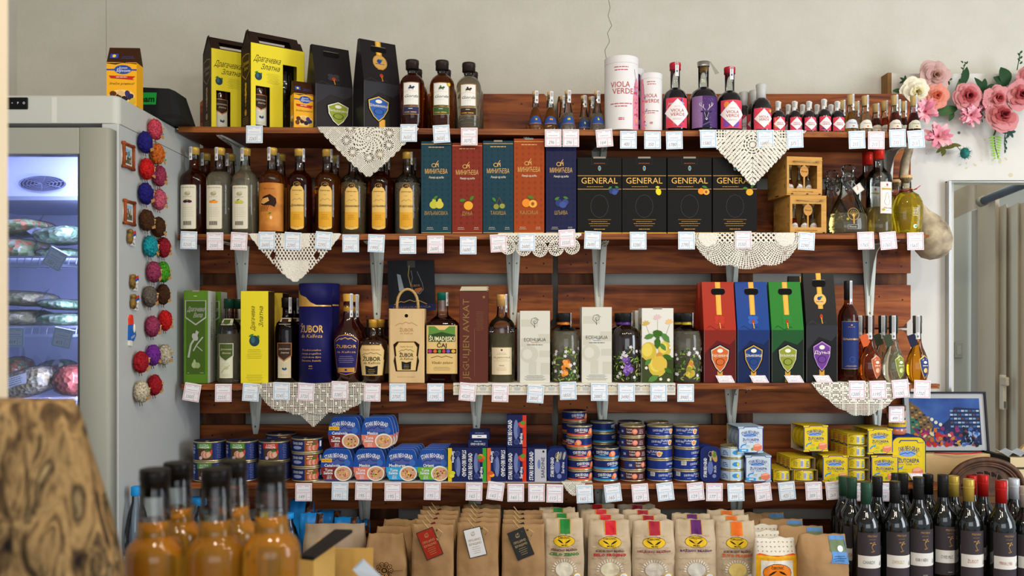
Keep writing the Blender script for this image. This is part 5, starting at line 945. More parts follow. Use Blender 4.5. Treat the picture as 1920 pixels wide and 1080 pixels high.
def p_pear(b, m, w, h):
    b.rect(m, -w/2, 0, w/2, h*.34, M('3a4422'), 1); rd = random.Random(5)
    for u, v, c in ((0, .86, 'd8b8b8'), (-.36, .78, 'c8a85a'), (.38, .8, 'e8b87a')):
        for k in range(5): leafp(b, m, u*w+.006*cos(.5+k*.65), v*h+.006*sin(.5+k*.65), .018, .008, .5+k*.65, M(c), 2+.1*k)
        b.line(m, [(u*w, v*h-.004), (u*w*.6, .6*h)], .0008, M('5a7a3a'), 1)
    for u, v, r, k in ((-.28, .42, .24, 1), (.22, .45, .2, 1), (.0, .24, .3, 1.1), (-.1, .30, .12, 1)): b.disc(m, u*w, v*h, r*w, r*w*1.25, M('c8b040'), 2+u*.1, 18); b.disc(m, (u-.05)*w, (v+.02)*h, r*w*.7, r*w*.9, M('dcc858'), 2.4+u*.1, 16)
    b.disc(m, .06*w, .33*h, .12*w, .08*h, M('c88a3a'), 3, 14); b.disc(m, .06*w, .26*h, .24*w, .10*h, M('d4b448'), 3, 18)
    for i, (u, v, a, s) in enumerate([(-.3, .62, .3, .36), (.05, .66, -.4, .4), (.3, .6, -.9, .4), (0, .54, 1.5, .42), (-.35, .28, .8, .3), (.38, .34, -.4, .36), (-.15, .06, .5, .4), (.4, .16, -.6, .3), (.2, .48, -.9, .3), (-.05, .64, 2.4, .3)]): leafp(b, m, u*w*.85, v*h, s*w, s*w*.5, a, M('39621f' if i % 2 else '52803a'), 4+.2*i)
    for u, v in ((-.38, .2), (.36, .04), (.1, .05), (.42, .47)):
        for k in range(5): leafp(b, m, u*w*.95+.003*cos(k*1.257), v*h+.003*sin(k*1.257), .006, .0045, k*1.257, M('e0dcc8'), 6.5)
carton('white carton painted with large pears and leaves', K3(1233, 2.785), S(59), .075, HH(3, 1233, 578, 2.785), 'dad8d0', p_pear, sd_flor, group='pear cartons')
carton('white carton behind the pear carton, only its edge showing', (X(1219, 2.88), 2.875, K3(1233)[2]), S(59), .08, HH(3, 1233, 582, 2.785), 'dad8d0', None, sd_flor, group='pear cartons', tab=False)
for px, cols, em, ds in ((1350, ('5a1410', 'a42c1a', '7e2014', 'b83420'), ('c8642c', 'c8c0b0', 'Кајсијевача'), 'tapered red gift bag box with orange shield'), (1413, ('14224a', '1a4188', '182f68', '2c5cb0'), ('22407c', 'd0a040', 'Шљивовица'), 'tapered blue gift bag box with blue shield'), (1477, ('1a261e', '28782a', '1e5026', '2c7a34'), ('8a9434', 'c8c8a0', 'Виљамовка'), 'tapered green gift bag box with olive shield')):
    bagbox(ds, K3(px, 2.79), S(60), .085, HH(3, px, 528, 2.79), cols, 0, 'tapered coloured gift bag boxes', emcols=em, emblem=(0, .235))
bagbox('tapered black gift bag box with gold seal and purple emblem, right of the green one', K3(1541, 2.79), S(58), .085, HH(3, 1541, 511, 2.79), ('1c1b1c', '242324', '2e2e33', '333'*2), -.0, 'tapered coloured gift bag boxes', emcols=('6a3a8c', 'b88ac8', 'Дуња'), emblem=(.0, .24), round_emb=True)
bagbox('tapered black gift bag box hidden behind the green one', (X(1510, 2.89), 2.892, K3(1510)[2]), S(50, 2.9), .08, HH(3, 1510, 517, 2.89), ('1c1b1c', '242324', '2e2e33', '333333'), 0, 'tapered coloured gift bag boxes')
bagbox('tapered red gift bag box hidden behind the front red one', (X(1341, 2.89), 2.892, K3(1340)[2]), S(58, 2.9), .08, HH(3, 1341, 528, 2.79), ('5a1410', 'a83020', '8c2418', 'b83420'), 0, 'tapered coloured gift bag boxes')
t = bottle('amber bottle with black capsule and tall navy label', 0, on(3, 1590, 2.825), S(38), HH(3, 1590, 527), 'long', '8a3c0c', .86, cap=('capsule', '20201f', .40, .19), lab=lab_navy, name='brandy_bottle', seal=.5)
backrow(t, 'amber bottle hidden behind the one with the tall navy label', .07, .034).scale = (.8, .8, .66)
def lab_teardrop(c1, c2):
    def f(b, m, R, H): m2 = m; b.poly(m2, shield(0, .23*H, R*1.15, .36*H), M(c2, .4, .3), 1); b.poly(m2, [(x*.86, .23*H+(y-.23*H)*.9) for x, y in shield(0, .23*H, R*1.15, .36*H)], M(c1, .4), 2); b.disc(m2, 0, .3*H, R*.2, .02*H, M('e8e0d0'), 3); b.lines(m2, 0, .25*H, R*.8, 1, .01, .0022, M('e8dcc0'), 3); b.disc(m2, 0, .18*H, R*.22, R*.22, M(c2, .4, .3), 3)
    return f
def ex_tag(c):
    def f(t, R, H, rad): b = MB(); b.box(R*.25, R*1.0, -.010, -.009, .48*H, .66*H, M(c, .4)); o = b.build('hang_tag', t); o.rotation_euler = (0, -.35, 0); o.location = (-.01+R*.35, 0, .012)
    return f
for px, lq, cc, c1, c2, tg, ds in ((1631, 'c05a14', '3a2420', 'b85a34', 'd0a080', 'c85a2c', 'small swan-neck bottle of orange brandy with brown cap'), (1675, None, '22302c', '7a8434', 'b8b878', '38402c', 'small swan-neck clear bottle with black cap and olive label'), (1720, 'd88a14', '55524c', '22346c', 'c8a860', '1c2038', 'small swan-neck bottle of golden brandy with grey cap, rightmost')):
    t = bottle(ds, 0, on(3, px, 2.81), S(41), HH(3, px, 592, 2.81), 'flask', lq, .66, cap=('capsule', cc, .40, .27), lab=lab_teardrop(c1, c2), name='swan_neck_bottle', seal=-.3, extra=ex_tag(tg), lrot=.45, sy=.8, group='small swan-neck bottles')
    if px != 1720: backrow(t, 'small swan-neck bottle hidden behind the ' + ('orange one' if px < 1650 else 'clear one'), .08)
# ================================================================ fourth shelf: tins, tubs, boxes
ALU = M('b9ad84', .3, .7); NAVY = M('1c2c66', .35, .2)
def can(label, loc, W, H, body, prt, rz=0., group='round fish tins'):
    R = W/2; t = empty('round_tin', label, 'tin', loc, rz, group); b = MB(); b.lathe([(R*.95, 0), (R, .001), (R, .003), (R*.975, .0045), (R*.975, H-.0045), (R, H-.003), (R, H-.001), (R*.97, H)], ALU, 32, cap0=True, cap1=False)
    b.lathe([(R*.97, H), (R*.93, H-.003), (R*.2, H-.003), (.0001, H-.003)], M('3a3f5c' if body == '1c2c66' else 'b0a888', .3, .6), 32, cap0=False, cap1=False)
    b.build('can', t); b = MB(); m = curved(R*.978); m.du = .006
    n = 40; b.lathe([(R*.978, .0046), (R*.978, H-.0046)], M(body, .35, .2), n, cap0=False, cap1=False)
    if prt: prt(b, m, R, H)
    b.build('wrapper', t); b = MB(); b.tube([(.006*cos(a), -R*.45+.009*sin(a), H-.001) for a in [k*pi/5 for k in range(10)]], .0009, ALU, 5, True); b.build('pull_ring', t); return t
LW = M('e2e2e6', .5)
def c_narezak(c2, w2):
    def f(b, m, R, H):
        b.rect(m, -R*.45, H*.08, R*.5, H*.92, M('4a3a2a'), 1); b.rect(m, -R*.5, H*.66, R*.42, H*.92, M(c2), 2); b.text(m, w2, -R*.02, H*.84, H*.09, LW, 3, w=R*.55); b.text(m, 'NAREZAK', 0, H*.73, H*.09, LW, 3, w=R*.65, bold=.02)
        b.disc(m, R*.1, H*.38, R*.32, H*.2, M('c89a80'), 3); 
        for k in range(4): b.disc(m, -R*.05+R*.09*k, H*.36, R*.1, H*.13, M('d8a890' if k % 2 else 'c07a68'), 3.4+k*.2)
        b.disc(m, R*.18, H*.56, R*.14, H*.06, M('3a6a24'), 5); b.disc(m, -R*.22, H*.2, R*.11, H*.09, M('c8b0c8'), 5); b.disc(m, R*.42, H*.5, R*.06, H*.1, M('c83a24'), 5)
        mm = lambda u, v, l: m(u-R*.88, v, l); mm.du = .006; mm.dv = None; b.text(mm, 'STARI', 0, H*.78, H*.09, LW, 2, w=R*.3); b.text(mm, 'BEOGRAD', .0, H*.64, H*.1, LW, 2, w=R*.36); b.disc(mm, 0, H*.46, R*.18, H*.1, M('8a94c0'), 2); b.lines(mm, 0, H*.3, R*.3, 3, H*.08, H*.035, M('6a78c8'), 2)
        m3 = lambda u, v, l: m(u+R*.92, v, l); m3.du = .006; m3.dv = None; b.lines(m3, 0, H*.85, R*.36, 9, H*.085, H*.02, M('8a90b8'), 2)
    return f
def c_slice(b, m, R, H):
    b.rect(m, R*.05, H*.12, R*.95, H*.88, M('8a4a24'), 1); b.lines(m, R*.45, H*.78, R*.6, 2, H*.15, H*.07, M('e8c8a0'), 2)
    for k in range(5): b.disc(m, R*.3+R*.12*k, H*.36, R*.12, H*.2, M('d89a80' if k % 2 else 'b86a50'), 2+k*.2)
    b.disc(m, R*.62, H*.66, R*.12, H*.08, M('3a6a24'), 4); b.disc(m, R*.9, H*.5, R*.08, H*.18, M('c84a24'), 4); b.text(m, 'STARI BEOGRAD', -R*.45, H*.68, H*.18, LW, 2, w=R*.8); b.disc(m, -R*.45, H*.38, R*.32, H*.12, M('8a94c0'), 2); b.rect(m, R*1.1, H*.4, R*1.3, H*.8, LW, 1)
def c_sb(stripe, sub, salm, off=0.):
    def f(b, m0, R, H):
        m = lambda u, v, l: m0(u+off*R, v, l); m.du = .006; m.dv = None
        b.rect(m, -R*2.2, H*.14, R*2.2, H*.27, M(stripe, .4), 1); b.text(m, 'STARI BEOGRAD', -R*.05, H*.66, H*.25, LW, 3, w=R*1.05, bold=.02, warp=arc(R*1.6)); b.rect(m, -R*.35, H*.36, R*.3, H*.46, M(stripe, .4), 2); b.lines(m, 0, H*.41, R*.5, 1, .1, H*.05, LW, 3)
        if salm: b.disc(m, R*.78, H*.5, R*.24, H*.28, M('d87858', .4), 4); b.disc(m, R*.78, H*.52, R*.17, H*.2, M('e8a080', .4), 5); b.disc(m, R*.58, H*.42, R*.1, H*.15, M('d86a2c'), 5)
    return f
def c_brown(off):
    def f(b, m0, R, H):
        m = lambda u, v, l: m0(u+off*R, v, l); m.du = .006; m.dv = None
        b.text(m, 'TUNA', -R*.38, H*.68, H*.15, LW, 2); b.text(m, 'Steljena', -R*.38, H*.45, H*.17, LW, 2, w=R*.4); b.disc(m, R*.05, H*.5, R*.22, H*.25, M('d87a5c'), 3); b.disc(m, R*.05, H*.53, R*.15, H*.16, M('e49a7c'), 4); b.lines(m, R*.6, H*.62, R*.5, 3, H*.14, H*.06, M('b8a0a0'), 2)
        b.rect(m, -R*1.5, H*.12, -R*.72, H*.88, M('24306a'), 1); b.text(m, 'SB', -R*1.0, H*.5, H*.2, LW, 2)
    return f
def c_tuna(off, fishc='e0c8b0', bar=False):
    def f(b, m0, R, H):
        m = lambda u, v, l: m0(u+off*R, v, l); m.du = .006; m.dv = None
        b.text(m, 'STARI BEOGRAD', -R*.42, H*.62, H*.2, LW, 2, w=R*.8, warp=arc(R*1.4)); b.text(m, 'TUNA', R*.28, H*.68, H*.2, LW, 2); b.text(m, 'KOMADIĆI', R*.28, H*.44, H*.1, LW, 2, w=R*.36); b.disc(m, R*.72, H*.5, R*.2, H*.26, M(fishc, .5), 3); b.disc(m, R*.72, H*.5, R*.13, H*.16, M('d88a5c', .5), 4); b.disc(m, R*.9, H*.6, R*.08, H*.12, M('c8c03a'), 4)
        b.lines(m, -R*.42, H*.32, R*.4, 1, .1, H*.07, M('7a8ad8'), 2)
        if bar: b.rect(m, -R*1.5, H*.5, -R*1.1, H*.86, LW, 2); [b.rect(m, -R*1.48+k*R*.05, H*.54, -R*1.46+k*R*.05, H*.84, INK, 3) for k in range(7)]
    return f
def c_white(b, m, R, H):
    b.rect(m, -R*1.5, H*.12, -R*.4, H*.88, M('a8bcd4'), 1); b.rect(m, -R*.35, H*.12, R*.6, H*.88, M('b4d0e0'), 1); b.disc(m, R*.1, H*.5, R*.3, H*.2, M('3a8ac8'), 2); b.disc(m, R*.25, H*.5, R*.1, H*.15, M('d8c83a'), 3); b.lines(m, -R*.8, H*.6, R*.6, 3, H*.15, H*.07, M('3a5a9c'), 2)
def c_yellow(b, m, R, H):
    b.rect(m, -R*1.4, H*.1, R*1.4, H*.9, M('d8c02c', .4), 1); b.rect(m, -R*.2, H*.2, R*.1, H*.8, LW, 2); b.lines(m, R*.5, H*.65, R*.4, 4, H*.13, H*.08, M('4a78b0'), 2); b.lines(m, -R*.6, H*.7, R*.4, 4, H*.13, H*.05, M('6a6a20'), 2)
    for k in range(5): b.rect(m, -R*.17+k*R*.05, H*.25, -R*.15+k*R*.05, H*.75, M('3a5a9c'), 3)
def K4(px, Y=2.82, dz=0.): x = X(px, Y); return (x, Y, sz(4, x)+.0004+dz)
def stack(px, Y, n, W, H, body, prts, lab, jit=2, rz=None, group='round fish tins'):
    rd = random.Random(px); out = []
    for i in range(n):
        w_ = 'topmost' if i == n-1 else ('bottom' if i == 0 else ['', 'second', 'third', 'fourth', 'fifth'][i]+' from the bottom')
        x, y, z = K4(px, Y, i*H*1.0+.0003*i); out.append(can('%s, %s' % (lab, w_), (x+S(rd.uniform(-jit, jit)), y, z), W, H-.0002, body, prts[i % len(prts)], 0, group))
    return out
W1 = S(59); H1 = S(37.3); H3 = S(26.7)
stack(393, 2.825, 2, W1, H1, '1c2c66', [c_narezak('4a8a2c', 'EKSTRA')], 'tall meat tin with green banner in the leftmost stack', 0, group='meat tins')
stack(454, 2.825, 2, W1, H1, '1c2c66', [c_narezak('4a8a2c', 'EKSTRA')], 'tall meat tin with green banner in the second stack from left', 0, group='meat tins')
stack(515, 2.825, 2, W1, H1, '1c2c66', [c_narezak('c0281c', 'JUNEĆI')], 'tall meat tin with red banner in the third stack from left', 0, group='meat tins')
stack(576, 2.825, 3, W1, H3, '1c2c66', [c_slice], 'low meat tin with brown banner in the fourth stack from left', 1, group='meat tins')
stack(527, 2.925, 3, W1, H3, '1c2c66', [c_slice], 'low meat tin of the stack hidden behind the red banner tins', 1, group='meat tins')
W2, H2 = S(48.5), S(20.7)
for px, Y, n, body, pr, lab in ((1077, 2.925, 6, '1c2c66', [c_sb('d8502c', '', True), c_sb('d8502c', '', True, .3)], 'red-striped navy fish tin of the tall back stack'),
    (1086, 2.825, 5, '1c2c66', [c_sb('d8502c', '', True, .15), c_sb('d8502c', '', True, .3), c_sb('d8502c', '', True, 0), c_sb('d8502c', '', True, -.9), c_sb('d8502c', '', True, .12)], 'red-striped navy fish tin of the front stack beside the sardine tin'),
    (1131, 2.925, 5, '1c2c66', [c_sb('2c8ac8', '', True, 1.2)], 'blue-striped navy fish tin of the back stack'), (1136, 2.825, 3, '1c2c66', [c_sb('2c8ac8', '', True, -.1), c_sb('2c8ac8', '', False, .6), c_sb('2c8ac8', '', True, -.4)], 'blue-striped navy fish tin of the three-high front stack'),
    (1180, 2.925, 5, '1c2c66', [c_tuna(.8)], 'navy fish tin of the stack hidden behind the brown tins'), (1186, 2.825, 5, '4a2428', [c_brown(0), c_brown(.7), c_brown(.2), c_brown(.05), c_brown(0)], 'brown and navy fish tin of the brown stack'),
    (1230, 2.925, 5, '16224e', [c_tuna(.8)], 'dark navy fish tin hidden behind the tuna stack'), (1237, 2.825, 5, '1f3480', [c_tuna(.6, bar=True), c_tuna(1.2), c_tuna(-.9), c_tuna(0), c_tuna(.1)], 'blue fish tin with orange slice, stack right of brown one'),
    (1286, 2.825, 5, '1f3480', [c_tuna(.5, bar=True), c_tuna(1.0, bar=True), c_tuna(1.0), c_tuna(-.3), c_tuna(-.15)], 'blue fish tin with bowl picture, rightmost stack of the blue tins')):
    stack(px, Y, n, W2, H2, body, pr, lab, 1.2)
# tuna salad tubs standing on edge
def bowlpic(b, mp, u, v, s, seed, l=3):
    rd = random.Random(seed); b.disc(mp, u, v, s, s*.86, M('e0dccc'), l, 20); b.disc(mp, u+.03*s, v-.02*s, s*.86, s*.72, M('c89878'), l+1, 18)
    for i in range(22): b.disc(mp, u+rd.uniform(-.6, .6)*s, v+rd.uniform(-.55, .4)*s, s*rd.uniform(.07, .14), s*.08, M(rd.choice(['e0b82c', 'a83a20', '5a2a1a', 'e8c83a', 'c8502c', 'd8b0a0', '6a8a2c'])), l+2+i*.05, 7, rd.uniform(0, 3))
def oct_(w, h, z0=0., k=1.):
    half = [(.30, 0), (.40, .05), (.45, .18), (.485, .32), (.5, .45), (.49, .58), (.455, .74), (.41, .88), (.37, .955), (.32, .985)]
    return [(x*w, y*h*.94) for x, y in half]+[(-x*w, y*h*.94) for x, y in half[::-1]]
def tub(label, loc, W, H, word, c2, seed, novo=False, ry=0.):
    t = empty('tuna_salad_tub', label, 'tub', loc, 0, 'tuna salad tubs'); t.rotation_euler = (math.radians(-4), ry, 0); b = MB(); pts = oct_(W, H); n = len(pts)
    def ring(y, k): return [(x*k, y, H*.47+(z-H*.47)*k) for x, z in pts]
    V = ring(.004, 1)+ring(.007, 1)+ring(.030, .86); b.add(V, [tuple(range(n))[::-1]]+[(i, (i+1) % n, (i+1) % n+n, i+n)[::-1] for i in range(n)]+[(n+i, n+(i+1) % n, 2*n+(i+1) % n, 2*n+i)[::-1] for i in range(n)]+[tuple(range(2*n, 3*n))], M('c8c8cc', .4)); b.build('plastic_tub', t)
    b = MB(); V = ring(0, .995)+ring(.004, .995); b.add(V, [tuple(range(n))]+[(i, i+n, (i+1) % n+n, (i+1) % n) for i in range(n)], M('1c4a9c', .35)); m = flat(0); yb = lambda f_: min(p[1] for p in pts)+H*.94*f_
    def half(f0, f1, mat, l, x0=-9, x1=9):
        a, c = yb(f0), yb(f1); q = []; 
        prof = sorted([(z, abs(x)) for x, z in pts]); wz = lambda z: min((abs(zz-z), xx) for zz, xx in prof)[1]*.985
        zs = [a+(c-a)*i/8 for i in range(9)]; b.poly(lambda u, v, l_: m(v, u, l_), [(z, min(wz(z), x1)) for z in zs]+[(z, max(-wz(z), x0)) for z in zs[::-1]], mat, l)
    half(.04, .43, M(c2), 1); b.disc(m, 0, yb(.65), W*.36, H*.13, M('4a5a9c'), 1, 20); b.line(m, [(-W*.3, yb(.6)), (-W*.15, yb(.66)), (-W*.1, yb(.62)), (W*.02, yb(.72)), (W*.1, yb(.63)), (W*.3, yb(.62))], .003, M('2a3874'), 2); b.disc(m, W*.32, yb(.56), W*.1, W*.1, M('3a64b0'), 2, 14)
    b.text(m, 'STARI BEOGRAD', -W*.02, yb(.80), H*.12, LW, 3, w=W*.72, bold=.02, warp=arc(W*.9)); b.text(m, word, -W*.14, yb(.485), H*.085, LW, 3, w=W*.055*len(word), bold=.025); b.text(m, 'Tuna', -W*.24, yb(.34), H*.08, LW, 3, w=W*.24, bold=.02); b.text(m, 'Salata', -W*.26, yb(.25), H*.08, LW, 3, w=W*.28, bold=.02); b.lines(m, -W*.22, yb(.155), W*.18, 3, H*.04, H*.015, LW, 3)
    if novo: b.rect(m, -W*.47, yb(.58), -W*.15, yb(.69), M('e8c820'), 3); b.text(m, 'NOVO!', -W*.31, yb(.635), H*.065, M('c02818'), 4, w=W*.27, bold=.02)
    bowlpic(b, m, W*.20, yb(.235), W*.27, seed); b.build('lid', t); return t
TW, TH = S(61), S(63)
for px, lev, wd_, c2, nv, sd_, ds in ((631, 0, 'Catalonia', '7a2420', True, 1, 'tuna salad tub with dark red band, lower row'), (692, 0, 'Mexico', 'd87a64', False, 2, 'tuna salad tub with salmon band, lower row'), (753, 0, 'Mediteran', '2c9cd0', False, 3, 'tuna salad tub with light blue band'), (812, 0, 'Orient', '6aa82c', False, 4, 'tuna salad tub with green band'), (645, 1, 'Catalonia', '7a2420', True, 5, 'tuna salad tub with dark red band, upper row'), (707, 1, 'Mexico', 'd87a64', False, 6, 'tuna salad tub with salmon band, upper row')):
    l = K4(px, 2.79 if not lev else 2.80, .002+(TH*.945 if lev else 0)); t = tub(ds, l, TW, TH, wd_, c2, sd_, nv, 0)
    for k in range(2 if lev else 4): copy_tree(t, (l[0]+.004*(k+1), l[1]+.032*(k+1), l[2]), None, ds.replace('tuna salad tub', ORD[k+1]+' tuna salad tub of the file'))
# sardine boxes
def p_sard(stripe, word, pic, flip=False):
    def f(b, m0, w, h):
        m = m0 if not flip else (lambda u, v, l: m0(-u, h-v, l))
        b.poly(m, [(w*.30, .001), (w/2-.0005, .001), (w/2-.0005, h-.001), (w*.30, h-.001), (w*.30, h*.45), (w*.36, h*.3), (w*.28, h*.15)], M(stripe, .4), 1); b.text(m, 'STARI BEOGRAD', -w*.34, h*.46, w*.20, LW, 3, w=h*.78, rot=pi/2, bold=.02); b.disc(m, -w*.03, h*.55, w*.12, h*.3, M('6a78a8'), 1, 16); b.disc(m, w*.1, h*.5, w*.06, h*.18, M('3c4a84'), 2, 12)
        b.disc(m, w*.0, h*.17, w*.13, w*.13, M('5a6498'), 1, 14); b.disc(m, w*.0, h*.17, w*.11, w*.11, M('2a3870'), 2, 14); b.text(m, 'Sardina', w*.22, h*.27, w*.14, LW, 3, w=h*.34, rot=pi/2, bold=.02)
        for i, (u, v, c) in enumerate(pic): b.disc(m, w*u, h*v, w*.14, h*.06, M(c), 4+.2*i, 10)
    return f
NB = '17204e'
tom = [(.2, .72, 'c83a24'), (.28, .66, 'd84a30'), (.32, .76, '5a8a2c')]; car = [(.2, .76, 'e08a3c'), (.28, .7, 'd8602c'), (.22, .64, 'c83a24'), (.14, .72, '5a8a2c')]; lem = [(.3, .82, 'e0d03a'), (.26, .74, 'c8c83a')]; chi = [(.24, .8, 'e8a02c'), (.3, .74, 'c8502c')]
SW, SHt = S(37, 2.785), S(64, 2.785)
for px, st, pic, fl, ds, n in ((858, 'd8b820', lem, True, 'yellow-striped sardine box, upside down', 3), (894, '3a9a30', car, False, 'green-striped sardine box', 3), (931, 'd8642c', chi, True, 'orange-striped sardine box, upside down', 3), (969, 'c8341c', tom, False, 'red-striped sardine box in the lower row', 3)):
    ww = S(36.3, 2.785); l = K4(px, 2.785)
    for k in range(n): carton(ds+(', front of its file' if k == 0 else ', %s of its file' % ORD[k]), (l[0]+.0015*k, l[1]+.0335*k, l[2]), ww, .032, SHt, NB, p_sard(st, '', pic, fl), group='upright sardine boxes', name='sardine_box', tab=False, rough=.4)
l = K4(969, 2.785, SHt+.0008); carton('red-striped sardine box standing alone on top of the others', (l[0]-.0005, l[1]+.002, l[2]), SW, .032, S(61, 2.785), NB, p_sard('c8341c', '', tom), group='upright sardine boxes', name='sardine_box', tab=False)
def p_flatb(b, m, w, h): b.text(m, 'STARI BEOGRAD', 0, h*.45, h*.3, LW, 2, w=w*.75, rot=pi); b.lines(m, 0, h*.8, w*.5, 1, .1, h*.1, M('8ab0c8'), 2)
def p_flatw(b, m, w, h): b.rect(m, -w*.38, h*.2, w*.36, h*.62, LW, 1); b.lines(m, 0, h*.42, w*.3, 1, .1, h*.1, M('6a6a6a'), 2); b.lines(m, 0, h*.85, w*.6, 1, .1, h*.06, M('8ab0c8'), 2)
l = K4(896, 2.785, SHt+.0008); carton('flat sardine box lying on the upright ones, lower of two', (l[0], l[1], l[2]), SW, .09, S(14.3, 2.785), NB, p_flatb, name='sardine_box', tab=False)
carton('flat sardine box with white sticker, upper of the two lying ones', (l[0]+.005, l[1]+.001, l[2]+S(14.6, 2.785)), SW, .09, S(14.5, 2.785), NB, p_flatw, name='sardine_box', tab=False)
def p_wsard(b, m, w, h):
    b.rect(m, -w*.12, .001, w/2-.001, h*.96, M('b4b4bc', .35, .3), 1); b.text(m, 'STARI BEOGRAD', -w*.30, h*.47, w*.20, LW, 3, w=h*.84, rot=pi/2, bold=.02); b.text(m, 'SARDINE', w*.30, h*.42, w*.17, INK, 3, w=h*.6, rot=pi/2); b.disc(m, w*.1, h*.52, w*.08, h*.14, M('6a78a8'), 2, 12); b.rect(m, w*.28, h*.86, w*.38, h*.92, INK, 2)
l = K4(1007, 2.785)
for k in range(3): carton('silver and navy sardine box, %s of its file' % ORD[k], (l[0]+.001*k, l[1]+.0335*k, l[2]), S(36.3, 2.785), .032, SHt, NB, p_wsard, group='silver sardine boxes', name='sardine_box', tab=False)
def tin_rr(label, loc, W, H, col, prt, dp=.024, name='oblong_tin', group='oblong sardine tins', rim='20306e', rad=.3):
    t = empty(name, label, 'tin', loc, 0, group); b = MB(); r = W*rad; o = rr(-W/2, 0, W/2, H, r, 6); n = len(o); i_ = rr(-W/2+.0025, .0025, W/2-.0025, H-.0025, r-.002, 6)
    V = [(x, 0, z) for x, z in o]+[(x, .004, z) for x, z in o]+[(x*.96, .004, H/2+(z-H/2)*.97) for x, z in o]+[(x*.96, dp, H/2+(z-H/2)*.97) for x, z in o]+[(x, 0, z) for x, z in i_]+[(x, .0015, z) for x, z in i_]
    Fc = []
    for a_, c_ in ((0, 1), (1, 2), (2, 3)): Fc += [(a_*n+k, c_*n+k, c_*n+(k+1) % n, a_*n+(k+1) % n) for k in range(n)]
    Fc += [tuple(3*n+k for k in range(n))[::-1]]+[(k, (k+1) % n, 4*n+(k+1) % n, 4*n+k) for k in range(n)]+[(4*n+k, 4*n+(k+1) % n, 5*n+(k+1) % n, 5*n+k) for k in range(n)]+[tuple(5*n+k for k in range(n))]
    b.add(V, Fc, M(rim, .3, .3)); b.build('can', t); b = MB(); m = flat(.0013); b.poly(m, rr(-W/2+.003, .003, W/2-.003, H-.003, r-.002, 6), M(col, .35, .1), 0); prt(b, m, W, H); b.build('printed_lid', t); return t
def p_tin1(b, m, w, h):
    b.text(m, 'STARI BEOGRAD', -w*.26, h*.44, w*.17, LW, 2, w=h*.6, rot=pi/2, bold=.02); b.disc(m, w*.0, h*.46, w*.14, h*.22, M('5a68a0'), 1, 14); b.text(m, 'Sardina', w*.28, h*.42, w*.14, LW, 2, w=h*.34, rot=pi/2); b.disc(m, w*.1, h*.16, w*.12, w*.12, M('6a74a4'), 1, 12)
    for k, (u, c) in enumerate(((.02, 'c8c0a0'), (.15, '8a8c90'), (.26, '3a3c44'), (.35, '9a9ca0'))): b.disc(m, w*u, h*.78, w*.06, h*.13, M(c, .3), 2+k*.3, 10, -.2)
def p_tin2(b, m, w, h):
    b.text(m, 'STARI BEOGRAD', -w*.26, h*.40, w*.16, LW, 2, w=h*.55, rot=pi/2, bold=.02); b.disc(m, w*.0, h*.4, w*.14, h*.2, M('5a68a0'), 1, 14); b.disc(m, w*.2, h*.72, w*.13, h*.17, M('a88a4c'), 2, 12, .3); b.disc(m, w*.22, h*.78, w*.09, h*.09, M('5a7a2c'), 3, 10); b.text(m, 'SKUŠA', w*.24, h*.36, w*.11, LW, 2, w=h*.2, rot=pi/2); b.disc(m, w*.2, h*.16, w*.1, w*.1, M('6a74a4'), 1, 12)
def ringpull(t, W, H):
    b = MB(); b.tube([(.0+.007*cos(a), -.0025, H*.78+.009*sin(a)) for a in [k*pi/6 for k in range(12)]], .0012, ALU, 5, True); b.box(-.003, .003, -.003, -.001, H*.60, H*.72, ALU); b.build('pull_ring', t)
for px, pr, ds, dx in ((1045, p_tin1, 'oblong navy sardine tin standing upright, left of the round tins', -.0), (1332, p_tin2, 'oblong navy mackerel tin standing upright, right of the round tins', -.006)):
    l = K4(px, 2.79); W_, H_ = S(37, 2.79), S(62 if px < 1100 else 66, 2.79)
    for k in range(4 if px > 1100 else 3): t = tin_rr(ds if k == 0 else ds.replace('standing upright', ORD[k]+' of the file'), (l[0]+dx*k, l[1]+.026*k, l[2]), W_, H_, '18245a', pr); ringpull(t, W_, H_)
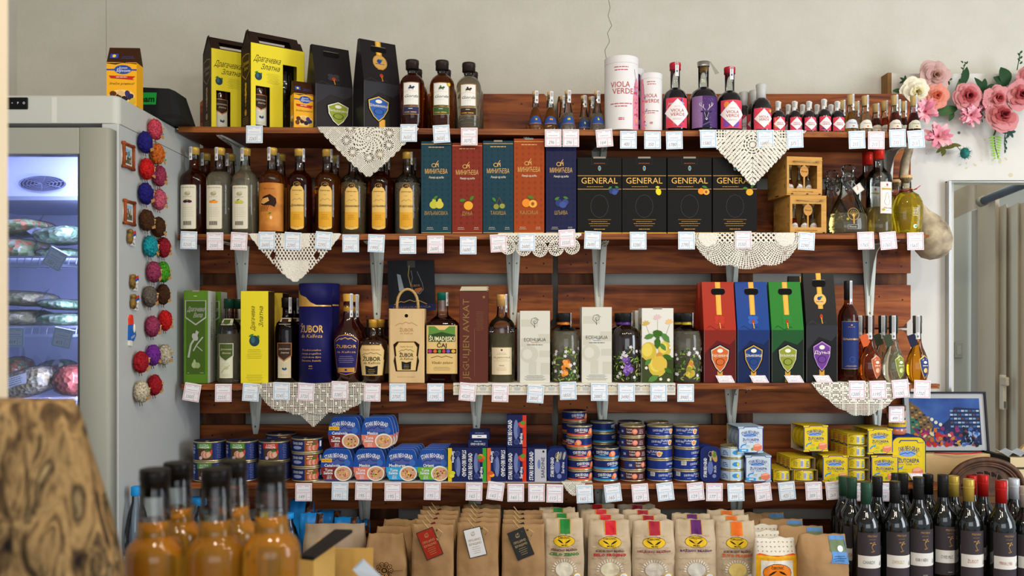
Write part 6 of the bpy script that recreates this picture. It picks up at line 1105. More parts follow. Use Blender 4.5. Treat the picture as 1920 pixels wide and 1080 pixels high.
# square tuna sleeves
def p_zut(bg, natur=False):
    def f(b, m, w, h):
        bl = M('24387c'); b.poly(m, [(-w/2, h*.06), (-w*.3, h*.06), (-w*.26, .0), (w*.26, 0), (w*.3, h*.06), (w/2, h*.06), (w/2, h*.94), (w*.3, h*.94), (w*.26, h), (-w*.26, h), (-w*.3, h*.94), (-w/2, h*.94)], bl, .5); b.poly(m, [(x*.93, h/2+(y-h/2)*.95) for x, y in [(-w/2, h*.05), (-w*.3, h*.05), (-w*.26, .0), (w*.26, 0), (w*.3, h*.05), (w/2, h*.05), (w/2, h*.95), (w*.3, h*.95), (w*.26, h), (-w*.26, h), (-w*.3, h*.95), (-w/2, h*.95)]], M(bg, .45), 1)
        b.text(m, 'STARI BEOGRAD', -w*.02, h*.80, h*.12, bl, 2, w=w*.72, bold=.015, warp=arc(w*.8)); b.disc(m, -w*.04, h*.67, w*.27, h*.075, M('7a9ad0'), 2, 16); b.line(m, [(-w*.28, h*.65), (-w*.1, h*.69), (-w*.04, h*.67), (w*.06, h*.71), (w*.2, h*.66)], .0025, M('3a5aa0'), 3); b.disc(m, w*.32, h*.66, w*.08, h*.07, M('b8a84a' if not natur else 'a8b0b8'), 2); b.disc(m, w*.32, h*.66, w*.065, h*.055, M(bg), 3)
        b.text(m, 'ŽUTOREPA', 0, h*.50, h*.095, bl, 2, w=w*.66, bold=.02); b.text(m, 'TUNA', 0, h*.41, h*.05, bl, 2, w=w*.2); b.line(m, [(-w*.3, h*.41), (-w*.15, h*.41)], .0008, bl, 2); b.line(m, [(w*.15, h*.41), (w*.3, h*.41)], .0008, bl, 2)
        b.line(m, [(-w*.4, h*.2), (-w*.36, h*.28), (-w*.25, h*.33), (-w*.2, h*.3)], .004, M('3a8ac8'), 2); b.line(m, [(-w*.22, h*.33), (-w*.18, h*.37)], .003, M('3a8ac8'), 2); b.lines(m, -w*.12, h*.28, w*.18, 2, h*.05, .001, M('6a7a3a'), 2)
        b.poly(m, [(w*.08, h*.12), (w*.28, h*.06), (w*.44, h*.14), (w*.44, h*.27), (w*.3, h*.35), (w*.12, h*.30)], M('d8785c'), 3); b.poly(m, [(w*.12, h*.24), (w*.3, h*.24), (w*.42, h*.28), (w*.3, h*.34), (w*.14, h*.3)], M('e8a084'), 4); b.disc(m, w*.07, h*.14, w*.06, h*.06, M('6a9a3a'), 2)
        if natur: b.poly(m, [(-w*.46, h*.04), (-w*.1, h*.04), (-w*.1, h*.15), (-w*.46, h*.17)], M('3a9ad0'), 3); b.lines(m, -w*.28, h*.1, w*.24, 1, .1, .003, LW, 4)
        else: b.disc(m, -w*.14, h*.12, w*.1, h*.05, M('a8b83a'), 3)
    return f
def tuna_pack(label, loc, w, h, dp, col, rz=0., bg='d8bc20', natur=False, group='square tuna packs'):
    """cardboard sleeve round tins standing on edge; open sides show tins"""
    t = empty('tuna_pack', label, 'box', loc, rz, group); b = MB(); k = .0012; KR = M('9a8a6c', .8); c = M(col, .5)
    b.box(-w/2, w/2, 0, k, 0, h, c); b.box(-w/2, w/2, dp-k, dp, 0, h, KR); b.box(-w/2, w/2, k, dp-k, h-k, h, c); b.box(-w/2, w/2, k, dp-k, 0, k, KR); p_zut(bg, natur)(b, flat(0), w, h)
    for i in range(1, 3): b.rect(topside(h), -w/2, dp*i/3-.001, w/2, dp*i/3+.001, M('24387c'), 1)
    b.build('sleeve', t); n = 3
    for i in range(n):
        b = MB(); y0 = .002+i*(dp-.004)/n; y1 = y0+(dp-.004)/n-.001; R = h*.48; V = []
        b.T = Matrix.Translation((0, y1, h/2)) @ Matrix.Rotation(pi/2, 4, 'X'); b.lathe([(R*.93, 0), (R, .001), (R*.97, .003), (R*.97, y1-y0-.003), (R, y1-y0-.001), (R*.93, y1-y0)], M(col, .35, .3), 20); b.build('can', t)
    return t
PW_, PH_ = S(49, 2.79), S(49, 2.79)
wb = 'a8c0d4'
l = K4(1422, 2.79); tuna_pack('pale blue tuna pack, lower one of the two stacked', l, PW_, PH_, .1, wb, 0, 'c0ccd8', True)
tuna_pack('pale blue tuna pack, upper one turned slightly left', (X(1408, 2.79), 2.792, l[2]+PH_+S(5, 2.79)), PW_, PH_, .1, wb, math.radians(7), 'c0ccd8', True)
stack(1373, 2.83, 3, S(46), S(21.5), 'b4c0cc', [c_white], 'pale blue round tin of the three-high stack beside the oblong tin', 1)
l = K4(1567, 2.79); tuna_pack('yellow tuna pack, lower one in the middle with a green capped bottle before it', l, PW_, PH_, .1, 'd8bc20', 0)
tuna_pack('yellow tuna pack, upper left one tilted on the flat packs', (X(1534, 2.79)+.0, 2.81, l[2]+S(55, 2.79)), PW_, PH_, .09, 'd8bc20', math.radians(8))
l = K4(1659, 2.79); tuna_pack('yellow tuna pack, lower right one behind the dark capped bottles', l, S(51, 2.79), PH_, .1, 'd8bc20', 0)
tuna_pack('yellow tuna pack, upper right one leaning beside the big yellow tin', (X(1651, 2.79), 2.792, l[2]+S(52, 2.79)), PW_, S(47, 2.79), .11, 'd8bc20', math.radians(5))
def flatpack(label, loc, w, h, dp, rz):
    t = empty('flat_tuna_pack', label, 'box', loc, rz, 'flat tuna packs'); b = MB(); KR = M('8a7a5c', .8); c = M('d0b424', .45); ls = left_side(-w/2, dp)
    b.box(-w/2, w/2, .002, dp, h-.0012, h, c); b.box(-w/2, w/2, .002, dp, 0, .0012, KR); b.box(-w/2, -w/2+.0012, 0, dp, 0, h, c); b.box(w/2-.0012, w/2, 0, dp, 0, h, KR)
    for i in range(3): b.disc(ls, dp*(.2+.3*i), h*.5, .009, h*.35, M('c87a4c'), 1); b.lines(ls, dp*(.32+.3*i), h*.8, .014, 3, h*.2, .0012, M('24387c'), 1, i)
    b.line(ls, [(0, .002), (dp*.1, .002), (dp*.2, .006), (dp*.33, .002), (dp*.5, .006), (dp*.66, .002), (dp*.83, .006), (dp, .002)], .003, M('24387c'), 2); b.rect(topside(h), -w/2, .002, w/2, .006, M('a83a2c'), 1); b.build('sleeve', t)
    x0 = -w/2+.002; n = 1
    R = w/2-.003
    for i in range(2):
        b = MB(); cyy = R+.001+i*(dp-2*R-.004); b.lathe([(R*.95, .0015), (R, .0025), (R, h-.0035), (R*.95, h-.0022)], ALU, 24, cy_=cyy); b.build('can', t); 
        if i == 0: b = MB(); m = curved(R+.0003, 0, 1, 2, cyy); b.rect(m, -R*1.3, .004, R*1.3, h-.005, M('d8c02c', .4), 0); c_yellow(b, m, R, h); b.build('wrapper', t)
    return t
FH = S(22, 2.8)
for px, lev, w_, rz, ds in ((1469, 0, 37, .02, 'flat yellow tuna pack, bottom left of the low pile'), (1511, 0, 44, -.02, 'flat yellow tuna pack, bottom right of the low pile'), (1505, 1, 48, .06, 'flat yellow tuna pack lying on top of the low pile')):
    flatpack(ds, K4(px, 2.79, lev*(FH+.001)), S(w_, 2.79), FH, .12, rz)
for i, ds in enumerate(['bottom', 'second from bottom', 'third from bottom', 'topmost']): flatpack('flat yellow tuna pack in the four-high pile between the square packs, '+ds, K4(1610, 2.79, i*(FH+.0008)), S(42, 2.79), FH, .13, .05)
def p_big(b, m, w, h): b.T = None; p_zut('d8bc20')(b, lambda u, v, l: m(u, v, l+.0003), w*.94, h*.92); b.rect(m, -w*.47, .004, -w*.3, h*.9, M('d8bc20', .45), 3); b.rect(m, w*.43, h*.05, w*.485, h*.9, M('d8bc20', .45), 3)
l = K4(1704, 2.80)
for k in range(4): tin_rr('large yellow tuna tin with blue rim standing on edge, %s of the file' % ORD[k], (l[0], l[1]+.026*k, l[2]+S(12, 2.8)*0+.0), S(64, 2.8), S(84, 2.8), 'd8bc20', p_big, .024, group='large yellow tins', rad=.22)
# jar of fish spread on the tins
b = MB(); t = empty('glass_jar', 'glass jar of pinkish spread with gold lid standing on the yellow tins', 'jar', (X(1680, 2.85), 2.85, K4(1680)[2]+S(84, 2.8)+.001)); R = S(17, 2.85); Hj = S(54, 2.85)
b.lathe([(R*.9, 0), (R, .004), (R, Hj*.22), (R*.8, Hj*.34), (R*.75, Hj*.5), (R*.95, Hj*.6), (R, Hj*.85)], M('b86a48', .1, 0, .6), 24); b.build('glass_body', t); b = MB(); b.lathe([(R*1.02, Hj*.83), (R*1.04, Hj*.98), (R*.98, Hj)], M('8a6a3a', .35, .6), 24); b.build('lid', t)
b = MB(); m = curved(R*1.0); b.rect(m, -R*1.2, Hj*.22, R*1.2, Hj*.52, M('d0a828'), 3); b.rect(m, -R*1.2, Hj*.22, R*1.2, Hj*.28, M('3a5a9c'), 4); b.text(m, 'NOVO TUNA', 0, Hj*.40, .006, M('24387c'), 5, w=R*1.5); b.build('label', t)
# ================================================================ lower bench: paper bags, flour, coffee, wine
KRAFT = procmat('kraft_paper', ['94724c', 'a8855c'], (1, 1, 1), 9, 5, .75, .25, bscale=26); KRAFT2 = procmat('kraft_paper_pale', ['94806a', 'a49078'], (1, 1, 1), 9, 5, .75, .25, bscale=26)
def softbag(label, px, top, W, D, Y, mat, prt=None, name='paper_bag', cat='bag', rz=0., topw=.95, seed=0, sh=.72, group=None, H=None, fold=0., crumple=.0042, parts=None):
    """standing paper bag: gusseted body that flattens to a pressed top edge"""
    x = X(px, Y); Hh = Z(top, Y)-TBL if H is None else H; w = S(W, Y); t = empty(name, label, cat, (x, Y, TBL+.0005), rz, group); b = MB(); n = 14; L = 18; V = []; Fc = []
    def section(v):
        q = v/Hh; k = 1 if q < sh else max(.0, 1-((q-sh)/(1-sh))**1.1); wd_ = w/2*(1-(1-topw)*max(0, (q-.5)/.5)); dd = D/2*(.1+.9*k)*(1-.1*abs(q-.35)); return wd_, dd
    def pt(u, v, s_):   # u in -1..1 across; s_ = -1 front, 1 back
        wd_, dd = section(v); nz = noise.noise(Vector((u*2.3+seed*5.1, v*26, s_*3+seed)))*crumple+noise.noise(Vector((u*5+seed*2, v*60, 9)))*crumple*.5
        nz += noise.noise(Vector((u*1.6+seed*3.3, v*11, seed*1.7)))*crumple*1.5; bulge = (1-abs(u)**3.2); return (u*wd_*(1+.03*noise.noise(Vector((seed, v*14, u)))), s_*dd*(.62+.38*bulge)+nz, v+(v/Hh)**9*.007*noise.noise(Vector((u*2.2+seed, 3, s_))))
    us = [-1+2*i/n for i in range(n+1)]
    for s_ in (-1, 1):
        o = len(V)
        for j in range(L+1):
            for u in us: V.append(pt(u, Hh*j/L, s_))
        for j in range(L):
            for i in range(n):
                a = o+j*(n+1)+i; q = (a, a+1, a+n+2, a+n+1); Fc.append(q if s_ < 0 else q[::-1])
    m_ = (n+1)*(L+1)
    for j in range(L):
        a = j*(n+1); Fc.append((a, a+n+1, a+n+1+m_, a+m_)); c_ = a+n; Fc.append((c_, c_+m_, c_+n+1+m_, c_+n+1))
    for i in range(n): Fc.append((L*(n+1)+i, L*(n+1)+i+1, L*(n+1)+i+1+m_, L*(n+1)+i+m_)); Fc.append((i, i+m_, i+1+m_, i+1))
    b.add(V, Fc, mat, True)
    def mp(u, v, l):
        wd_, _ = section(v); p = pt(max(-1, min(1, u/wd_)), v, -1); return (u, p[1]-l*1.5-.0004, v)
    mp.du = .006; mp.dv = .007
    if prt: prt(b, mp, w, Hh)
    b.build('bag', t)
    if parts: parts(t, mp, w, Hh)
    return t
def fl_bag(c1, t1, t2, c2, fc):
    def f(b, m, w, h):
        P_ = M('c9b290'); Q = M('b49c78'); 
        for j in range(9):
            for i in range(5): b.disc(m, -w*.36+i*w*.16+(j % 2)*w*.08, h*(.2+.075*j), w*.07, h*.012, M('bba382'), .6, 8)
        b.rect(m, -w*.12, h*.81, w*.17, h*.995, M('c8922c'), 1); b.rect(m, -w*.10, h*.812, w*.15, h*.995, M(c1, .35), 2); b.disc(m, .0, h*.715, w*.27, h*.075, INK, 1, 24); b.disc(m, 0, h*.715, w*.26, h*.07, M('d8b01c', .4), 2, 24)
        b.text(m, 'ČEKOVIĆ', 0, h*.762, h*.024, INK, 3, w=w*.3, bold=.02); b.text(m, 'MLIN', 0, h*.668, h*.02, INK, 3, w=w*.14, bold=.02)
        for s_ in (-1, 1): leafp(b, m, s_*w*.095, h*.715, w*.19, h*.022, s_*.55, INK, 3)
        b.text(m, t1, 0, h*.60, h*.026, M(c2 if not t2 else '5a2c24'), 3, w=w*(.66 if t2 else .78), bold=.03); b.line(m, [(-w*.3, h*.62), (w*.3, h*.62)], .0006, M('5a2c24'), 2)
        if t2: b.text(m, t2, 0, h*.545, h*.036, M(c2), 3, w=w*.76, bold=.04)
        for i in range(15): a = pi*i/14; b.line(m, [(w*.25*cos(a), h*.32+h*.125*sin(a)), (w*.31*cos(a), h*.32+h*.165*sin(a))], w*.03, M('dcd2be'), 2)
        b.disc(m, 0, h*.34, w*.22, h*.10, M(fc), 2.5, 18); b.disc(m, w*.32, h*.25, w*.1, h*.045, M('d8b83a'), 3, 14); b.disc(m, w*.32, h*.25, w*.08, h*.037, LW, 4, 14); b.text(m, '750g', w*.32, h*.25, h*.018, INK, 5)
    return f
FLB = procmat('flour_bag_print', ['a99678', 'b8a488', 'c2af92'], (1, 1, 1), 16, 3, .5, .15, bscale=20)
for px, top, W_, a, nb, ds in ((1057, 972, 74, ('1f7a34', 'PŠENIČNO BRAŠNO', 'CELO ZRNO', '2a7a34', 'd8d4c0'), 3, 'beige flour bag with green stripe'), (1142, 975, 80, ('c81f2c', 'KUKURUZNO BRAŠNO', 'BELO PROJINO', 'c02430', 'd8d0b0'), 4, 'beige flour bag with bright red stripe'), (1224, 976, 80, ('a02434', 'HELJDINO BRAŠNO', '', '8c2434', 'c8c0b0'), 4, 'beige flour bag with dark red stripe'), (1302, 974, 76, ('5a2464', 'RAŽANO BRAŠNO', '', '5a2464', 'ccc8bc'), 2, 'beige flour bag with purple stripe'), (1378, 977, 76, ('d8641c', 'KUKURUZNO BRAŠNO', 'ŽUTO PROJINO', 'd0581c', 'd8c070'), 3, 'beige flour bag with orange stripe')):
    t = softbag(ds+', front one of its file', px, top, W_, .06, 2.64, FLB, fl_bag(*a), 'flour_bag', 'flour bag', seed=px, sh=.66, group='striped flour bags')
    for k in range(1, nb): copy_tree(t, (t.location.x-(.006 if px < 1300 else -.004)*k, 2.64+.075*k, t.location.z), .05*((px+k) % 3-1), ds+', %s of its file' % ORD[k])
def p_ucmak(b, m, w, h):
    c = M('3a2a1c'); 
    for k in range(10): a = 2*pi*k/10; b.disc(m, w*.0+w*.15*cos(a), h*.44+w*.15*sin(a), w*.06, w*.05, c, 1, 10, a); b.disc(m, w*.15*cos(a), h*.44+w*.15*sin(a), w*.045, w*.035, M('b48450'), 2, 10, a); b.disc(m, w*.15*cos(a), h*.44+w*.15*sin(a), w*.022, w*.014, c, 3, 8, a)
    b.disc(m, 0, h*.44, w*.07, w*.07, c, 1, 10); b.disc(m, 0, h*.44, w*.04, w*.04, M('b48450'), 2, 10); b.line(m, [(-w*.45, h*.43), (-w*.22, h*.43)], .0008, c, 1); b.line(m, [(w*.22, h*.43), (w*.42, h*.43)], .0008, c, 1)
    b.text(m, 'БЕЗ ГЛУТЕНА', w*.12, h*.27, h*.024, M('3a6a2c'), 1, w=w*.38); b.rect(m, w*.08, h*.14, w*.34, h*.235, c, 1); b.text(m, 'OCMAK', w*.21, h*.188, h*.03, M('c8a878'), 2, w=w*.2); b.text(m, 'NO', -w*.04, h*.19, h*.06, c, 1, bold=.03)
t = softbag('kraft bag printed with a round flower motif', 724, 1000, 80, .075, 2.62, KRAFT, p_ucmak, seed=3, topw=.8, sh=.6, crumple=.006, group='motif kraft bags')
copy_tree(t, (t.location.x+.012, 2.71, t.location.z), .06, 'kraft bag half hidden behind the one with the round flower motif'); copy_tree(t, (t.location.x+.02, 2.80, t.location.z), -.04, 'kraft bag at the back behind the one with the round flower motif')
softbag('plain greyish paper bag with crumpled top, leftmost of the bags', 628, 982, 112, .08, 2.66, KRAFT2, lambda b, m, w, h: b.rect(m, -w*.05, h*.02, w*.25, h*.30, M('dcdcd8'), 1), seed=8, crumple=.006, topw=1.0)
def p_tagbag(c, w1, gold='d0b078'):
    def f(t, mp, w, h):
        b = MB(); a = math.radians(22 if c != 'd8d8d8' else 14); ca, sa = cos(a), sin(a); T_ = S(41, 2.62)/1; hw, hh = S(33, 2.62)/2, S(54, 2.62)/2; cx_, cz_ = -w*.06, h*.76; yy = mp(0, h*.76, 0)[1]-.004
        y2 = lambda v: min(mp(0, cz_+dv, 0)[1] for dv in (-hh, 0, hh))
        mt = lambda u, v, l: (cx_+u*ca-v*sa, y2(0)-.0015-l, cz_+u*sa+v*ca)
        b.T = None; o = [mt(-hw, -hh, 0), mt(hw, -hh, 0), mt(hw, hh, 0), mt(-hw, hh, 0)]; o2 = [(p[0], p[1]+.001, p[2]) for p in o]; b.add(o+o2, [(0, 1, 2, 3), (7, 6, 5, 4), (0, 4, 5, 1), (1, 5, 6, 2), (2, 6, 7, 3), (3, 7, 4, 0)], M('2c2c2a', .5))
        b.rect(mt, -hw+.002, -hh+.002, hw-.002, hh-.002, M(c, .5), 1); g = GOLD(gold); b.line(mt, [(.006*cos(k), .6*hh+.006*sin(k)) for k in (0, 1, 2, 3, 4, 5, 6)]+[(-.005, hh*.5), (.005, hh*.78)], .0008, g, 2); b.text(mt, 'ПРОЈИНО', 0, hh*.18, .0065, g, 2, w=hw*1.4, bold=.02); b.text(mt, 'БРАШНО', 0, -hh*.08, .0065, g, 2, w=hw*1.4, bold=.02); b.lines(mt, 0, -hh*.3, hw*1.1, 4, hh*.14, .0009, g, 2); o_ = b.build('hang_tag', t)
        b = MB(); JU = M('c2a272', .9); ky = mp(0, h*.93, 0)[1]; tp = h*.93
        for s_ in (-1, 1):
            b.ball((s_*w*.1, ky-.001, tp), .003, .0015, .003, M('b8903c', .3, .8), 8, 5); b.tube([(s_*w*.1, ky-.003, tp), (s_*.015, ky-.012, tp+.007), (s_*.030, ky-.014, tp-.004), (s_*.020, ky-.014, tp-.018), (0, ky-.011, tp-.006)], .0017, JU, 5)
        b.tube([(0, ky-.010, tp-.004), (-.018, ky-.014, tp+.016), (-.030, ky-.008, tp+.030)], .0016, JU, 5); b.tube([(0, ky-.010, tp-.004), (.016, ky-.016, tp-.026)], .0016, JU, 5); b.tube([(0, ky-.010, tp-.004), (cx_+hw*.1, y2(0)-.002, cz_+hh*.85)], .0008, JU, 4); b.build('twine_bow', t)
    return f
for px, top, W_, c, ds, nb in ((812, 983, 78, '9c2c1c', 'kraft bag with twine bow and red tag', 5), (896, 980, 78, 'd8d8d8', 'kraft bag with twine bow and white tag', 5), (981, 983, 80, '2c2e2e', 'kraft bag with twine bow and dark grey tag', 4)):
    t = softbag(ds+', front one', px, top, W_, .05, 2.60, KRAFT, None, seed=px, sh=.6, group='kraft bags with twine bows', parts=p_tagbag(c, '', 'd0b078' if c != 'd8d8d8' else 'b08a4a'), topw=.98)
    for k in range(1, nb): copy_tree(t, (t.location.x+.001*k, 2.60+.062*k, t.location.z+.0), .03*((k % 3)-1), ds+', %s of its file' % ORD[k])
# yellow and white flour, brown bag with blue label
def p_yb(b, m, w, h):
    for i in range(9):
        for j in range(3): leafp(b, m, -w*.42+i*w*.1, h*(.80+.07*j), w*.05, h*.014, (.6 if (i+j) % 2 else -.6), M('9c7c3c'), 1)
    b.rect(m, -w*.49, 0, w*.49, h*.74, M('d8a01c', .4), 1); b.rect(m, -w*.38, 0, w*.38, h*.66, M('dcd8cc', .4), 2); b.poly(m, [(-w*.48, h*.74), (w*.48, h*.74), (w*.4, h*.77), (0, h*.72), (-w*.4, h*.77)], M('d8501c'), 2)
    b.disc(m, 0, h*.46, w*.34, h*.15, M('3a2414'), 3, 24); b.disc(m, 0, h*.46, w*.33, h*.142, M('e07c1c', .4), 4, 24); b.text(m, 'ČEKOVIĆ', 0, h*.545, h*.04, INK, 5, w=w*.3, bold=.02); b.text(m, 'MLIN', 0, h*.36, h*.035, INK, 5, w=w*.18, bold=.02)
    for s_ in (-1, 1): leafp(b, m, s_*w*.12, h*.46, w*.24, h*.035, s_*-.5, INK, 5)
    b.poly(m, [(-w*.25, h*.12), (w*.25, h*.12), (w*.28, h*.2), (-w*.28, h*.2)], M('d8a81c'), 4); b.text(m, 'Pšenično brašno', 0, h*.16, h*.035, INK, 5, w=w*.4, shear=.2)
WBAG = M('d8d2c4', .5)
t = softbag('yellow and white flour bag with orange oval emblem', 1452, 1008, 78, .06, 2.58, WBAG, p_yb, 'flour_bag', 'flour bag', seed=5, sh=.7, crumple=.004); copy_tree(t, (t.location.x-.012, 2.66, t.location.z+.0), .05, 'yellow and white flour bag behind the one with the orange oval emblem', 'yellow flour bags')
copy_tree(t, (t.location.x-.002, 2.74, t.location.z), -.05, 'yellow and white flour bag at the back, near the orange striped bags', 'yellow flour bags')
def p_blue(t, mp, w, h):
    b = MB(); b.poly(mp, [(w*.10, h*.62), (w*.5, h*.58), (w*.44, h*.985), (w*.14, h*.985)], M('5a8ac0', .5), 2); b.poly(mp, [(w*.11, h*.78), (w*.455, h*.76), (w*.43, h*.93), (w*.14, h*.93)], M('6a7a5a'), 3); b.disc(mp, w*.33, h*.81, w*.06, w*.06, LW, 4, 12); b.lines(mp, w*.3, h*.71, w*.3, 3, h*.035, .0014, M('24487c'), 4); b.build('label', t)
t = softbag('brown paper bag with blue landscape label folded over its top', 1540, 1002, 92, .08, 2.56, KRAFT, None, seed=12, sh=.7, crumple=.006, parts=p_blue, topw=.92)
for k, (dx, Y_, ds) in enumerate(((-.03, 2.66, 'brown paper bag with blue label, second of the file'), (-.06, 2.75, 'brown paper bag with blue label, third of the file'), (-.09, 2.84, 'brown paper bag with blue label, rearmost of the file'))): copy_tree(t, (t.location.x+dx, Y_, t.location.z), .06*(k-1), ds)
# coffee packs
BEAN = procmat('coffee_bean_print', ['1c0c06', '4a2410', '6a3a1c', '2c1408'], (1, 1, 1), 90, 2, .4, 0, kind='cells', pos=[.1, .4, .7, .9])
for i, (px, top, Y_, ds) in enumerate(((566, 938, 2.86, 'blue and coffee bean packet, leftmost and tallest'), (585, 962, 2.74, 'blue and coffee bean packet beside the small price card'), (618, 958, 2.88, 'blue and coffee bean packet in the middle'), (650, 970, 2.80, 'blue and coffee bean packet, front right'), (672, 974, 2.90, 'blue and coffee bean packet, rear right'))):
    def pc(b, m, w, h): b.poly(m, [(w*.05, 0), (w*.5, 0), (w*.5, h), (w*.2, h)], BEAN, 1)
    softbag(ds, px, top, 44, .05, Y_, M('1c78c0', .3), pc, 'coffee_pack', 'coffee pack', seed=i, group='coffee packs', topw=1, sh=.85, crumple=.004)
# blue capped water bottles
PET = thin('pet_plastic', 'd4e0ea', 1.3, .05)
for i, (px, top, Y_, ds) in enumerate(((257, 912, 2.42, 'clear plastic water bottle, leftmost, against the freezer side'), (366, 932, 2.86, 'clear plastic water bottle with blue cap behind the amber bottles'), (378, 936, 2.70, 'clear plastic water bottle with blue cap between the two amber bottle pairs'), (452, 965, 2.75, 'clear plastic water bottle with blue cap behind the middle amber bottles'), (541, 962, 2.66, 'clear plastic water bottle with blue cap right of the amber bottles'))):
    x = X(px, Y_); H = Z(top, Y_)-TBL; t = empty('water_bottle', ds, 'bottle', (x, Y_, TBL+.0005), 0, 'blue capped water bottles'); R = .033; b = MB(); pr = [(R*.8, 0), (R, .012)]
    for k in range(8): pr += [(R, H*(.08+.06*k)), (R*.95, H*(.10+.06*k))]
    pr += [(R, H*.58), (R*.97, H*.66), (R*.7, H*.80), (R*.42, H*.88), (R*.38, H*.97)]; b.lathe(pr, PET, 20, cap1=False); b.build('plastic_body', t)
    b = MB(); b.lathe([(R*.46, H*.93), (R*.48, H*.935), (R*.48, H*.995), (R*.42, H)], M('1c8ed8', .4), 18); b.build('cap', t); b = MB(); b.rect(curved(R*1.005), -R*1.4, H*.30, R*1.4, H*.50, M('1f4f9c', .4), 1); b.rect(curved(R*1.005), -R*1.4, H*.44, R*1.4, H*.48, LW, 2); b.build('label', t)
# wine
WB = '0a0d0a'
wines = [(1624, 904, 'CHARDY', '3a5a54', '2c4a3c', 2.58, 'green capsule, leftmost of the front row'), (1678, 902, 'ZWEIGELT', 'b89a4c', '242424', 2.58, 'black capsule, second of the front row'), (1722, 894, 'KARO NERO', '3a3048', '242424', 2.59, 'black capsule, third of the front row'), (1768, 890, 'CUVEE MILIĆ', '3a3a48', '222222', 2.62, 'black capsule, fourth of the front row'), (1816, 898, 'ŽUSOT', 'a84a2c', 'b09440', 2.58, 'gold capsule in the front row'), (1877, 901, 'MIRNA LUKA', 'a83c3c', 'a81c18', 2.56, 'red capsule in the front row')]
def wine(label, px, top, Y_, wd_, wc, cap, W=None, lab=True):
    H = Z(top, Y_)-TBL-.0005; return bottle(label, 0, (X(px, Y_), Y_, TBL+.0005), W or .077, H, 'wine', WB, opaque=True, cap=('capsule', cap, .40, .185), lab=lab_wine(wd_, wc) if lab else None, name='wine_bottle', group='wine bottles', n=32, cat='wine bottle')
for px, top, wd_, wc, cap, Y_, ds in wines: wine('dark wine bottle with '+ds, px, top, Y_, wd_, wc, cap)
for px, top, Y_, cap, wd_, ds in ((1597, 895, 2.66, '2c4a3c', 'CHARDY', 'green capsule, behind the leftmost front one'), (1582, 893, 2.75, '2c4a3c', 'CHARDY', 'green capsule, rearmost left'), (1645, 893, 2.70, '242424', 'ZWEIGELT', 'black capsule, between the first and second front ones'), (1674, 885, 2.80, '242424', 'ZWEIGELT', 'black capsule, rear, behind the second front one'), (1693, 887, 2.70, '242424', 'KARO NERO', 'black capsule, behind and between second and third front ones'), (1716, 884, 2.83, '242424', 'KARO NERO', 'black capsule, rear, directly behind the third front one'), (1740, 889, 2.745, '141414', 'CUVEE', 'black capsule, farthest back near the shelf end'),
    (1788, 892, 2.695, 'b09440', 'ŽUSOT', 'gold capsule, behind the gold one of the front row'), (1822, 891, 2.785, 'a81c18', 'MIRNA LUKA', 'red capsule, rear left of the red ones'), (1843, 890, 2.66, 'a81c18', 'MIRNA LUKA', 'red capsule, rear right of the red ones'), (1885, 900, 2.76, 'b8bcc0', 'ROSE', 'white capsule, just behind the front red one'), (1901, 897, 2.68, 'b8bcc4', 'ROSE', 'silver-white capsule near the right edge'), (1922, 912, 2.59, 'b8aca4', 'ROSE', 'pinkish white capsule cut by the right edge')):
    wine('dark wine bottle with '+ds, px, top, Y_, wd_, 'a83c3c', cap)
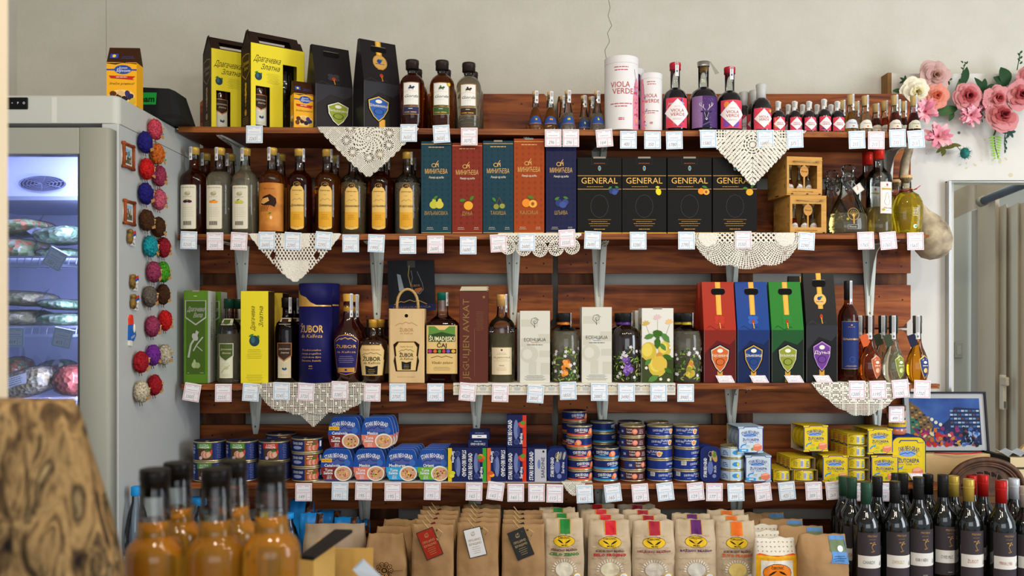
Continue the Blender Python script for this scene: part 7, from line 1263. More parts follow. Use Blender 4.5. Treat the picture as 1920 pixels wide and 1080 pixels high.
# ================================================================ price cards
def price_tag(px, top, k, c, txt, where, tilt=0., W=31, H=33, lie=False, loc=None, yy=.0058, name='price_card'):
    w, h = S(W, SF), S(H, SF); cc = M('86bfe0' if c == 'b' else 'dc98a4', .6); b = MB()
    if lie: mp = lambda u, v, l: (u+(v+h/2)*-.28, (v+h/2)*.55-l*.3, (h/2+v)*.75+l)
    else: mp = lambda u, v, l: (u, -.0003*0-l, v)
    if lie: b.add([mp(-w/2, -h/2, 0), mp(w/2, -h/2, 0), mp(w/2, h/2*0+h*.12, 0), mp(-w/2, h*.12, 0)], [(0, 1, 2, 3)], PAPER); 
    else:
        n = 6; V = []; Fc = []
        rd = random.Random(px+top); cv = rd.uniform(-.0015, .003)
        for j in range(n+1):
            q = j/n; y = -cv*sin(q*pi/2)*1.0-.0*q; V += [(-w/2, y, h/2-h*q), (w/2, y, h/2-h*q)]
        for j in range(n): Fc.append((2*j, 2*j+2, 2*j+3, 2*j+1)[::-1][::-1])
        b.add(V, Fc, PAPER); b.add([(-w/2, 0, h/2), (w/2, 0, h/2), (w/2, yy+.004, h/2+.0004), (-w/2, yy+.004, h/2+.0004)], [(0, 1, 2, 3)], PAPER)
        mp = lambda u, v, l: (u, -cv*sin((.5-v/h)*pi/2)-l-.0002, v); mp.du = None; mp.dv = h/6
    sh_ = 1 if not lie else .62
    if lie: hh = h*.62; o = -h/2; 
    y0 = -h/2+.002; y1 = (h/2-.003) if not lie else h*.10; H_ = y1-y0; t_ = .0011
    b.frame(mp, -w/2+.0025, y0, w/2-.0025, y1, t_, cc, 1); b.frame(mp, -w/2+.0042, y0+.0015, w/2-.0042, y1-.0015, .0004, cc, 1)
    b.rect(mp, -w/2+.004, y0+H_*.52, w/2-.004, y0+H_*.54, cc, 1); b.rect(mp, w*.16, y0+.002, w*.18, y0+H_*.46, cc, 1); b.rect(mp, -w/2+.004, y0+H_*.44, w/2-.004, y0+H_*.45, cc, 1); b.lines(mp, -w*.22, y0+H_*.88, w*.3, 1, .01, .0012, cc, 1, px)
    G_ = M('5a6078', .8); b.lines(mp, 0, y0+H_*.66, w*.72, 1, -.0035, .0010, M('8a8eac', .8), 1, px+3); b.lines(mp, w*.2, y0+H_*.90, w*.3, 1, .01, .0010, M('8a8eac', .8), 1, px+5)
    b.text(mp, txt, -w*.12, y0+H_*.24, H_*.22, M('a2a4b0', .8), 1, w=w*.11*len(txt), shear=.2); b.lines(mp, w*.3, y0+H_*.2, w*.14, 1, .01, .0011, M('b4b6c0'), 1)
    x = X(px, SF)
    if loc is None: loc = (x, SF-.0042, sz(k, x)+.0006-h/2-.0) if not lie else (x, SF+.004, sz(k, x)+.0012+h/2*0)
    if not lie and loc[1] == SF-.0042: loc = (x, SF-yy, Z(top, SF)-h/2)
    if not lie and k and loc[2]+h/2 < sz(k, x)-.001 and k: pass
    bl = 'blue' if c == 'b' else 'red'
    o = b.build(name); o.location = loc; o.rotation_euler = (0, tilt, 0); return tag(o, '%s-framed price card marked %s, %s' % (bl, txt, where), 'price card', 'handwritten price cards')
TG = {1: [(478, 236, 'b', '2265', 'below the front yellow gift carton'), (767, 234, 'b', '3650', 'on the right end of the first lace'), (828, 235, 'b', '3650', 'below the gold sticker brandy', -.06), (880, 240, 'r', '3075', 'below the clear rider label brandy'), (1037, 243, 'r', '296', 'below the second conical miniature'), (1070, 243, 'r', '296', 'below the pear conical miniature'), (1133, 243, 'r', '164', 'left of the tall white tube', -.08), (1178, 246, 'b', '400', 'below the tall white tube'), (1223, 247, 'b', '350', 'below the short white tube'), (1264, 247, 'b', '1780', 'below the leftmost diamond label bottle', -.03), (1327, 245, 'b', '1580', 'below the deer label bottle', -.03), (1434, 245, 'b', '1040', 'on the lace below the small white capped bottle', -.04), (1489, 245, 'b', '375', 'on the right end of the triangular lace', -.04), (1606, 246, 'b', '215', 'below the pale waxed miniatures', -.04), (1642, 247, 'r', '215', 'below the brownish waxed miniature'), (1682, 243, 'b', '215', 'below the amber red waxed miniature', -.04), (1716, 245, 'b', '215', 'at the right end of the top shelf', -.07)],
 2: [(355, 434, 'b', '3250', 'below the cherry label bottle', .03), (404, 436, 'r', '2500', 'below the orange label bottle'), (449, 436, 'r', '2500', 'below the yellow pear label bottle', .05), (502, 435, 'b', '2600', 'below the bird label bottle'), (550, 436, 'b', '2295', 'below the leftmost golden label', .05), (608, 435, 'b', '2295', 'below the second golden label', .07), (658, 440, 'b', '2395', 'below the third golden label'), (706, 440, 'b', '1995', 'over the second bracket', .04), (765, 443, 'b', '1695', 'below the clear golden label bottle'), (817, 442, 'r', '2600', 'below the pear carton'), (878, 444, 'b', '1600', 'below the brick-red carton'), (935, 440, 'r', '2600', 'left above the scalloped lace', -.06), (988, 438, 'b', '2600', 'on the scalloped lace'), (1063, 431, 'r', '3550', 'below the navy carton', -.05), (1111, 434, 'b', '2695', 'below the leftmost wide black carton', .04), (1196, 435, 'b', '3200', 'below the lemon black carton'), (1286, 435, 'b', '2795', 'beside the half round lace'), (1392, 434, 'r', '3550', 'in the middle of the half round lace'), (1511, 436, 'b', '2290', 'below the plywood crates', .06), (1622, 435, 'r', '1765', 'below the carafe', -.03), (1664, 435, 'r', '1765', 'below the pear label bottle', -.09), (1715, 436, 'r', '1565', 'at the right end of the second shelf', -.02)],
 3: [(361, 719, 'r', '3300', 'below the green carton', .16), (420, 720, 'r', '2255', 'below the green capped bottle'), (471, 719, 'b', '3300', 'below the bright yellow carton', .06), (529, 717, 'b', '3245', 'below the brown crest bottle', .03), (575, 718, 'r', '3720', 'below the blue tube', .05), (638, 715, 'r', '3285', 'below the blue and gold label', .03), (699, 719, 'r', '2290', 'below the short dark bottle', .02), (746, 719, 'b', '2750', 'below the pale wooden box'), (817, 719, 'b', '1295', 'below the flat green capped bottle'), (877, 718, 'r', '4520', 'below the brown carton', .09), (938, 720, 'r', '4360', 'below the corked bottle', .03), (1004, 722, 'b', '2850', 'below the left white carton', .07), (1065, 716, 'b', '1850', 'below the orange fruit bottle', -.03), (1123, 718, 'b', '2880', 'below the right white carton'), (1174, 719, 'b', '3490', 'below the purple plum bottle'), (1234, 719, 'b', '3290', 'below the pear carton'), (1285, 720, 'b', '3900', 'below the pear painted bottle'), (1605, 714, 'r', '1200', 'first on the corner lace'), (1644, 714, 'r', '1195', 'second on the corner lace', -.03), (1686, 712, 'r', '1100', 'third on the corner lace', -.08), (1728, 713, 'r', '1750', 'at the right end of the third shelf', .04)],
 4: [(570, 906, 'r', '149', 'below the three-high meat tins'), (638, 904, 'b', '195', 'below the dark red band tub', .03), (682, 904, 'r', '195', 'below the salmon band tub', .03), (737, 905, 'r', '195', 'below the light blue band tub'), (811, 904, 'r', '195', 'below the green band tub', .03), (889, 905, 'r', '165', 'below the green sardine box', .03), (929, 904, 'r', '165', 'below the orange sardine box', .13), (967, 907, 'r', '165', 'below the red sardine box'), (1006, 907, 'r', '119', 'below the silver sardine box'), (1040, 908, 'r', '115', 'below the oblong sardine tin', .02), (1096, 909, 'b', '165', 'beside the little lace scrap', -.04), (1149, 907, 'b', '165', 'below the blue striped tins', -.12), (1200, 907, 'r', '129', 'below the brown tins', -.08), (1247, 905, 'b', '199', 'below the orange slice tins', -.12), (1304, 905, 'r', '129', 'below the bowl picture tins', -.10), (1339, 906, 'r', '177', 'below the oblong mackerel tin'), (1379, 906, 'b', '399', 'below the pale blue tins', -.04), (1430, 906, 'r', '269', 'below the pale blue tuna pack', -.11), (1475, 904, 'b', '425', 'below the low yellow pile', -.11), (1525, 904, 'r', '309', 'left below the middle yellow pack', -.05), (1563, 903, 'r', '269', 'right below the middle yellow pack', -.09), (1607, 906, 'r', '459', 'half hidden behind the green capsules'), (1658, 906, 'r', '459', 'half hidden behind the black capsules')]}
lac = {(1, 767), (1, 1327), (1, 1434), (1, 1489), (2, 502), (2, 550), (2, 608), (2, 988), (2, 935), (2, 1063), (2, 1392), (2, 1286), (3, 529), (3, 575), (3, 638), (3, 699), (3, 877), (3, 938), (3, 1004), (3, 1065), (3, 1123), (3, 1174), (3, 1234), (3, 1605), (3, 1644), (3, 1686), (4, 1096), (4, 1040)}
for k, L_ in TG.items():
    for e in L_: price_tag(e[0], e[1], k, e[2], e[3], e[4], e[5] if len(e) > 5 else 0., yy=.009 if (k, e[0]) in lac else .0045)
for px, ds in ((1364, 'red'), (1428, 'blue'), (1494, 'green'), (1548, 'black')): price_tag(px, 705, 3, 'r', '1850', 'leaning folded before the %s gift bag box' % ds, 0., 30, 30, True)
price_tag(1732, 906, 4, 'r', '569', 'leaning folded before the large yellow tin', 0., 34, 34, True)
price_tag(1681, 762, 0, 'r', '499', 'hanging over the jar of spread', 0., 29, 30, loc=(X(1681, 2.80), 2.80, Z(777, 2.80)))
# ================================================================ lace doilies hanging over the shelf edges
LACE = procmat('cotton_lace', ['d8d4c6', 'e4e0d4'], (1, 1, 1), 220, 2, .85, .3)
def doily(label, cx, k, inside, hole, u0, u1, v0, c=.0016, lay=.0, yoff=.0055, wave=.004, name='lace_doily', mat=None, flap=.05, group='white lace doilies'):
    """grid of threads: cells are kept where there is thread; hangs from the shelf edge, with a flap lying on the shelf"""
    x = X(cx, SF); z = sz(k, x)+.0008; nu = int((u1-u0)/c); nv = int(-v0/c); nf = int(flap/c); idx = {}; V = []; Fc = []
    def vert(i, j):
        if (i, j) in idx: return idx[i, j]
        u = u0+i*c; v = j*c
        if v > 0: p = (u, v, .0005+sz(k, x+u)-z+.0008)
        else: p = (u, -yoff*min(1, (1-v/.004) if v > -.004*0 else 1)-wave*(0.5-.5*cos(u*70))*min(1, -v/.08)-.0*v, v+(sz(k, x+u)-z+.0008))
        idx[i, j] = len(V); V.append(p); return idx[i, j]
    for j in range(-nv, nf):
        for i in range(nu):
            u = u0+(i+.5)*c; v = (j+.5)*c
            if not inside(u, v) or (v < 0 and hole(u, v)) or (v >= 0 and abs(u) > (u1-u0)/2*.97): continue
            Fc.append((vert(i, j), vert(i+1, j), vert(i+1, j+1), vert(i, j+1)))
    b = MB(); b.add(V, Fc, mat or LACE, True); o = b.build(name); o.location = (x, SF, z); md = o.modifiers.new('s', 'SOLIDIFY'); md.thickness = .0009; md.offset = 1; return tag(o, label, 'doily', group)
def tri(hw, dp, sc=.004, n=9):   # scalloped triangle
    def f(u, v):
        if v > 0: return abs(u) < hw*.96
        q = abs(u)/hw; e = dp*(1-q**1.15); return -v < e+sc*abs(sin(q*pi*n))
    return f
def rosette(cu, cv, R, n, u, v, w=.22):
    r = hypot(u-cu, v-cv); a = atan2(v-cv, u-cu); return r < R and r > R*.18 and (r/R*3 % 1) > .30 and (a*n/(2*pi) % 1) > w+.2
def h1(u, v):      # swirling pineapple lace
    cu, cv = .0, -.035; r = hypot(u-cu, v-cv); a = atan2(v-cv, u-cu)
    if r < .048: return (r % .0065) < .0026 and ((a+r*22)*14/(2*pi) % 1) < .42 and r > .004
    for t in (-.25, .18, .7, 1.2, -.9, -1.45, -2.0, -2.5):
        pu, pv = cu+.068*cos(t*1.25-pi/2+.35), cv+.06*sin(t*1.25-pi/2+.35); rr_ = hypot(u-pu, v-pv)
        if rr_ < .018: return rr_ > .0065 and (atan2(v-pv, u-pu)*14/(2*pi) % 1) > .55 and rr_ < .0165
    return (u*1.0+v) % .0066 > .0034 and (u-v) % .0066 > .0034
doily('white crocheted doily with a swirl centre, pointed, hanging at the left of the top shelf', 691, 1, tri(.158, .152, .006, 9), h1, -.16, .16, -.165)
def h2(u, v):
    cu, cv = .0, -.045; r = hypot(u-cu, v-cv); a = atan2(v-cv, u-cu)
    if r < .032: return r > .005 and (r % .0085) < .0035 and (a*12/(2*pi) % 1) < .6
    d = (abs(u)*.72-v*.7); e = (abs(u)*.7+v*.72+.03)
    if (v > -.028 and abs(abs(u)-.1) < .016): return (u % .009) > .0045 and (v % .009) > .004
    s_ = (abs(u)+v*.9); return (s_ % .013) < .0026 and ((v) % .0045) < .003 or ((abs(u-0)) < .0011 and v < cv and (v % .004) < .002) or ((s_ % .026) < .004 and (v % .022) < .006)
doily('white crocheted triangular doily with ribbed bands hanging on the right of the top shelf', 1410, 1, lambda u, v: (abs(u) < .158) if v > 0 else (-v < .172*(1-(abs(u)/.165)**1.0)+.0045*abs(sin(abs(u)*240))), h2, -.17, .17, -.18)
def h3(u, v):
    q = hypot(u, v*1.0); 
    for cu, cv, R_ in ((0, -.02, .045), (-.105, -.018, .035), (.105, -.018, .035)):
        if abs(u-cu) < R_ and v > -.05+abs(u-cu)*.2 and v > -.045: return False
    if v < -.085 and abs(u) < .047*(1+(v+.085)*6): return False
    if abs(abs(u)-.068) < .010-.6*abs(v+.068) and abs(v+.068) < .013: return True
    return ((u+v*.6) % .0105 > .0048) and ((u-v*.6) % .0105 > .0042)
def in3(u, v):
    if v > 0: return abs(u) < .137
    return -v < .150*(1-(abs(u)/.145)**1.25)+.0035*abs(sin(abs(u)*200))
doily('white linen doily with open lace edging and rounded point, left on the second shelf', 554, 2, in3, h3, -.15, .15, -.155)
def in4(u, v):
    if v > 0: return abs(u) < .125
    if -v < .030*(1-(u/.14)**4): return True
    for c_ in (-.10, -.05, 0, .05, .10):
        cv = -.05+.25*abs(c_)**1.4*.8
        if hypot((u-c_), (v-cv)) < .0245: return True
    return False
def h4(u, v):
    for c_ in (-.10, -.05, 0, .05, .10):
        cv = -.05+.25*abs(c_)**1.4*.8; r = hypot(u-c_, v-cv)
        if r < .0245: a = atan2(v-cv, u-c_); return (.004 < r < .0075 and (a*6/(2*pi) % 1) > .4) or (.0095 < r < .0165 and (a*14/(2*pi) % 1) > .45) or (.0185 < r < .0215 and (a*20/(2*pi) % 1) > .5)
    return -v > .008 and ((u+v) % .010 > .0045) and ((u-v) % .010 > .005)
doily('white crocheted doily with round scallops below the orange and navy cartons', 1012, 2, in4, h4, -.13, .13, -.085)
def in5(u, v):
    if v > 0: return abs(u) < .15
    q = abs(u)/.168; return q < 1 and -v < .112*sqrt(max(0, 1-q**2.6))*(.9+.1*abs(cos(u*30)))+.002*abs(sin(u*420))
def h5(u, v):
    if v > -.03 and abs(u) < .09: return ((u+v) % .016 > .0085) and ((u-v) % .016 > .0075)
    for c_ in (-.12, .0, .12):
        r = hypot(u-c_, (v+.012)); a = atan2(v+.012, u-c_)
        if r < .095 and abs(u-c_) < .058: return (r % .0062) < .0034 and (a*60/(2*pi) % 1) < .55 and r > .028
    return (u % .006) < .003 and (v % .006) < .0034
doily('white crocheted half round doily with fans below the wide black cartons', 1399, 2, in5, h5, -.17, .17, -.12)
def filet(s, f):
    def h(u, v):
        if not ((u % s) > s*.38 and (v % s) > s*.38): return False
        return not f(int(u//s), int(v//s))
    return h
doily('white filet lace doily hanging below the blue tube', 588, 3, lambda u, v: (abs(u) < .16) if v > 0 else (-v < .092*sqrt(max(0, 1-(abs(u)/.172)**3.2))*(1+.04*sin(u*90))+.003*abs(sin(u*330))), filet(.0052, lambda i, j: ((i+j) % 7 in (0, 1)) and ((i-j) % 5 in (0, 1))), -.172, .172, -.11)
b = None
doily('lower pointed corner of white filet lace hanging against the pallet gap', 588, 3, lambda u, v: v < -.085 and abs(u) < .052*(1-(-v-.085)/.052), filet(.0052, lambda i, j: False), -.06, .06, -.135, yoff=.0015, flap=0)
doily('white filet lace doily with rose pattern hanging at the right end of the third shelf', 1613, 3, lambda u, v: (abs(u) < .145) if v > 0 else (-v < .100*(1-(abs(u)/.155)**1.7)+.006*abs(sin(u*62))), filet(.0050, lambda i, j: (i*i+j*3) % 11 < 4 and j > -14), -.155, .155, -.115)
doily('small scrap of white lace peeping out below the round tins', 1071, 4, lambda u, v: (abs(u) < .03) if v > 0 else (-v < .038*(1-((u-.008)/.035)**2)+.002*abs(sin(u*500))), lambda u, v: (u+v) % .006 > .003 and (u-v) % .006 > .003, -.032, .045, -.045, group=None)
# printed shelf ribbon on the third shelf
def ribbon():
    xa, xb = X(850, SF), X(1266, SF); z = sz(3, 0)+.0008; b = MB(); b.box(xa, xb, SF-.0035, SF-.0025, z-.036, z, M('d8d4c8', .8)); b.box(xa, xb, SF-.0035, SF+.12, z, z+.0006, M('d8d4c8', .8)); m = flat(SF-.0035)
    n = 26; L_ = (xb-xa)/n
    for i in range(n):
        x = xa+L_*i; b.line(m, [(x, z-.009), (x+L_*.45, z-.006), (x+L_*.5, z-.010), (x+L_*.55, z-.006), (x+L_, z-.009)], .0016, M('4a241c'), 1)
        b.poly(m, [(x+L_*.08, z-.012), (x+L_*.92, z-.012), (x+L_*.8, z-.022), (x+L_*.2, z-.022)], M('b4b8b4' if i % 2 else 'c8c0a0'), 1)
        for k in range(7): b.rect(m, x+L_*k/7, z-.029, x+L_*k/7+.0009, z-.025, M('3a3a34'), 1)
    single(b, 'shelf_ribbon', 'white printed cloth ribbon along the middle of the third shelf edge', 'ribbon', (0, 0, 0))
ribbon()
b = MB(); b.box(X(560, 2.79), X(1110, 2.79), SF+.003, SF+.2, sz(4, -.2)+.0001, sz(4, -.2)+.0003, M('d8d8d4', .8)); single(b, 'shelf_paper', 'sheet of white paper lining the lowest shelf under the tubs', 'paper', (0, 0, 0))
# ================================================================ freezer
FY = 2.378; FW = .64; FB = 3.0
FWH = M('b9bcb6', .4); FSD = M('b4b8b8', .35); ft = empty('display_freezer', 'tall white glass-door freezer on the left with frozen bags inside', 'freezer', (FX-FW/2, FY, 0)); x0, x1 = -FW/2, FW/2; dY = FB-FY
b = MB(); tk = .045; ib = .02
ZH = Z(231.5, FY)
b.box(x1-tk, x1, 0, dY, .1, ZH, FSD, .002); b.box(x0, x0+tk, 0, dY, .1, ZH, FSD, .002); b.box(x0+tk, x1-tk, dY-tk, dY, .1, ZH, FSD, .002); b.box(x0, x1, 0, dY, .1, .30, FSD, .002); b.build('cabinet', ft)
b = MB(); n = 8; r = .018; o = [(x0, -.0), (x0, dY)]; pts = [(x0, 0)]+[(x1-r+r*sin(pi/2*i/n), r-r*cos(pi/2*i/n)) for i in range(n+1)]+[(x1, dY), (x0, dY)]; z0, z1 = Z(231, FY), FT; m_ = len(pts)
V = [(p[0], p[1], z0) for p in pts]+[(p[0], p[1], z1-.004) for p in pts]+[((p[0]*.985), .004+p[1]*.985, z1) for p in pts]
b.add(V, [tuple(range(m_))[::-1], tuple(range(2*m_, 3*m_))]+[(i, (i+1) % m_, (i+1) % m_+m_, i+m_) for i in range(m_)]+[(m_+i, m_+(i+1) % m_, 2*m_+(i+1) % m_, 2*m_+i) for i in range(m_)], FWH)
m = flat(0); dx = -(FX-FW/2); b.rect(m, X(97, FY)+dx, z0+.001, X(107, FY)+dx, z1-.005, M('c9ccc6', .4), 1); b.build('header', ft)
b = MB(); b.box(X(8, FY)+dx, X(53, FY)+dx, -.003, 0, Z(205, FY), Z(183, FY), M('111312', .3), .002); m = flat(-.003); b.text(m, '+', X(24, FY)+dx, Z(193.5, FY), .006, LW, 1); b.text(m, 'P', X(35, FY)+dx, Z(193.5, FY), .006, LW, 1); b.text(m, 'O', X(46, FY)+dx, Z(193.5, FY), .006, LW, 1); b.build('display', ft)
# white liner of the inside
LN = M('b4b8cc', .5); b = MB(); zi0, zi1 = .302, FT-.11; yi = dY-tk-.001; b.box(x0+tk, x1-tk, yi-.005, yi, zi0, zi1, LN); b.box(x1-tk-.012, x1-tk-.0005, .0, yi, zi0, zi1, LN); b.box(x0+tk+.0005, x0+tk+.012, 0, yi, zi0, zi1, LN); b.box(x0+tk, x1-tk, .0, yi, zi1, zi1+.01, LN); b.box(x0+tk, x1-tk, 0, yi, zi0-.001, zi0+.006, LN)
b.box(x0+tk, x1-tk, .18, yi, Z(378, 2.6), zi1, LN, .01); b.build('inner_liner', ft)
b = MB(); g = M('6a6c80', .4); vx = X(82, 2.56)+dx; vz = Z(345, 2.56)
for i in range(1, 7): b.tube([(vx+.066*i/6*cos(a), .172, vz+.021*i/6*sin(a)) for a in [2*pi*k/28 for k in range(28)]], .0014, g, 4, True)
for a in (.3, 1.4, 2.5, 3.6, 4.7, 5.7): b.tube([(vx, .171, vz), (vx+.066*cos(a), .171, vz+.021*sin(a))], .0014, g, 4)
b.disc(flat(.179), vx, vz, .066, .021, M('3a3c50', .5), 1, 28); b.build('fan_grille', ft)
# door
dy0 = -.048; b = MB(); zt, zb = Z(239, 2.33), .12; xr = X(204, 2.33)+dx; xg = X(148, 2.33)+dx; zg = Z(289, 2.33); DM = M('989a90', .4)
prof = [(xg, dy0+.004), (xg+.002, dy0), (xr-.010, dy0), (xr-.003, dy0+.003), (xr, dy0+.010), (xr, -.003), (xg, -.003)]; m_ = len(prof)
b.add([(p[0], p[1], zb) for p in prof]+[(p[0], p[1], zt) for p in prof], [tuple(range(m_))[::-1], tuple(range(m_, 2*m_))]+[(i, (i+1) % m_, (i+1) % m_+m_, i+m_) for i in range(m_)], DM, True)
b.box(x0+.003, xg, dy0, -.003, zg, zt, DM, .002); b.box(x0+.003, x0+.075, dy0, -.003, zb, zg, DM, .002); b.box(x0+.075, xg, dy0, -.003, zb, zb+.2, DM, .002); b.box(xg-.003, xg, dy0-.0005, dy0+.004, zb+.2, zg, M('3c3e44', .5)); b.build('door_frame', ft)
b = MB(); b.box(x0+.075, xg-.003, -.030, -.026, zb+.2, zg, thin('freezer_glass', 'e8eef8', .9, .03)); b.build('door_glass', ft)
al = area('freezer_lamp', (FX-FW/2, FY+.02, FT-.13), (FX-FW/2, FY+.32, 1.2), .45, .03, 1.3, (.50, .52, 1.0)); al2 = area('freezer_lamp', (FX-.075, FY+.03, 1.45), (FX-.5, FY+.45, 1.4), .04, 1.0, 9, (.60, .64, 1.0))
WIRE = M('c4c8dc', .4)
def frack(py, ds):
    Y = FY+.05; z = Z(py, Y); b = MB(); xa, xb = x0+tk+.014, x1-tk-.014; b.box(xa, xb, .03, .037, z-.004, z+.002, WIRE); b.box(xa, xb, .028, .034, z-.028, z-.021, WIRE); b.box(xa, xb, yi-.03, yi-.024, z-.004, z, WIRE)
    n = 26
    for i in range(n): x = xa+(xb-xa)*(i+.5)/n; b.tube([(x, .030, z-.022), (x, .034, z-.008), (x, .04, z-.001), (x, yi-.02, z-.001)], .0018, WIRE, 4)
    o = b.build('wire_shelf', ft); return z
fz = {k: frack(py, '') for k, py in (('upper', 482), ('middle', 612), ('lower', 748), ('bottom', 905))}
def vegbag(label, px, py, W, H, D, cols, Yf, zbase, rz=0., ry=0., seed=0, bump=.006, scale=70, lab=False):
    t = empty('frozen_vegetable_bag', label, 'frozen bag', (X(px, FY+Yf), FY+Yf, zbase+.002), rz, 'frozen vegetable bags'); t.rotation_euler = (0, ry, rz); m_ = procmat('veg_'+'_'.join(cols), list(cols), (1, 1, 1), scale, 2, .35, .9, pos=[i/len(cols) for i in range(len(cols))], kind='cells')
    b = MB(); n = 40; q = 22; V = []; Fc = []
    for j in range(q+1):
        ph = pi*j/q
        for i in range(n):
            th = 2*pi*i/n; e = .62; cx_, sx_ = cos(th), sin(th); d = Vector((sin(ph)**e*(abs(cx_)**e)*(1 if cx_ > 0 else -1), sin(ph)**e*(abs(sx_)**e)*(1 if sx_ > 0 else -1), cos(ph)))
            k = 1+bump*8*(noise.noise(d*7+Vector((seed*3, 0, 0))))+bump*6*noise.noise(d*17+Vector((0, seed, 0))); V.append((d.x*W/2*k, d.y*D/2*k, H/2+d.z*H/2*k*(1 if d.z > 0 else .9)))
    for j in range(q):
        for i in range(n): Fc.append((j*n+i, (j+1)*n+i, (j+1)*n+(i+1) % n, j*n+(i+1) % n))
    zmin = min(v[2] for v in V); V = [(x, y, z-zmin) for x, y, z in V]; b.add(V, Fc, m_, True); b.build('vegetables', t)
    b = MB(); V2 = []; 
    for x, y, z in V: d = Vector((x, y, z-H/2)); k = 1.05+.04*noise.noise(d*60+Vector((seed, 3, 1))); V2.append((x*k, y*k, max(-.001, H/2+(z-H/2)*k)))
    b.add(V2, Fc, FILM, True); rd = random.Random(seed); s_ = 1 if px < 100 else -1; e_ = W*.5
    b.add([(s_*e_*.9, -D*.2, H*.3), (s_*e_*1.25, -D*.3, H*.9), (s_*e_*1.1, -D*.1, H*1.25), (s_*e_*.6, 0, H*.8)], [(0, 1, 2, 3)], FILM); b.build('plastic_film', t)
    if lab: b = MB(); mp = lambda u, v, l: (u+.3*v, -D*.52-l, H*.6+v*.9); b.rect(mp, -.035, -.015, .035, .015, LW, 1); b.lines(mp, 0, .01, .05, 4, .006, .0015, INK, 2); b.build('label', t)
    return t
CAR = ('a8b87c', 'e08058', 'd0d8a8', 'e89868', '9cb070'); PEA = ('8aa880', 'a8c09a', '7a9a70', 'b8c8a8'); BEA = ('dccc98', 'c8bc88', 'e8dcb0', 'b8b480'); COR = ('e0cc9c', 'ecdcb4', 'd0b480', 'e4d0a4'); RED = ('b85848', 'd87860', '94483c', 'c86450')
u_, m__, l_ = fz['upper'], fz['middle'], fz['lower']
vegbag('frozen bag of mixed carrots and peas, bottom left of the upper freezer shelf', 36, 0, .14, .06, .22, CAR, .2, u_, 0, .0, 1)
vegbag('frozen bag of mixed vegetables with orange bits, top left of the upper freezer shelf', 42, 0, .15, .045, .2, CAR, .22, u_+.072, 0, -.1, 2)
vegbag('frozen bag of green beans lying right on the upper freezer shelf, top one', 124, 0, .12, .045, .2, PEA, .16, u_+.045, 0, -.15, 3)
vegbag('frozen bag of green vegetables under the green beans on the upper freezer shelf', 124, 0, .11, .034, .2, PEA, .22, u_, 0, 0, 4)
vegbag('frozen bag of yellow beans, upper left on the middle freezer shelf', 46, 0, .15, .045, .2, BEA, .2, m__+.056, 0, .05, 5)
vegbag('frozen bag of yellow beans, lower left on the middle freezer shelf', 42, 0, .14, .046, .22, BEA, .2, m__, 0, 0, 6)
vegbag('frozen bag of dark green peas, upper right on the middle freezer shelf', 126, 0, .105, .032, .2, PEA, .18, m__+.044, 0, .04, 7)
vegbag('frozen bag of dark green peas, lower right on the middle freezer shelf', 128, 0, .105, .036, .22, PEA, .16, m__, 0, 0, 8)
vegbag('frozen bag of sweetcorn with white printed label on the lower freezer shelf', 58, 0, .16, .08, .14, COR, .12, l_, .1, -.30, 9, .006, 95, True)
vegbag('frozen bag of red peppers at the right on the lower freezer shelf', 141, 0, .085, .09, .16, RED, .16, l_, 0, .1, 10)
vegbag('frozen bag of mixed vegetables at the left rear on the lower freezer shelf', 32, 0, .12, .10, .13, CAR, .36, l_, 0, -.3, 11)
vegbag('frozen bag of green and red vegetables at the rear of the lower freezer shelf', 112, 0, .11, .09, .12, PEA, .40, l_, 0, -.1, 12)
for px, top, tx, tl, kk, ds in ((106, 470, '550', .5, 'upper', 'hanging on the upper freezer shelf'), (30, 616, '414', .0, 'middle', 'left on the middle freezer shelf'), (120, 618, '415', .2, 'middle', 'right on the middle freezer shelf'), (100, 754, '320', .5, 'lower', 'on the lower freezer shelf')): price_tag(px, top, 0, 'b', tx, ds, tl, 32, 31, loc=(X(px, FY+.02), FY+.012, Z(top+16, FY+.012)))
b = MB(); x_ = X(297, 2.86); b.box(-.075, .075, 0, .12, 0, .012, M('16181a', .5)); b.add([(-.075, 0, .0), (.055, 0, .0), (.075, .02, 0), (.075, .14, 0), (-.075, .14, 0), (-.072, .02, .10), (.035, .02, .095), (.05, .03, .09), (.05, .12, .09), (-.072, .12, .10)], [(0, 1, 6, 5), (1, 2, 7, 6), (2, 3, 8, 7), (3, 4, 9, 8), (4, 0, 5, 9), (5, 6, 7, 8, 9)], M('1b1d20', .5)); mp = lambda u, v, l: (-.072+u, .02*v/.10-l, v); b.rect(mp, 0, .044, .072, .082, M('1f9a3c', .5), 1); b.text(mp, 'eam', .046, .062, .019, M('0c2a14'), 2, w=.042, bold=.03); b.disc(mp, .016, .062, .010, .009, M('0c2a14'), 2, 12); b.disc(mp, .016, .062, .005, .004, M('1f9a3c', .5), 3, 10)
single(b, 'black_box', 'black sloping box with green lettered patch on top of the freezer', 'box', (X(290, 2.66), 2.66, FT+.0006))
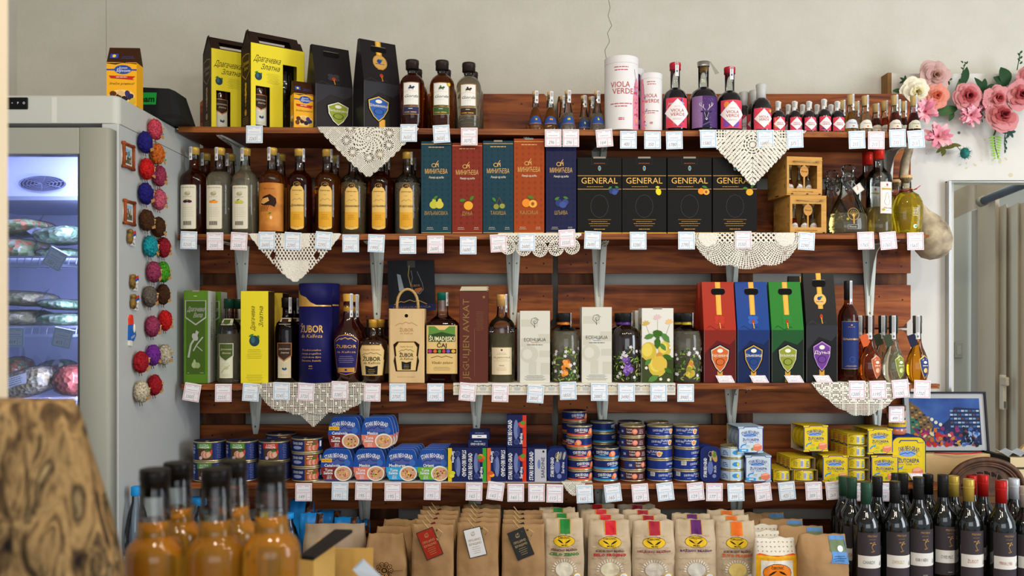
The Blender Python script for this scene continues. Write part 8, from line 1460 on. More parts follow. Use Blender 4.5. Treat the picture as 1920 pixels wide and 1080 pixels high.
# ---- fridge magnets: pompom sheep on the freezer's side
def side(px, py): Y = FX*F/(px-960); return (FX, Y, Z(py, Y))
def wool(c): 
    r, g, bb = [int(c[i:i+2], 16) for i in (0, 2, 4)]; d = '%02x%02x%02x' % (int(r*.55), int(g*.55), int(bb*.55)); return procmat('wool_'+c, [d, c], (1, 1, 1), 190, 2, .95, .6)
WD = M('c8a46c', .6)
SHEEP = [(287, 243, 'd84a60', 'rose pink', 'topmost'), (268, 267, '231c78', 'dark violet', 'second from the top'), (291, 289, 'e0702a', 'orange', 'beside the upper dark violet one'), (271, 317, 'd81c1c', 'bright red', 'below the orange one'), (295, 330, 'a83a58', 'plum', 'right of the bright red one'), (269, 363, '231c78', 'dark violet', 'lower of the two dark violet'), (295, 374, 'd86078', 'pink', 'right of the lower dark violet one'), (271, 413, '4c2c14', 'brown', 'left of the brown pair'), (293, 426, '4c2c14', 'brown', 'right of the brown pair'), (278, 462, '189aa8', 'turquoise', 'only turquoise one'), (303, 464, 'a01c2c', 'crimson', 'right of the turquoise one'),
 (284, 510, 'a03a60', 'plum', 'beside the green one'), (302, 510, '4caa24', 'green', 'only green one'), (277, 556, '6a6058', 'grey', 'only grey one'), (302, 552, '4c2c14', 'brown', 'right of the grey one'), (282, 612, 'a03a60', 'plum', 'lowest plum one'), (306, 601, 'd81c1c', 'bright red', 'right of the lowest plum one'), (260, 679, 'b01c28', 'crimson', 'left of the purple one'), (283, 666, '7a2c9c', 'purple', 'only purple one'), (305, 665, 'd8ccb0', 'cream', 'right of the purple one'), (286, 722, 'b01c28', 'crimson', 'lowest, behind the cream one'), (261, 735, 'd8ccb0', 'cream', 'lowest cream one')]
for i, (px, py, c, cn, ds) in enumerate(SHEEP):
    p = side(px-7, py); t = empty('sheep_magnet', '%s woolly sheep magnet on the freezer side, %s' % (cn, ds), 'magnet', p, 0, 'woolly sheep magnets'); b = MB(); rd = random.Random(i); N_, M_ = 30, 18; V = []; Fc = []; R = .030
    for j in range(M_+1):
        ph = pi*j/M_
        for q in range(N_):
            th = 2*pi*q/N_; d = Vector((sin(ph)*cos(th), sin(ph)*sin(th), cos(ph))); k = 1+.16*noise.noise(d*6+Vector((i*3, 0, 0)))+.10*noise.noise(d*14+Vector((0, i*2, 0)))
            V.append((max(.001, .017+.019*d.x*k), d.y*R*k*.92, d.z*R*k))
    for j in range(M_):
        for q in range(N_): Fc.append((j*N_+q, (j+1)*N_+q, (j+1)*N_+(q+1) % N_, j*N_+(q+1) % N_))
    b.add(V, Fc, wool(c), True); b.build('wool_body', t)
    b = MB(); fy, fzz = .014+.004*rd.random(), rd.uniform(-.004, .006); b.ball((.032, fy, fzz), .0025, .006, .0085, WD, 10, 6); b.ball((.033, fy+.0055, fzz+.006), .0012, .004, .0022, WD, 8, 4); b.ball((.033, fy-.0055, fzz+.006), .0012, .004, .0022, WD, 8, 4)
    fc = b.build('wooden_face', t)
    for e in (-1, 1): b = MB(); b.ball((.0348, fy+e*.002, fzz+.002), .0006, .0009, .0009, INK, 6, 4); b.build('eye', fc)
    b = MB(); b.T = Matrix.Translation((.0315, fy-.004, -.018)) @ Matrix.Rotation(rd.uniform(-.6, .6), 4, 'X'); b.box(0, .0015, -.011, .011, -.0045, .0045, M('b8864a', .6)); b.ball((.001, .006, .009), .002, .0025, .0025, M(rd.choice(['2c8a4c', 'c83a5c', '2c8ac8', 'd8a82c', '3a4ab0']), .3), 8, 5); b.build('wooden_tag', t)
    b = MB(); 
    for e in (-.007, .006): b.tube([(.014, e, -R*.8), (.016, e*1.3, -R*1.30)], .0010, M('6a4a2c', .8), 5)
    b.build('leg', t)
for px, py, hh, ds in ((237, 293, 52, 'upper'), (239, 399, 50, 'lower')):
    p = side(px, py); t = empty('picture_magnet', 'small rustic log frame magnet with a town picture, %s one' % ds, 'magnet', p, 0, 'log frame magnets'); LG = procmat('log_wood', ['6a2c10', '9c4a20'], (1, 1, 1), 40, 3, .5); hz = S(hh, p[1])/2*.82; hy = hz*.98; b = MB()
    for s_ in (-1, 1): b.tube([(.006, s_*hy, -hz*1.15), (.007, s_*hy*.97, 0), (.006, s_*hy, hz*1.15)], [.0048, .0042, .005], LG, 8); b.tube([(.006, -hy*1.15, s_*hz), (.0085, 0, s_*hz*.97), (.006, hy*1.15, s_*hz)], [.0048, .0042, .005], LG, 8)
    b.build('log_frame', t); b = MB(); b.box(0, .004, -hy, hy, -hz, hz, M('d8d4cc', .5)); mr = right_side(.004, 0); b.rect(mr, -hy*.68, -hz*.66, hy*.68, hz*.66, M('8ab0c8'), 1); b.rect(mr, -hy*.68, -hz*.66, hy*.68, -hz*.1, M('5a5a44'), 2)
    rd = random.Random(px)
    for i in range(14): u = rd.uniform(-.6, .5)*hy; v = rd.uniform(-.55, .1)*hz; b.rect(mr, u, v, u+hy*.16, v+hz*rd.uniform(.15, .4), M(rd.choice(['c8b08c', '8c6a3c', 'd8d0c0', '3c4434', 'a8482c'])), 3+.1*i)
    b.build('picture', t)
for px, py, ds in ((245, 446, 'uppermost'), (250, 530, 'middle'), (251, 567, 'lowest')):
    p = side(px, py); t = empty('figurine_magnet', 'carved brown figurine magnet with small tricolour flag, %s of the three' % ds, 'magnet', p, 0, 'figurine magnets with flags'); b = MB(); BR = procmat('bronze_resin', ['3a2a10', '8a6a2c'], (1, 1, 1), 80, 3, .4, .4)
    b.ball((.008, -.022, -.002), .008, .011, .017, BR, 14, 10, .12, px); b.ball((.009, -.022, .015), .008, .009, .008, BR, 12, 8, .12, px+1); b.build('figure', t)
    b = MB(); mr = lambda u, v, l: (.008+l+.002*sin(u*200), u, v+.004*sin(u*150)); mr.du = .003; mr.dv = None
    for i, c in enumerate(('c8281c', '24489c', 'd8d8d8')): b.rect(mr, -.008, .010-.007*i, .022, .017-.007*i, M(c), 0)
    b.box(.002, .006, -.010, .016, -.022, -.004, M('d8d4cc')); b.text(right_side(.006, 0), 'SRBIJA', .003, -.015, .005, M('24387c'), 1, w=.018, rot=-.3); b.build('flag', t)
p = side(244, 617); b = MB(); mr = right_side(.004, 0); b.add([], [], WD)
def slab(b, pts, mat, th, x0=0.):
    n = len(pts); b.add([(x0+th, u, v) for u, v in pts]+[(x0, u, v) for u, v in pts], [tuple(range(n)), tuple(range(2*n-1, n-1, -1))]+[(i, i+n, (i+1) % n+n, (i+1) % n) for i in range(n)], mat)
slab(b, [(-.012, .012), (.010, .014), (.006, .038), (-.006, .040), (-.014, .028)], M('d83a24', .5), .006); slab(b, [(-.016, -.03), (.010, -.034), (.026, -.018), (.020, -.002), (.006, .013), (-.014, .011)], M('1c5cb0', .5), .006); slab(b, [(-.014, -.045), (.002, -.046), (.002, -.033), (-.014, -.030)], M('d8d4cc', .5), .006); b.ball((.008, .008, .002), .003, .005, .013, M('e0d8c8'), 8, 6); b.text(right_side(.0061, 0), 'SRBIJA', .004, -.021, .006, LW, 1, w=.026, rot=.3)
single(b, 'map_magnet', 'red, blue and white country-shaped magnet on the freezer side', 'magnet', p)
# ================================================================ artificial flowers on the right
def petal(b, c, ang, r, h, w, open_, mat, seed=0, curl=.3):
    """one cupped petal round axis -Y (towards the viewer), its rim rolled outwards"""
    V = []; Fc = []; n = 6; m = 7; rd = random.Random(seed*31+int(ang*50)); k1, k2 = rd.uniform(.88, 1.1), rd.uniform(.8, 1.12)
    for j in range(m+1):
        v = j/m
        for i in range(n+1):
            u = -1+2*i/n; a = ang+u*w*(.35+.65*sin(pi*min(v+.18, 1)*.6)); e = 1-.22*u*u*v
            rad = r*k1*(.30+.70*v**1.4)*e+r*.07*noise.noise(Vector((u*3+seed, v*3, ang)))-r*.10*u*u*(1-v)+r*curl*.35*max(0, v-.7)/.3
            d = h*k2*(sin(min(v/.8, 1)*pi/2))*e-h*curl*1.2*max(0, v-.72)**1.3+.002*sin(u*6+seed)*v; V.append((c[0]+rad*cos(a), c[1]-d, c[2]+rad*sin(a)))
    for j in range(m):
        for i in range(n): a = j*(n+1)+i; Fc.append((a, a+1, a+n+2, a+n+1))
    b.add(V, Fc, mat, True)
def rose(label, px, py, dia, cols, Y, seed, tilt=(0, 0), name='artificial_rose', layers=7):
    R = S(dia, Y)/2; t = empty(name, label, 'artificial flower', (X(px, Y), Y, Z(py, Y)), 0, 'artificial roses on the wall panel'); t.rotation_euler = (tilt[0], tilt[1], 0); b = MB(); rd = random.Random(seed)
    for L_ in range(layers):
        q = (L_+1)/layers; n = 3+L_//2; mt = M(cols[min(len(cols)-1, int(q*len(cols)-.001))], .75)
        for k in range(n): petal(b, (0, 0, 0), 2*pi*k/n+L_*.9+rd.uniform(-.15, .15), R*(.14+.86*q), R*(1.0-.62*q), 2.1*pi/n*.50+.12, .9, mt, seed+L_*7+k, .05+.6*q)
    b.build('petals', t); b = MB(); b.tube([(0, 0, 0), (0, .02, -.01), (0, min(.045, 3.085-Y), -.03)], .003, M('3f5a2a', .7), 6); b.build('stem', t); return t
def carnation(label, px, py, dia, Y, seed, group='pink ruffled artificial flowers'):
    R = S(dia, Y)/2; t = empty('artificial_carnation', label, 'artificial flower', (X(px, Y), Y, Z(py, Y)), 0, group); b = MB(); rd = random.Random(seed)
    for i in range(46):
        a = rd.uniform(0, 2*pi); L_ = R*rd.uniform(.6, 1.0); lift = .03*rd.random()+.004; wd_ = R*.16; V = []; mt = M(rd.choice(['e08a9c', 'e89aa8', 'd87a90', 'eeb0b8']), .8)
        for j in range(6):
            q = j/5; ww = wd_*sin(pi*min(1, q*.75+.12)); z_ = -.005-lift*sin(q*pi*.6)
            for s_ in (-1, 1): V.append((cos(a)*L_*q-sin(a)*s_*ww, z_+.003*s_*sin(q*14+i), sin(a)*L_*q+cos(a)*s_*ww))
        b.add(V, [(2*j, 2*j+1, 2*j+3, 2*j+2) for j in range(5)], mt, True)
    b.build('petals', t); b = MB(); b.ball((0, -.022, 0), .004, .003, .004, M('7a2438'), 8, 5); b.build('centre', t); return t
PK = ['701c24', '9c3c40', 'b86466', 'c88486']; DP = ['9c7060', 'b48880', 'bc948e', 'c4a09a']; CW = ['d8c890', 'e0d8b8', 'e4dcc4']; SA = ['b8503c', 'd07860', 'd88a78']
fy = 3.045
rose('dusty pink rose, highest of the left cluster on the wall panel', 1748, 145, 52, DP, fy, 1, (0, 0)); rose('cream white rose in the left cluster on the wall panel', 1714, 173, 48, CW, fy-.01, 2, (.2, .2)); rose('small salmon rose below the dusty pink one', 1752, 181, 42, SA, fy-.01, 3, (.1, -.1))
rose('pink rose in the middle group beside the large dark leaf', 1811, 181, 46, PK, fy-.01, 4, (.1, 0)); rose('open pink rose with wide petals, third from the right', 1864, 184, 44, PK[1:], fy-.01, 5, (.2, -.5)); rose('pink rose cut by the right edge of the picture', 1908, 180, 48, PK, fy-.01, 6, (0, -.2)); rose('large low pink rose with dark red heart above the fern', 1874, 225, 54, PK, fy-.02, 7, (-.35, 0)); rose('dark pink rose at the upper right corner', 1926, 150, 44, PK, fy, 8)
carnation('light pink ruffled flower beside the waxed miniatures', 1730, 212, 52, fy-.01, 1); carnation('light pink ruffled flower lowest of the left group', 1754, 258, 58, fy-.02, 2); carnation('light pink ruffled flower under the middle rose', 1815, 218, 46, fy, 3); carnation('small light pink ruffled flower between the roses', 1838, 196, 30, fy+.01, 4)
def leaf3(b, p, L_, W_, rot, mat, bend=.25, n=6):
    V = []; 
    for j in range(n+1):
        q = j/n; w_ = W_/2*sin(pi*min(.999, q*.93+.06))**.8; y = -bend*L_*sin(q*pi)*.6
        for s_ in (-1, 0, 1): u, v = q*L_, s_*w_; V.append((p[0]+u*cos(rot)-v*sin(rot), p[1]+y-(.0 if s_ else -.15*w_), p[2]+u*sin(rot)+v*cos(rot)))
    b.add(V, [(3*j+a, 3*j+3+a, 3*j+4+a, 3*j+1+a) for j in range(n) for a in (0, 1)], mat, True)
DG = M('26452a', .6); MG = M('3c5c34', .6); LG_ = M('86b838', .6); OG = M('5a5a24', .7)
def sprig(label, px, py, leaves, mat, stem=None, name='leaf_sprig'):
    t = MB(); x, y, z = X(px, fy+.01), fy+.01, Z(py, fy+.01)
    for du, dv, L_, W_, rot in leaves: leaf3(t, (S(du, fy), -.0, -S(dv, fy)), S(L_, fy), S(W_, fy), rot, mat)
    if stem: t.tube([(S(a, fy), .01, -S(c, fy)) for a, c in stem], .0016, MG, 5)
    single(t, name, label, 'artificial leaves', (x, y, z), group='artificial leaves on the wall panel')
star = lambda n, L_, W_, a0: [(0, 0, L_, W_, a0+2*pi*k/n) for k in range(n)]
sprig('small dark star-shaped leaf rosette, upper left of the flowers', 1696, 152, star(6, 11, 5, .4), DG); sprig('single green leaf left of the cream rose', 1692, 172, [(-18, -2, 20, 9, -.1+pi*.0)], MG); sprig('dark star leaf right of the dusty pink rose', 1775, 150, star(5, 11, 5, .2), DG)
sprig('tall thin sprig with tiny leaves above the middle rose', 1804, 150, [(2, -2+(-6*i), 6, 3, 1.57+(.9 if i % 2 else -.9)) for i in range(6)]+[(8, -30, 6, 3, 1.2), (8, -30, 6, 3, 2.4)], DG, [(0, 20), (2, -10), (8, -32)])
sprig('long dark leaf behind the middle rose', 1800, 165, [(0, 0, 42, 15, 1.25)], DG); sprig('large green leaf pair pointing left below the middle rose', 1795, 203, [(0, 0, 48, 18, pi+.25), (-8, 6, 20, 10, 4.3), (2, 0, 18, 9, -.2)], MG); sprig('broad green leaf lying on the left side of the middle rose', 1790, 190, [(0, 0, 44, 13, 1.35)], M('4a6a40', .6)); sprig('dark leaves between the middle roses', 1846, 178, [(0, 0, 38, 12, 2.1), (-6, -6, 26, 12, 1.3), (0, -8, 22, 10, .6), (-8, 0, 30, 8, 2.5)], DG)
sprig('large round dark leaves at the upper right', 1888, 160, [(0, 0, 36, 24, 1.9), (0, 0, 30, 18, 2.6), (14, 4, 46, 18, 1.1), (4, 14, 28, 16, 3.9)], DG); sprig('small dark berry-leaf sprig at the right edge', 1912, 120, [(0, -5*i, 7, 4, .8+1.4*(i % 2)) for i in range(5)], DG, [(-2, 10), (4, -24)])
sprig('bright green plastic fern frond hanging down', 1866, 256, [(sgn*1+.8*i*.35, 5*i, 13-1.0*i, 3.6, (-.3 if sgn > 0 else pi+.3)) for i in range(9) for sgn in (-1, 1)], LG_, [(0, -6), (3, 20), (9, 40)], 'fern_frond'); sprig('grey green star leaves and buds beside the fern frond', 1892, 248, star(6, 13, 6, .1)+[(-8, 8+6*i, 8, 4, 4.7+.5*(i % 2)) for i in range(5)], M('2c4a40', .6), [(-4, 0), (-6, 20), (-4, 34)])
sprig('olive brown twisted leaves below the ruffled flower', 1775, 272, [(0, 0, 28, 7, -.05), (-4, 6, 24, 9, .3), (-4, 0, 22, 8, 3.9), (-6, -4, 16, 7, 2.0), (-4, 6, 16, 8, 4.4)], OG, [(0, 0), (-8, 14)]); sprig('brownish seed sprig between the pink flowers', 1845, 222, [(-3*i*.6, -4*i, 9, 4, 1+1.2*(i % 3)) for i in range(8)], M('6a5a24', .8), [(0, 6), (-6, -30)])
t = empty('thistle_head', 'blue green spiky thistle ball hanging on the wall panel', 'artificial flower', (X(1809, fy), fy, Z(287, fy))); b = MB(); R = S(9, fy); b.ball((0, 0, 0), R*.9, R, R*1.15, M('2c7a74', .5), 14, 10); rd = random.Random(2)
for i in range(90):
    d = Vector((rd.gauss(0, 1), -abs(rd.gauss(0, 1)), rd.gauss(0, 1))).normalized(); b.tube([tuple(d*R*.9), tuple(d*R*1.55)], [.0007, .0002], M('3c8a80', .6), 3)
b.build('head', t); b = MB(); b.tube([(0, .01, 0), (-.02, .02, .03)], .0012, MG, 5); b.build('stem', t)
# ================================================================ things behind the wine on the right
b = MB(); ty = 2.72; b.box(X(1762, ty), X(1990, ty), 2.835, 3.01, .7, Z(945, ty)-.02, M('5a4028', .6)); b.box(X(1758, ty)-.01, X(1995, ty), 2.83, 3.015, Z(945, ty)-.02, Z(945, ty), M('6a4c30', .5))
single(b, 'side_cabinet', 'low brown cabinet mostly hidden behind the wine bottles at the right', 'cabinet', (0, 0, 0)); CT = Z(945, ty)
b = MB(); by = 2.93; PL2 = procmat('birch_ply', ['bd9a68', 'd0ae7c'], (1, 6, 8), 3, 4, .6, .03); xa, xb, zt_ = X(1728, by), X(1869, by), Z(851, by); b.box(xa, xb, by, by+.12, CT, zt_, PL2, .002); m = flat(by); b.disc(m, X(1790, by), Z(903, by), S(20, by), S(17, by), M('2a1a0e', .9), 1, 24); b.rect(m, xb-.012, zt_-.035, xb-.008, zt_-.012, M('4a3a24', .9), 1)
single(b, 'plywood_box', 'pale birch plywood box with round hole under the framed picture', 'box', (0, 0, 0))
# framed picture leaning on it
t = empty('framed_picture', 'black framed print of a night street in blue and red, on the plywood box', 'picture', (X(1777, 2.96), 2.96, zt_+.0006)); t.rotation_euler = (-.13, 0, 0); pw, ph = S(158, 2.97), S(113, 2.97); b = MB(); k = .006; BF = M('15151a', .35)
def para(u, v): return (u*pw/2+(1-v)*S(0, 3)+(.0), v*ph)
for q in ((-pw/2, pw/2, 0, k), (-pw/2, pw/2, ph-k, ph), (-pw/2, -pw/2+k, k, ph-k), (pw/2-k, pw/2, k, ph-k)): b.box(q[0], q[1], 0, .014, q[2], q[3], BF)
b.build('frame', t); b = MB(); b.box(-pw/2+k, pw/2-k, .006, .008, k, ph-k, M('d4d4d6', .3)); m = flat(.006); u0, u1, v0, v1 = -pw/2+.024, pw/2-.022, .024, ph-.022
b.rect(m, u0, v0, u1, v1, procmat('print_sky', ['1c3c8c', '2c5cb0', '4a78c0'], (1, 1, 1), 12, 5, .4), 1); rd = random.Random(8)
b.poly(m, [(u0, v0), (u0, v1-.01), (u0+.03, v1-.03), (u0+.075, v0+.07), (u0+.075, v0)], M('8a6a3c'), 2)
for i in range(5):
    for j in range(5): uu = u0+.004+.013*i; vv = v1-.035-.016*j-.008*i; (vv > v0+.02) and b.rect(m, uu, vv, uu+.009, vv+.006, M('2c3040' if (i+j) % 2 else 'd8a85c'), 3)
b.poly(m, [(u0, v0+.02), (u0+.03, v0+.02), (u0+.03, v1-.075), (u0, v1-.06)], M('3c8a6c'), 3)
b.poly(m, [(u0+.12, v0), (u1, v0), (u1, v1-.035), (u0+.15, v1-.03), (u0+.13, v1-.07), (u0+.105, v1-.09)], M('1c2c5c'), 2)
for i in range(9):
    for j in range(5): uu = u0+.135+.0125*i; vv = v1-.045-.013*j; (uu < u1-.01) and b.rect(m, uu, vv, uu+.010, vv+.006, M(['8ab4d8', 'c8dcec', '4a78b8', '6a4a4c'][(i*3+j) % 4]), 3)
for i in range(120):
    uu = rd.uniform(u0+.01, u1-.01); vv = v0+rd.random()**1.3*.055; c = rd.choice(['c8281c', 'd8742c', '8c2c6c', '1c1c2c', 'e8d8b0', 'c83a5c', '2c3c7c', 'd89a3c']) if uu < u0+.16 else rd.choice(['16182c', '2c4c8c', '4a6ab0', '8ab0d8', '0e1020', '8c3c3c']); b.disc(m, uu, vv, rd.uniform(.003, .010), rd.uniform(.003, .010), M(c), 4+i*.03, 6, rd.uniform(0, 3))
for uu, vv in ((u0+.072, v0+.085), (u0+.085, v0+.075), (u0+.1, v0+.068)): b.disc(m, uu, vv, .006, .006, M('ece4d0'), 8, 10)
b.build('print', t); b = MB(); b.box(-pw/2+k, pw/2-k, .002, .004, k, ph-k, thin('picture_glass', 'fafafa', .35, .02)); b.build('glass', t)
b = MB(); b.tube([(X(1748, 2.94), 2.925, zt_+.004), (X(1790, 2.93), 2.915, zt_+.002), (X(1820, 2.93), 2.918, zt_+.003), (X(1838, 2.93), 2.925, zt_+.006)], .0018, M('c81c30', .5), 5); single(b, 'red_ribbon', 'thin red ribbon lying below the framed picture', 'ribbon', (0, 0, 0))
# carved wooden arched crest and cream and black box
t = empty('carved_arch', 'dark carved wooden arched board with raised moulding behind the wine', 'carving', (X(1850, 2.84), 2.84, CT)); b = MB(); DW = procmat('carved_walnut', ['2a1a12', '5a3c2a', '3c281c'], (1, 1, 1), 18, 5, .45, .3); cx_ = 0
def archp(r, h0, n=28): return [(r*cos(pi*i/n)*1.0, h0+r*.93*sin(pi*i/n)**.8) for i in range(n+1)]
Rr = S(72, 2.84); hb = Z(862, 2.84)-CT-Rr*.93
o = [(Rr*.9, 0)]+[(x*.93, z-.006) for x, z in archp(Rr, hb)]+[(-Rr*.9, 0)]; n = len(o); b.add([(x, .01, z) for x, z in o]+[(x, .03, z) for x, z in o], [tuple(range(n)), tuple(range(2*n-1, n-1, -1))]+[(i, i+n, (i+1) % n+n, (i+1) % n) for i in range(n)], DW); m = flat(.01)
for i in range(9): a = .4+i*.29; b.disc(m, Rr*.62*cos(a), hb+Rr*.56*sin(a), .008, .012, M('1c120c', .7), 1, 8, a); b.line(m, [(Rr*.5*cos(a), hb+Rr*.45*sin(a)), (Rr*.7*cos(a+.1), hb+Rr*.63*sin(a+.1))], .003, M('6a4c38', .6), 2)
b.build('panel', t); b = MB()
for r_, tr in ((1.0, .009), (.90, .005), (.84, .004)): b.tube([(x*r_, .006, hb+(z-hb)*r_) for x, z in archp(Rr, hb)], tr, DW, 8)
b.build('moulding', t)
b = MB(); gy2 = 2.88; xa = X(1868, gy2); b.box(xa+.045, xa+.17, gy2, gy2+.12, CT, Z(858, gy2), M('c8b48c', .6), .001); b.add([(xa, gy2+.06, CT), (xa+.045, gy2, CT), (xa+.045, gy2, Z(858, gy2)), (xa, gy2+.06, Z(852, gy2)), (xa, gy2+.12, Z(850, gy2)), (xa+.045, gy2+.12, Z(856, gy2))], [(0, 1, 2, 3), (3, 2, 5, 4)], M('22201c', .5)); m = flat(gy2); b.rect(m, xa+.045, Z(880, gy2), xa+.17, Z(876, gy2), M('3a3428'), 1)
single(b, 'gift_box', 'cream and black box at the right edge behind the wine', 'box', (0, 0, 0))
b = MB(); pz = Z(857, gy2)+.001; V = []
for i in range(7): V += [(xa+.04+.02*i, gy2+.0+.01*(i % 2), pz+.012*(i % 2)), (xa+.045+.02*i, gy2+.1, pz+.004+.010*((i+1) % 2))]
b.add(V, [(2*i, 2*i+2, 2*i+3, 2*i+1) for i in range(6)], M('c8d0dc', .7)); single(b, 'crumpled_paper', 'crumpled white paper on top of the cream and black box', 'paper', (0, 0, 0))
b = MB(); V = []; n = 20
for i in range(n+1): a = pi*.25+pi*.5*i/n; V += [(X(1948, 2.95)+.11*cos(a)*-1, 3.0, Z(880, 2.95)+.11*sin(a)*1.0), (X(1948, 2.95)+.11*cos(a)*-1, 3.02, Z(880, 2.95)+.11*sin(a))]
o = [(X(1955, 3.0)+.11*cos(pi*i/n), Z(905, 3.0)+.15*sin(pi*i/n)) for i in range(n+1)]; q = len(o); b.add([(x, 3.0, z) for x, z in o]+[(x, 3.015, z) for x, z in o], [tuple(range(q)), tuple(range(2*q-1, q-1, -1))]+[(i, i+q, (i+1) % q+q, (i+1) % q) for i in range(q)], M('b89a68', .7)); b.box(o[-1][0]+.01, o[0][0]-.01, 3.0, 3.015, CT, o[0][1], M('b89a68', .7))
single(b, 'woven_fan', 'pale round-topped board at the right edge behind the box', 'board', (0, 0, 0))
# ================================================================ foreground
AMB = 'd09430'
for i, (px, top, Y_, ds) in enumerate(((290, 878, 1.265, 'amber spirit bottle with black cap, front left of the foreground'), (405, 876, 1.265, 'amber spirit bottle with black cap, front middle of the foreground'), (509, 867, 1.27, 'amber spirit bottle with black cap, front right of the foreground'), (332, 866, 1.39, 'amber spirit bottle with black cap, behind and between the front left and middle ones'), (438, 862, 1.39, 'amber spirit bottle with black cap, behind and between the front middle and right ones'))):
    H = Z(top, Y_)-CTR-.001
    def lb(b, m, R, H): b.rect(m, R*.2, .1*H, R*1.5, .56*H, LW, 1); b.rect(m, R*.6, .42*H, R*.95, .53*H, M('3a3a4c'), 2); b.lines(m, R*.9, .36*H, R*.9, 5, .012, .002, M('5a5a6a'), 2)
    t = bottle(ds, 0, (X(px, Y_), Y_, CTR+.0006), .081, H, 'spirit', AMB, .80, cap=('cap', '14110f', .51, .105), lab=lb if i in (1, 2) else None, name='spirit_bottle', group='amber bottles in the foreground', n=36, lk=.74)
BARK = procmat('carved_bark', ['1a120c', '5c452a', 'a08052', '3a2a1a', 'b89c6c'], (1.5, 1, .55), 20, 7, .8, .9, pos=[.30, .42, .52, .62, .74], dist=1.5)
b = MB(); wy = 1.12; pts = [(-20, 756), (117, 746), (135, 790), (150, 845), (170, 905), (190, 970), (205, 1030), (222, 1120), (230, 1220), (-30, 1220)]; n = len(pts); nn = 26; mm_ = 30; V = []; Fc = []
def xr_(py):
    for (a, c), (d, e) in zip(pts[1:], pts[2:]):
        if c <= py <= e: return a+(d-a)*(py-c)/(e-c)
    return pts[1][0]
zb_ = CTR+.001; zt0 = Z(750, wy)
for j in range(mm_+1):
    z = zb_+(zt0-zb_)*j/mm_; py = HY-(z-ZC)*F/wy; xR = X(xr_(min(py, 1219)), wy); xL = X(-40, wy)
    for i in range(nn+1):
        q = i/nn; x = xL+(xR-xL)*q; y = wy-.07+.05*(1-sin(pi*(.5+.5*q*.9)))*1.2+.012*noise.noise(Vector((x*28, z*16, 1)))+.006*noise.noise(Vector((x*70, z*40, 5))); V.append((x, y, z))
K_ = (mm_+1)*(nn+1)
V += [(x, wy+.03, z) for x, y, z in V]
for j in range(mm_):
    for i in range(nn): a = j*(nn+1)+i; Fc.append((a, a+1, a+nn+2, a+nn+1)); Fc.append((a+K_, a+nn+1+K_, a+nn+2+K_, a+1+K_))
    a = j*(nn+1); Fc.append((a, a+nn+1, a+nn+1+K_, a+K_)); a += nn; Fc.append((a, a+K_, a+nn+1+K_, a+nn+1))
for i in range(nn): Fc.append((i, i+K_, i+1+K_, i+1)); a = mm_*(nn+1)+i; Fc.append((a, a+1, a+1+K_, a+K_))
b.add(V, Fc, BARK, True); t = empty('carved_bark', 'rough carved bark piece with tiny windows at the lower left corner', 'carving', (0, 0, 0)); b.build('bark', t)
b = MB()
for (px, py, w_, h_) in ((38, 1008, 6, 22), (65, 985, 6, 26), (80, 972, 3, 8), (88, 970, 3, 8), (28, 1022, 6, 14), (55, 1045, 8, 26), (64, 1062, 6, 20), (104, 1035, 14, 26)): b.box(X(px, wy), X(px+w_, wy), wy-.006+.01, wy+.03, Z(py+h_, wy), Z(py, wy), M('1c120a', .9))
b.box(X(82, wy), X(118, wy), wy+.0, wy+.012, Z(1018, wy), Z(1010, wy), M('3a2816', .8)); b.build('window', t)
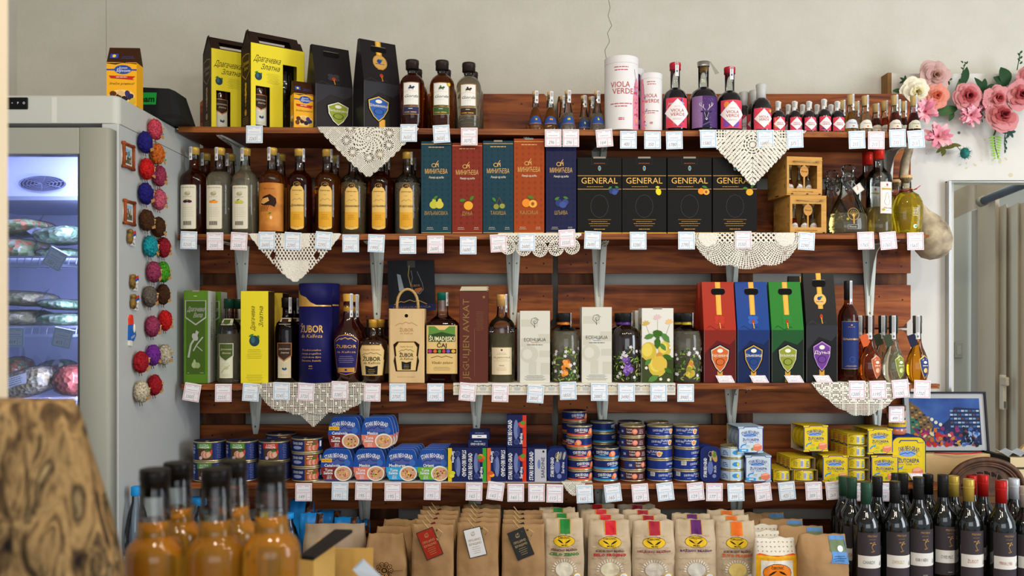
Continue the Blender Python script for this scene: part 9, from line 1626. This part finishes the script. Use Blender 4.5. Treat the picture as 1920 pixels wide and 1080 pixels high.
# open gift box with black rim and a folded price slip, foreground
t = empty('open_gift_box', 'blurred open box with tan lid and black edge beside the amber bottles', 'box', (0, 0, 0)); b = MB(); q = 1.55; TN = M('c09a54', .6); BL = M('1c1a1a', .5)
A = lambda px, py, Y: (X(px, Y), Y, Z(py, Y))
P1, P2, P3, P4 = A(562, 1041, 1.5), A(588, 1044, 1.5), A(661, 993, 1.68), A(628, 992, 1.68); dn = lambda p, h: (p[0], p[1], p[2]-h)
b.add([P1, P2, P3, P4, dn(P1, .006), dn(P2, .006), dn(P3, .006), dn(P4, .006)], [(0, 1, 2, 3), (7, 6, 5, 4), (0, 4, 5, 1), (1, 5, 6, 2), (2, 6, 7, 3), (3, 7, 4, 0)], BL); b.build('black_edge', t)
b = MB(); Q1, Q2 = dn(P1, .007), dn(P2, .007); Q3, Q4 = A(628, 1010, 1.68), A(600, 1010, 1.68); b.add([Q1, Q2, Q3, Q4, (Q1[0], Q1[1], CTR), (Q2[0], Q2[1], CTR), (Q3[0], Q3[1], CTR), (Q4[0], Q4[1], CTR)], [(0, 1, 2, 3), (0, 4, 5, 1), (1, 5, 6, 2), (2, 6, 7, 3), (3, 7, 4, 0)], TN)
z_ = Z(1066, 1.6); b.box(X(588, 1.52), X(668, 1.52), 1.50, 1.504, CTR, z_-.012, TN); b.box(X(588, 1.52), X(668, 1.52), 1.70, 1.704, CTR, z_+.01, TN); b.box(X(588, 1.52), X(668, 1.52), 1.504, 1.70, CTR, CTR+.03, M('3a2a1c', .8)); b.build('body', t)
b = MB(); o = [A(661, 1068, 1.48), A(681, 1048, 1.48), A(716, 1082, 1.46), A(700, 1110, 1.46)]; b.add(o+[(p[0], p[1]+.001, p[2]) for p in o], [(0, 3, 2, 1), (4, 5, 6, 7)], M('c8d8e8', .7)); b.line(lambda u, v, l: (o[0][0]+u, o[0][1]-l-.001, o[0][2]+v), [(.004, .002), (.018, .016)], .0012, M('6aa0d0'), 1); b.add([o[2], (o[2][0], o[2][1], CTR), (o[2][0]+.003, o[2][1], CTR), (o[2][0]+.003, o[2][1], o[2][2])], [(0, 1, 2, 3)], M('c8d8e8', .7))
single(b, 'paper_slip', 'blurred white price slip standing by the open box in the foreground', 'paper', (0, 0, 0))
# ================================================================ pieces that belong to a part hang under that part
SUBP = {'tax_seal': ('cap', 'cork', 'capsule', 'wax_seal', 'cork_stopper'), 'pull_ring': ('can',), 'wrapper': ('can',), 'door_glass': ('door_frame',), 'display': ('header',), 'fan_grille': ('inner_liner',), 'glass': ('frame',), 'sticker': ('label',), 'red_string': ('glass_neck',), 'pillow': ()}
for o in list(SC.objects):
    if o.type != 'MESH' or o.parent is None or o.parent.parent is not None: continue
    n = o.name.split('.')[0]
    if n in SUBP:
        for s in o.parent.children:
            if s is not o and s.name.split('.')[0] in SUBP[n]: o.parent = s; break
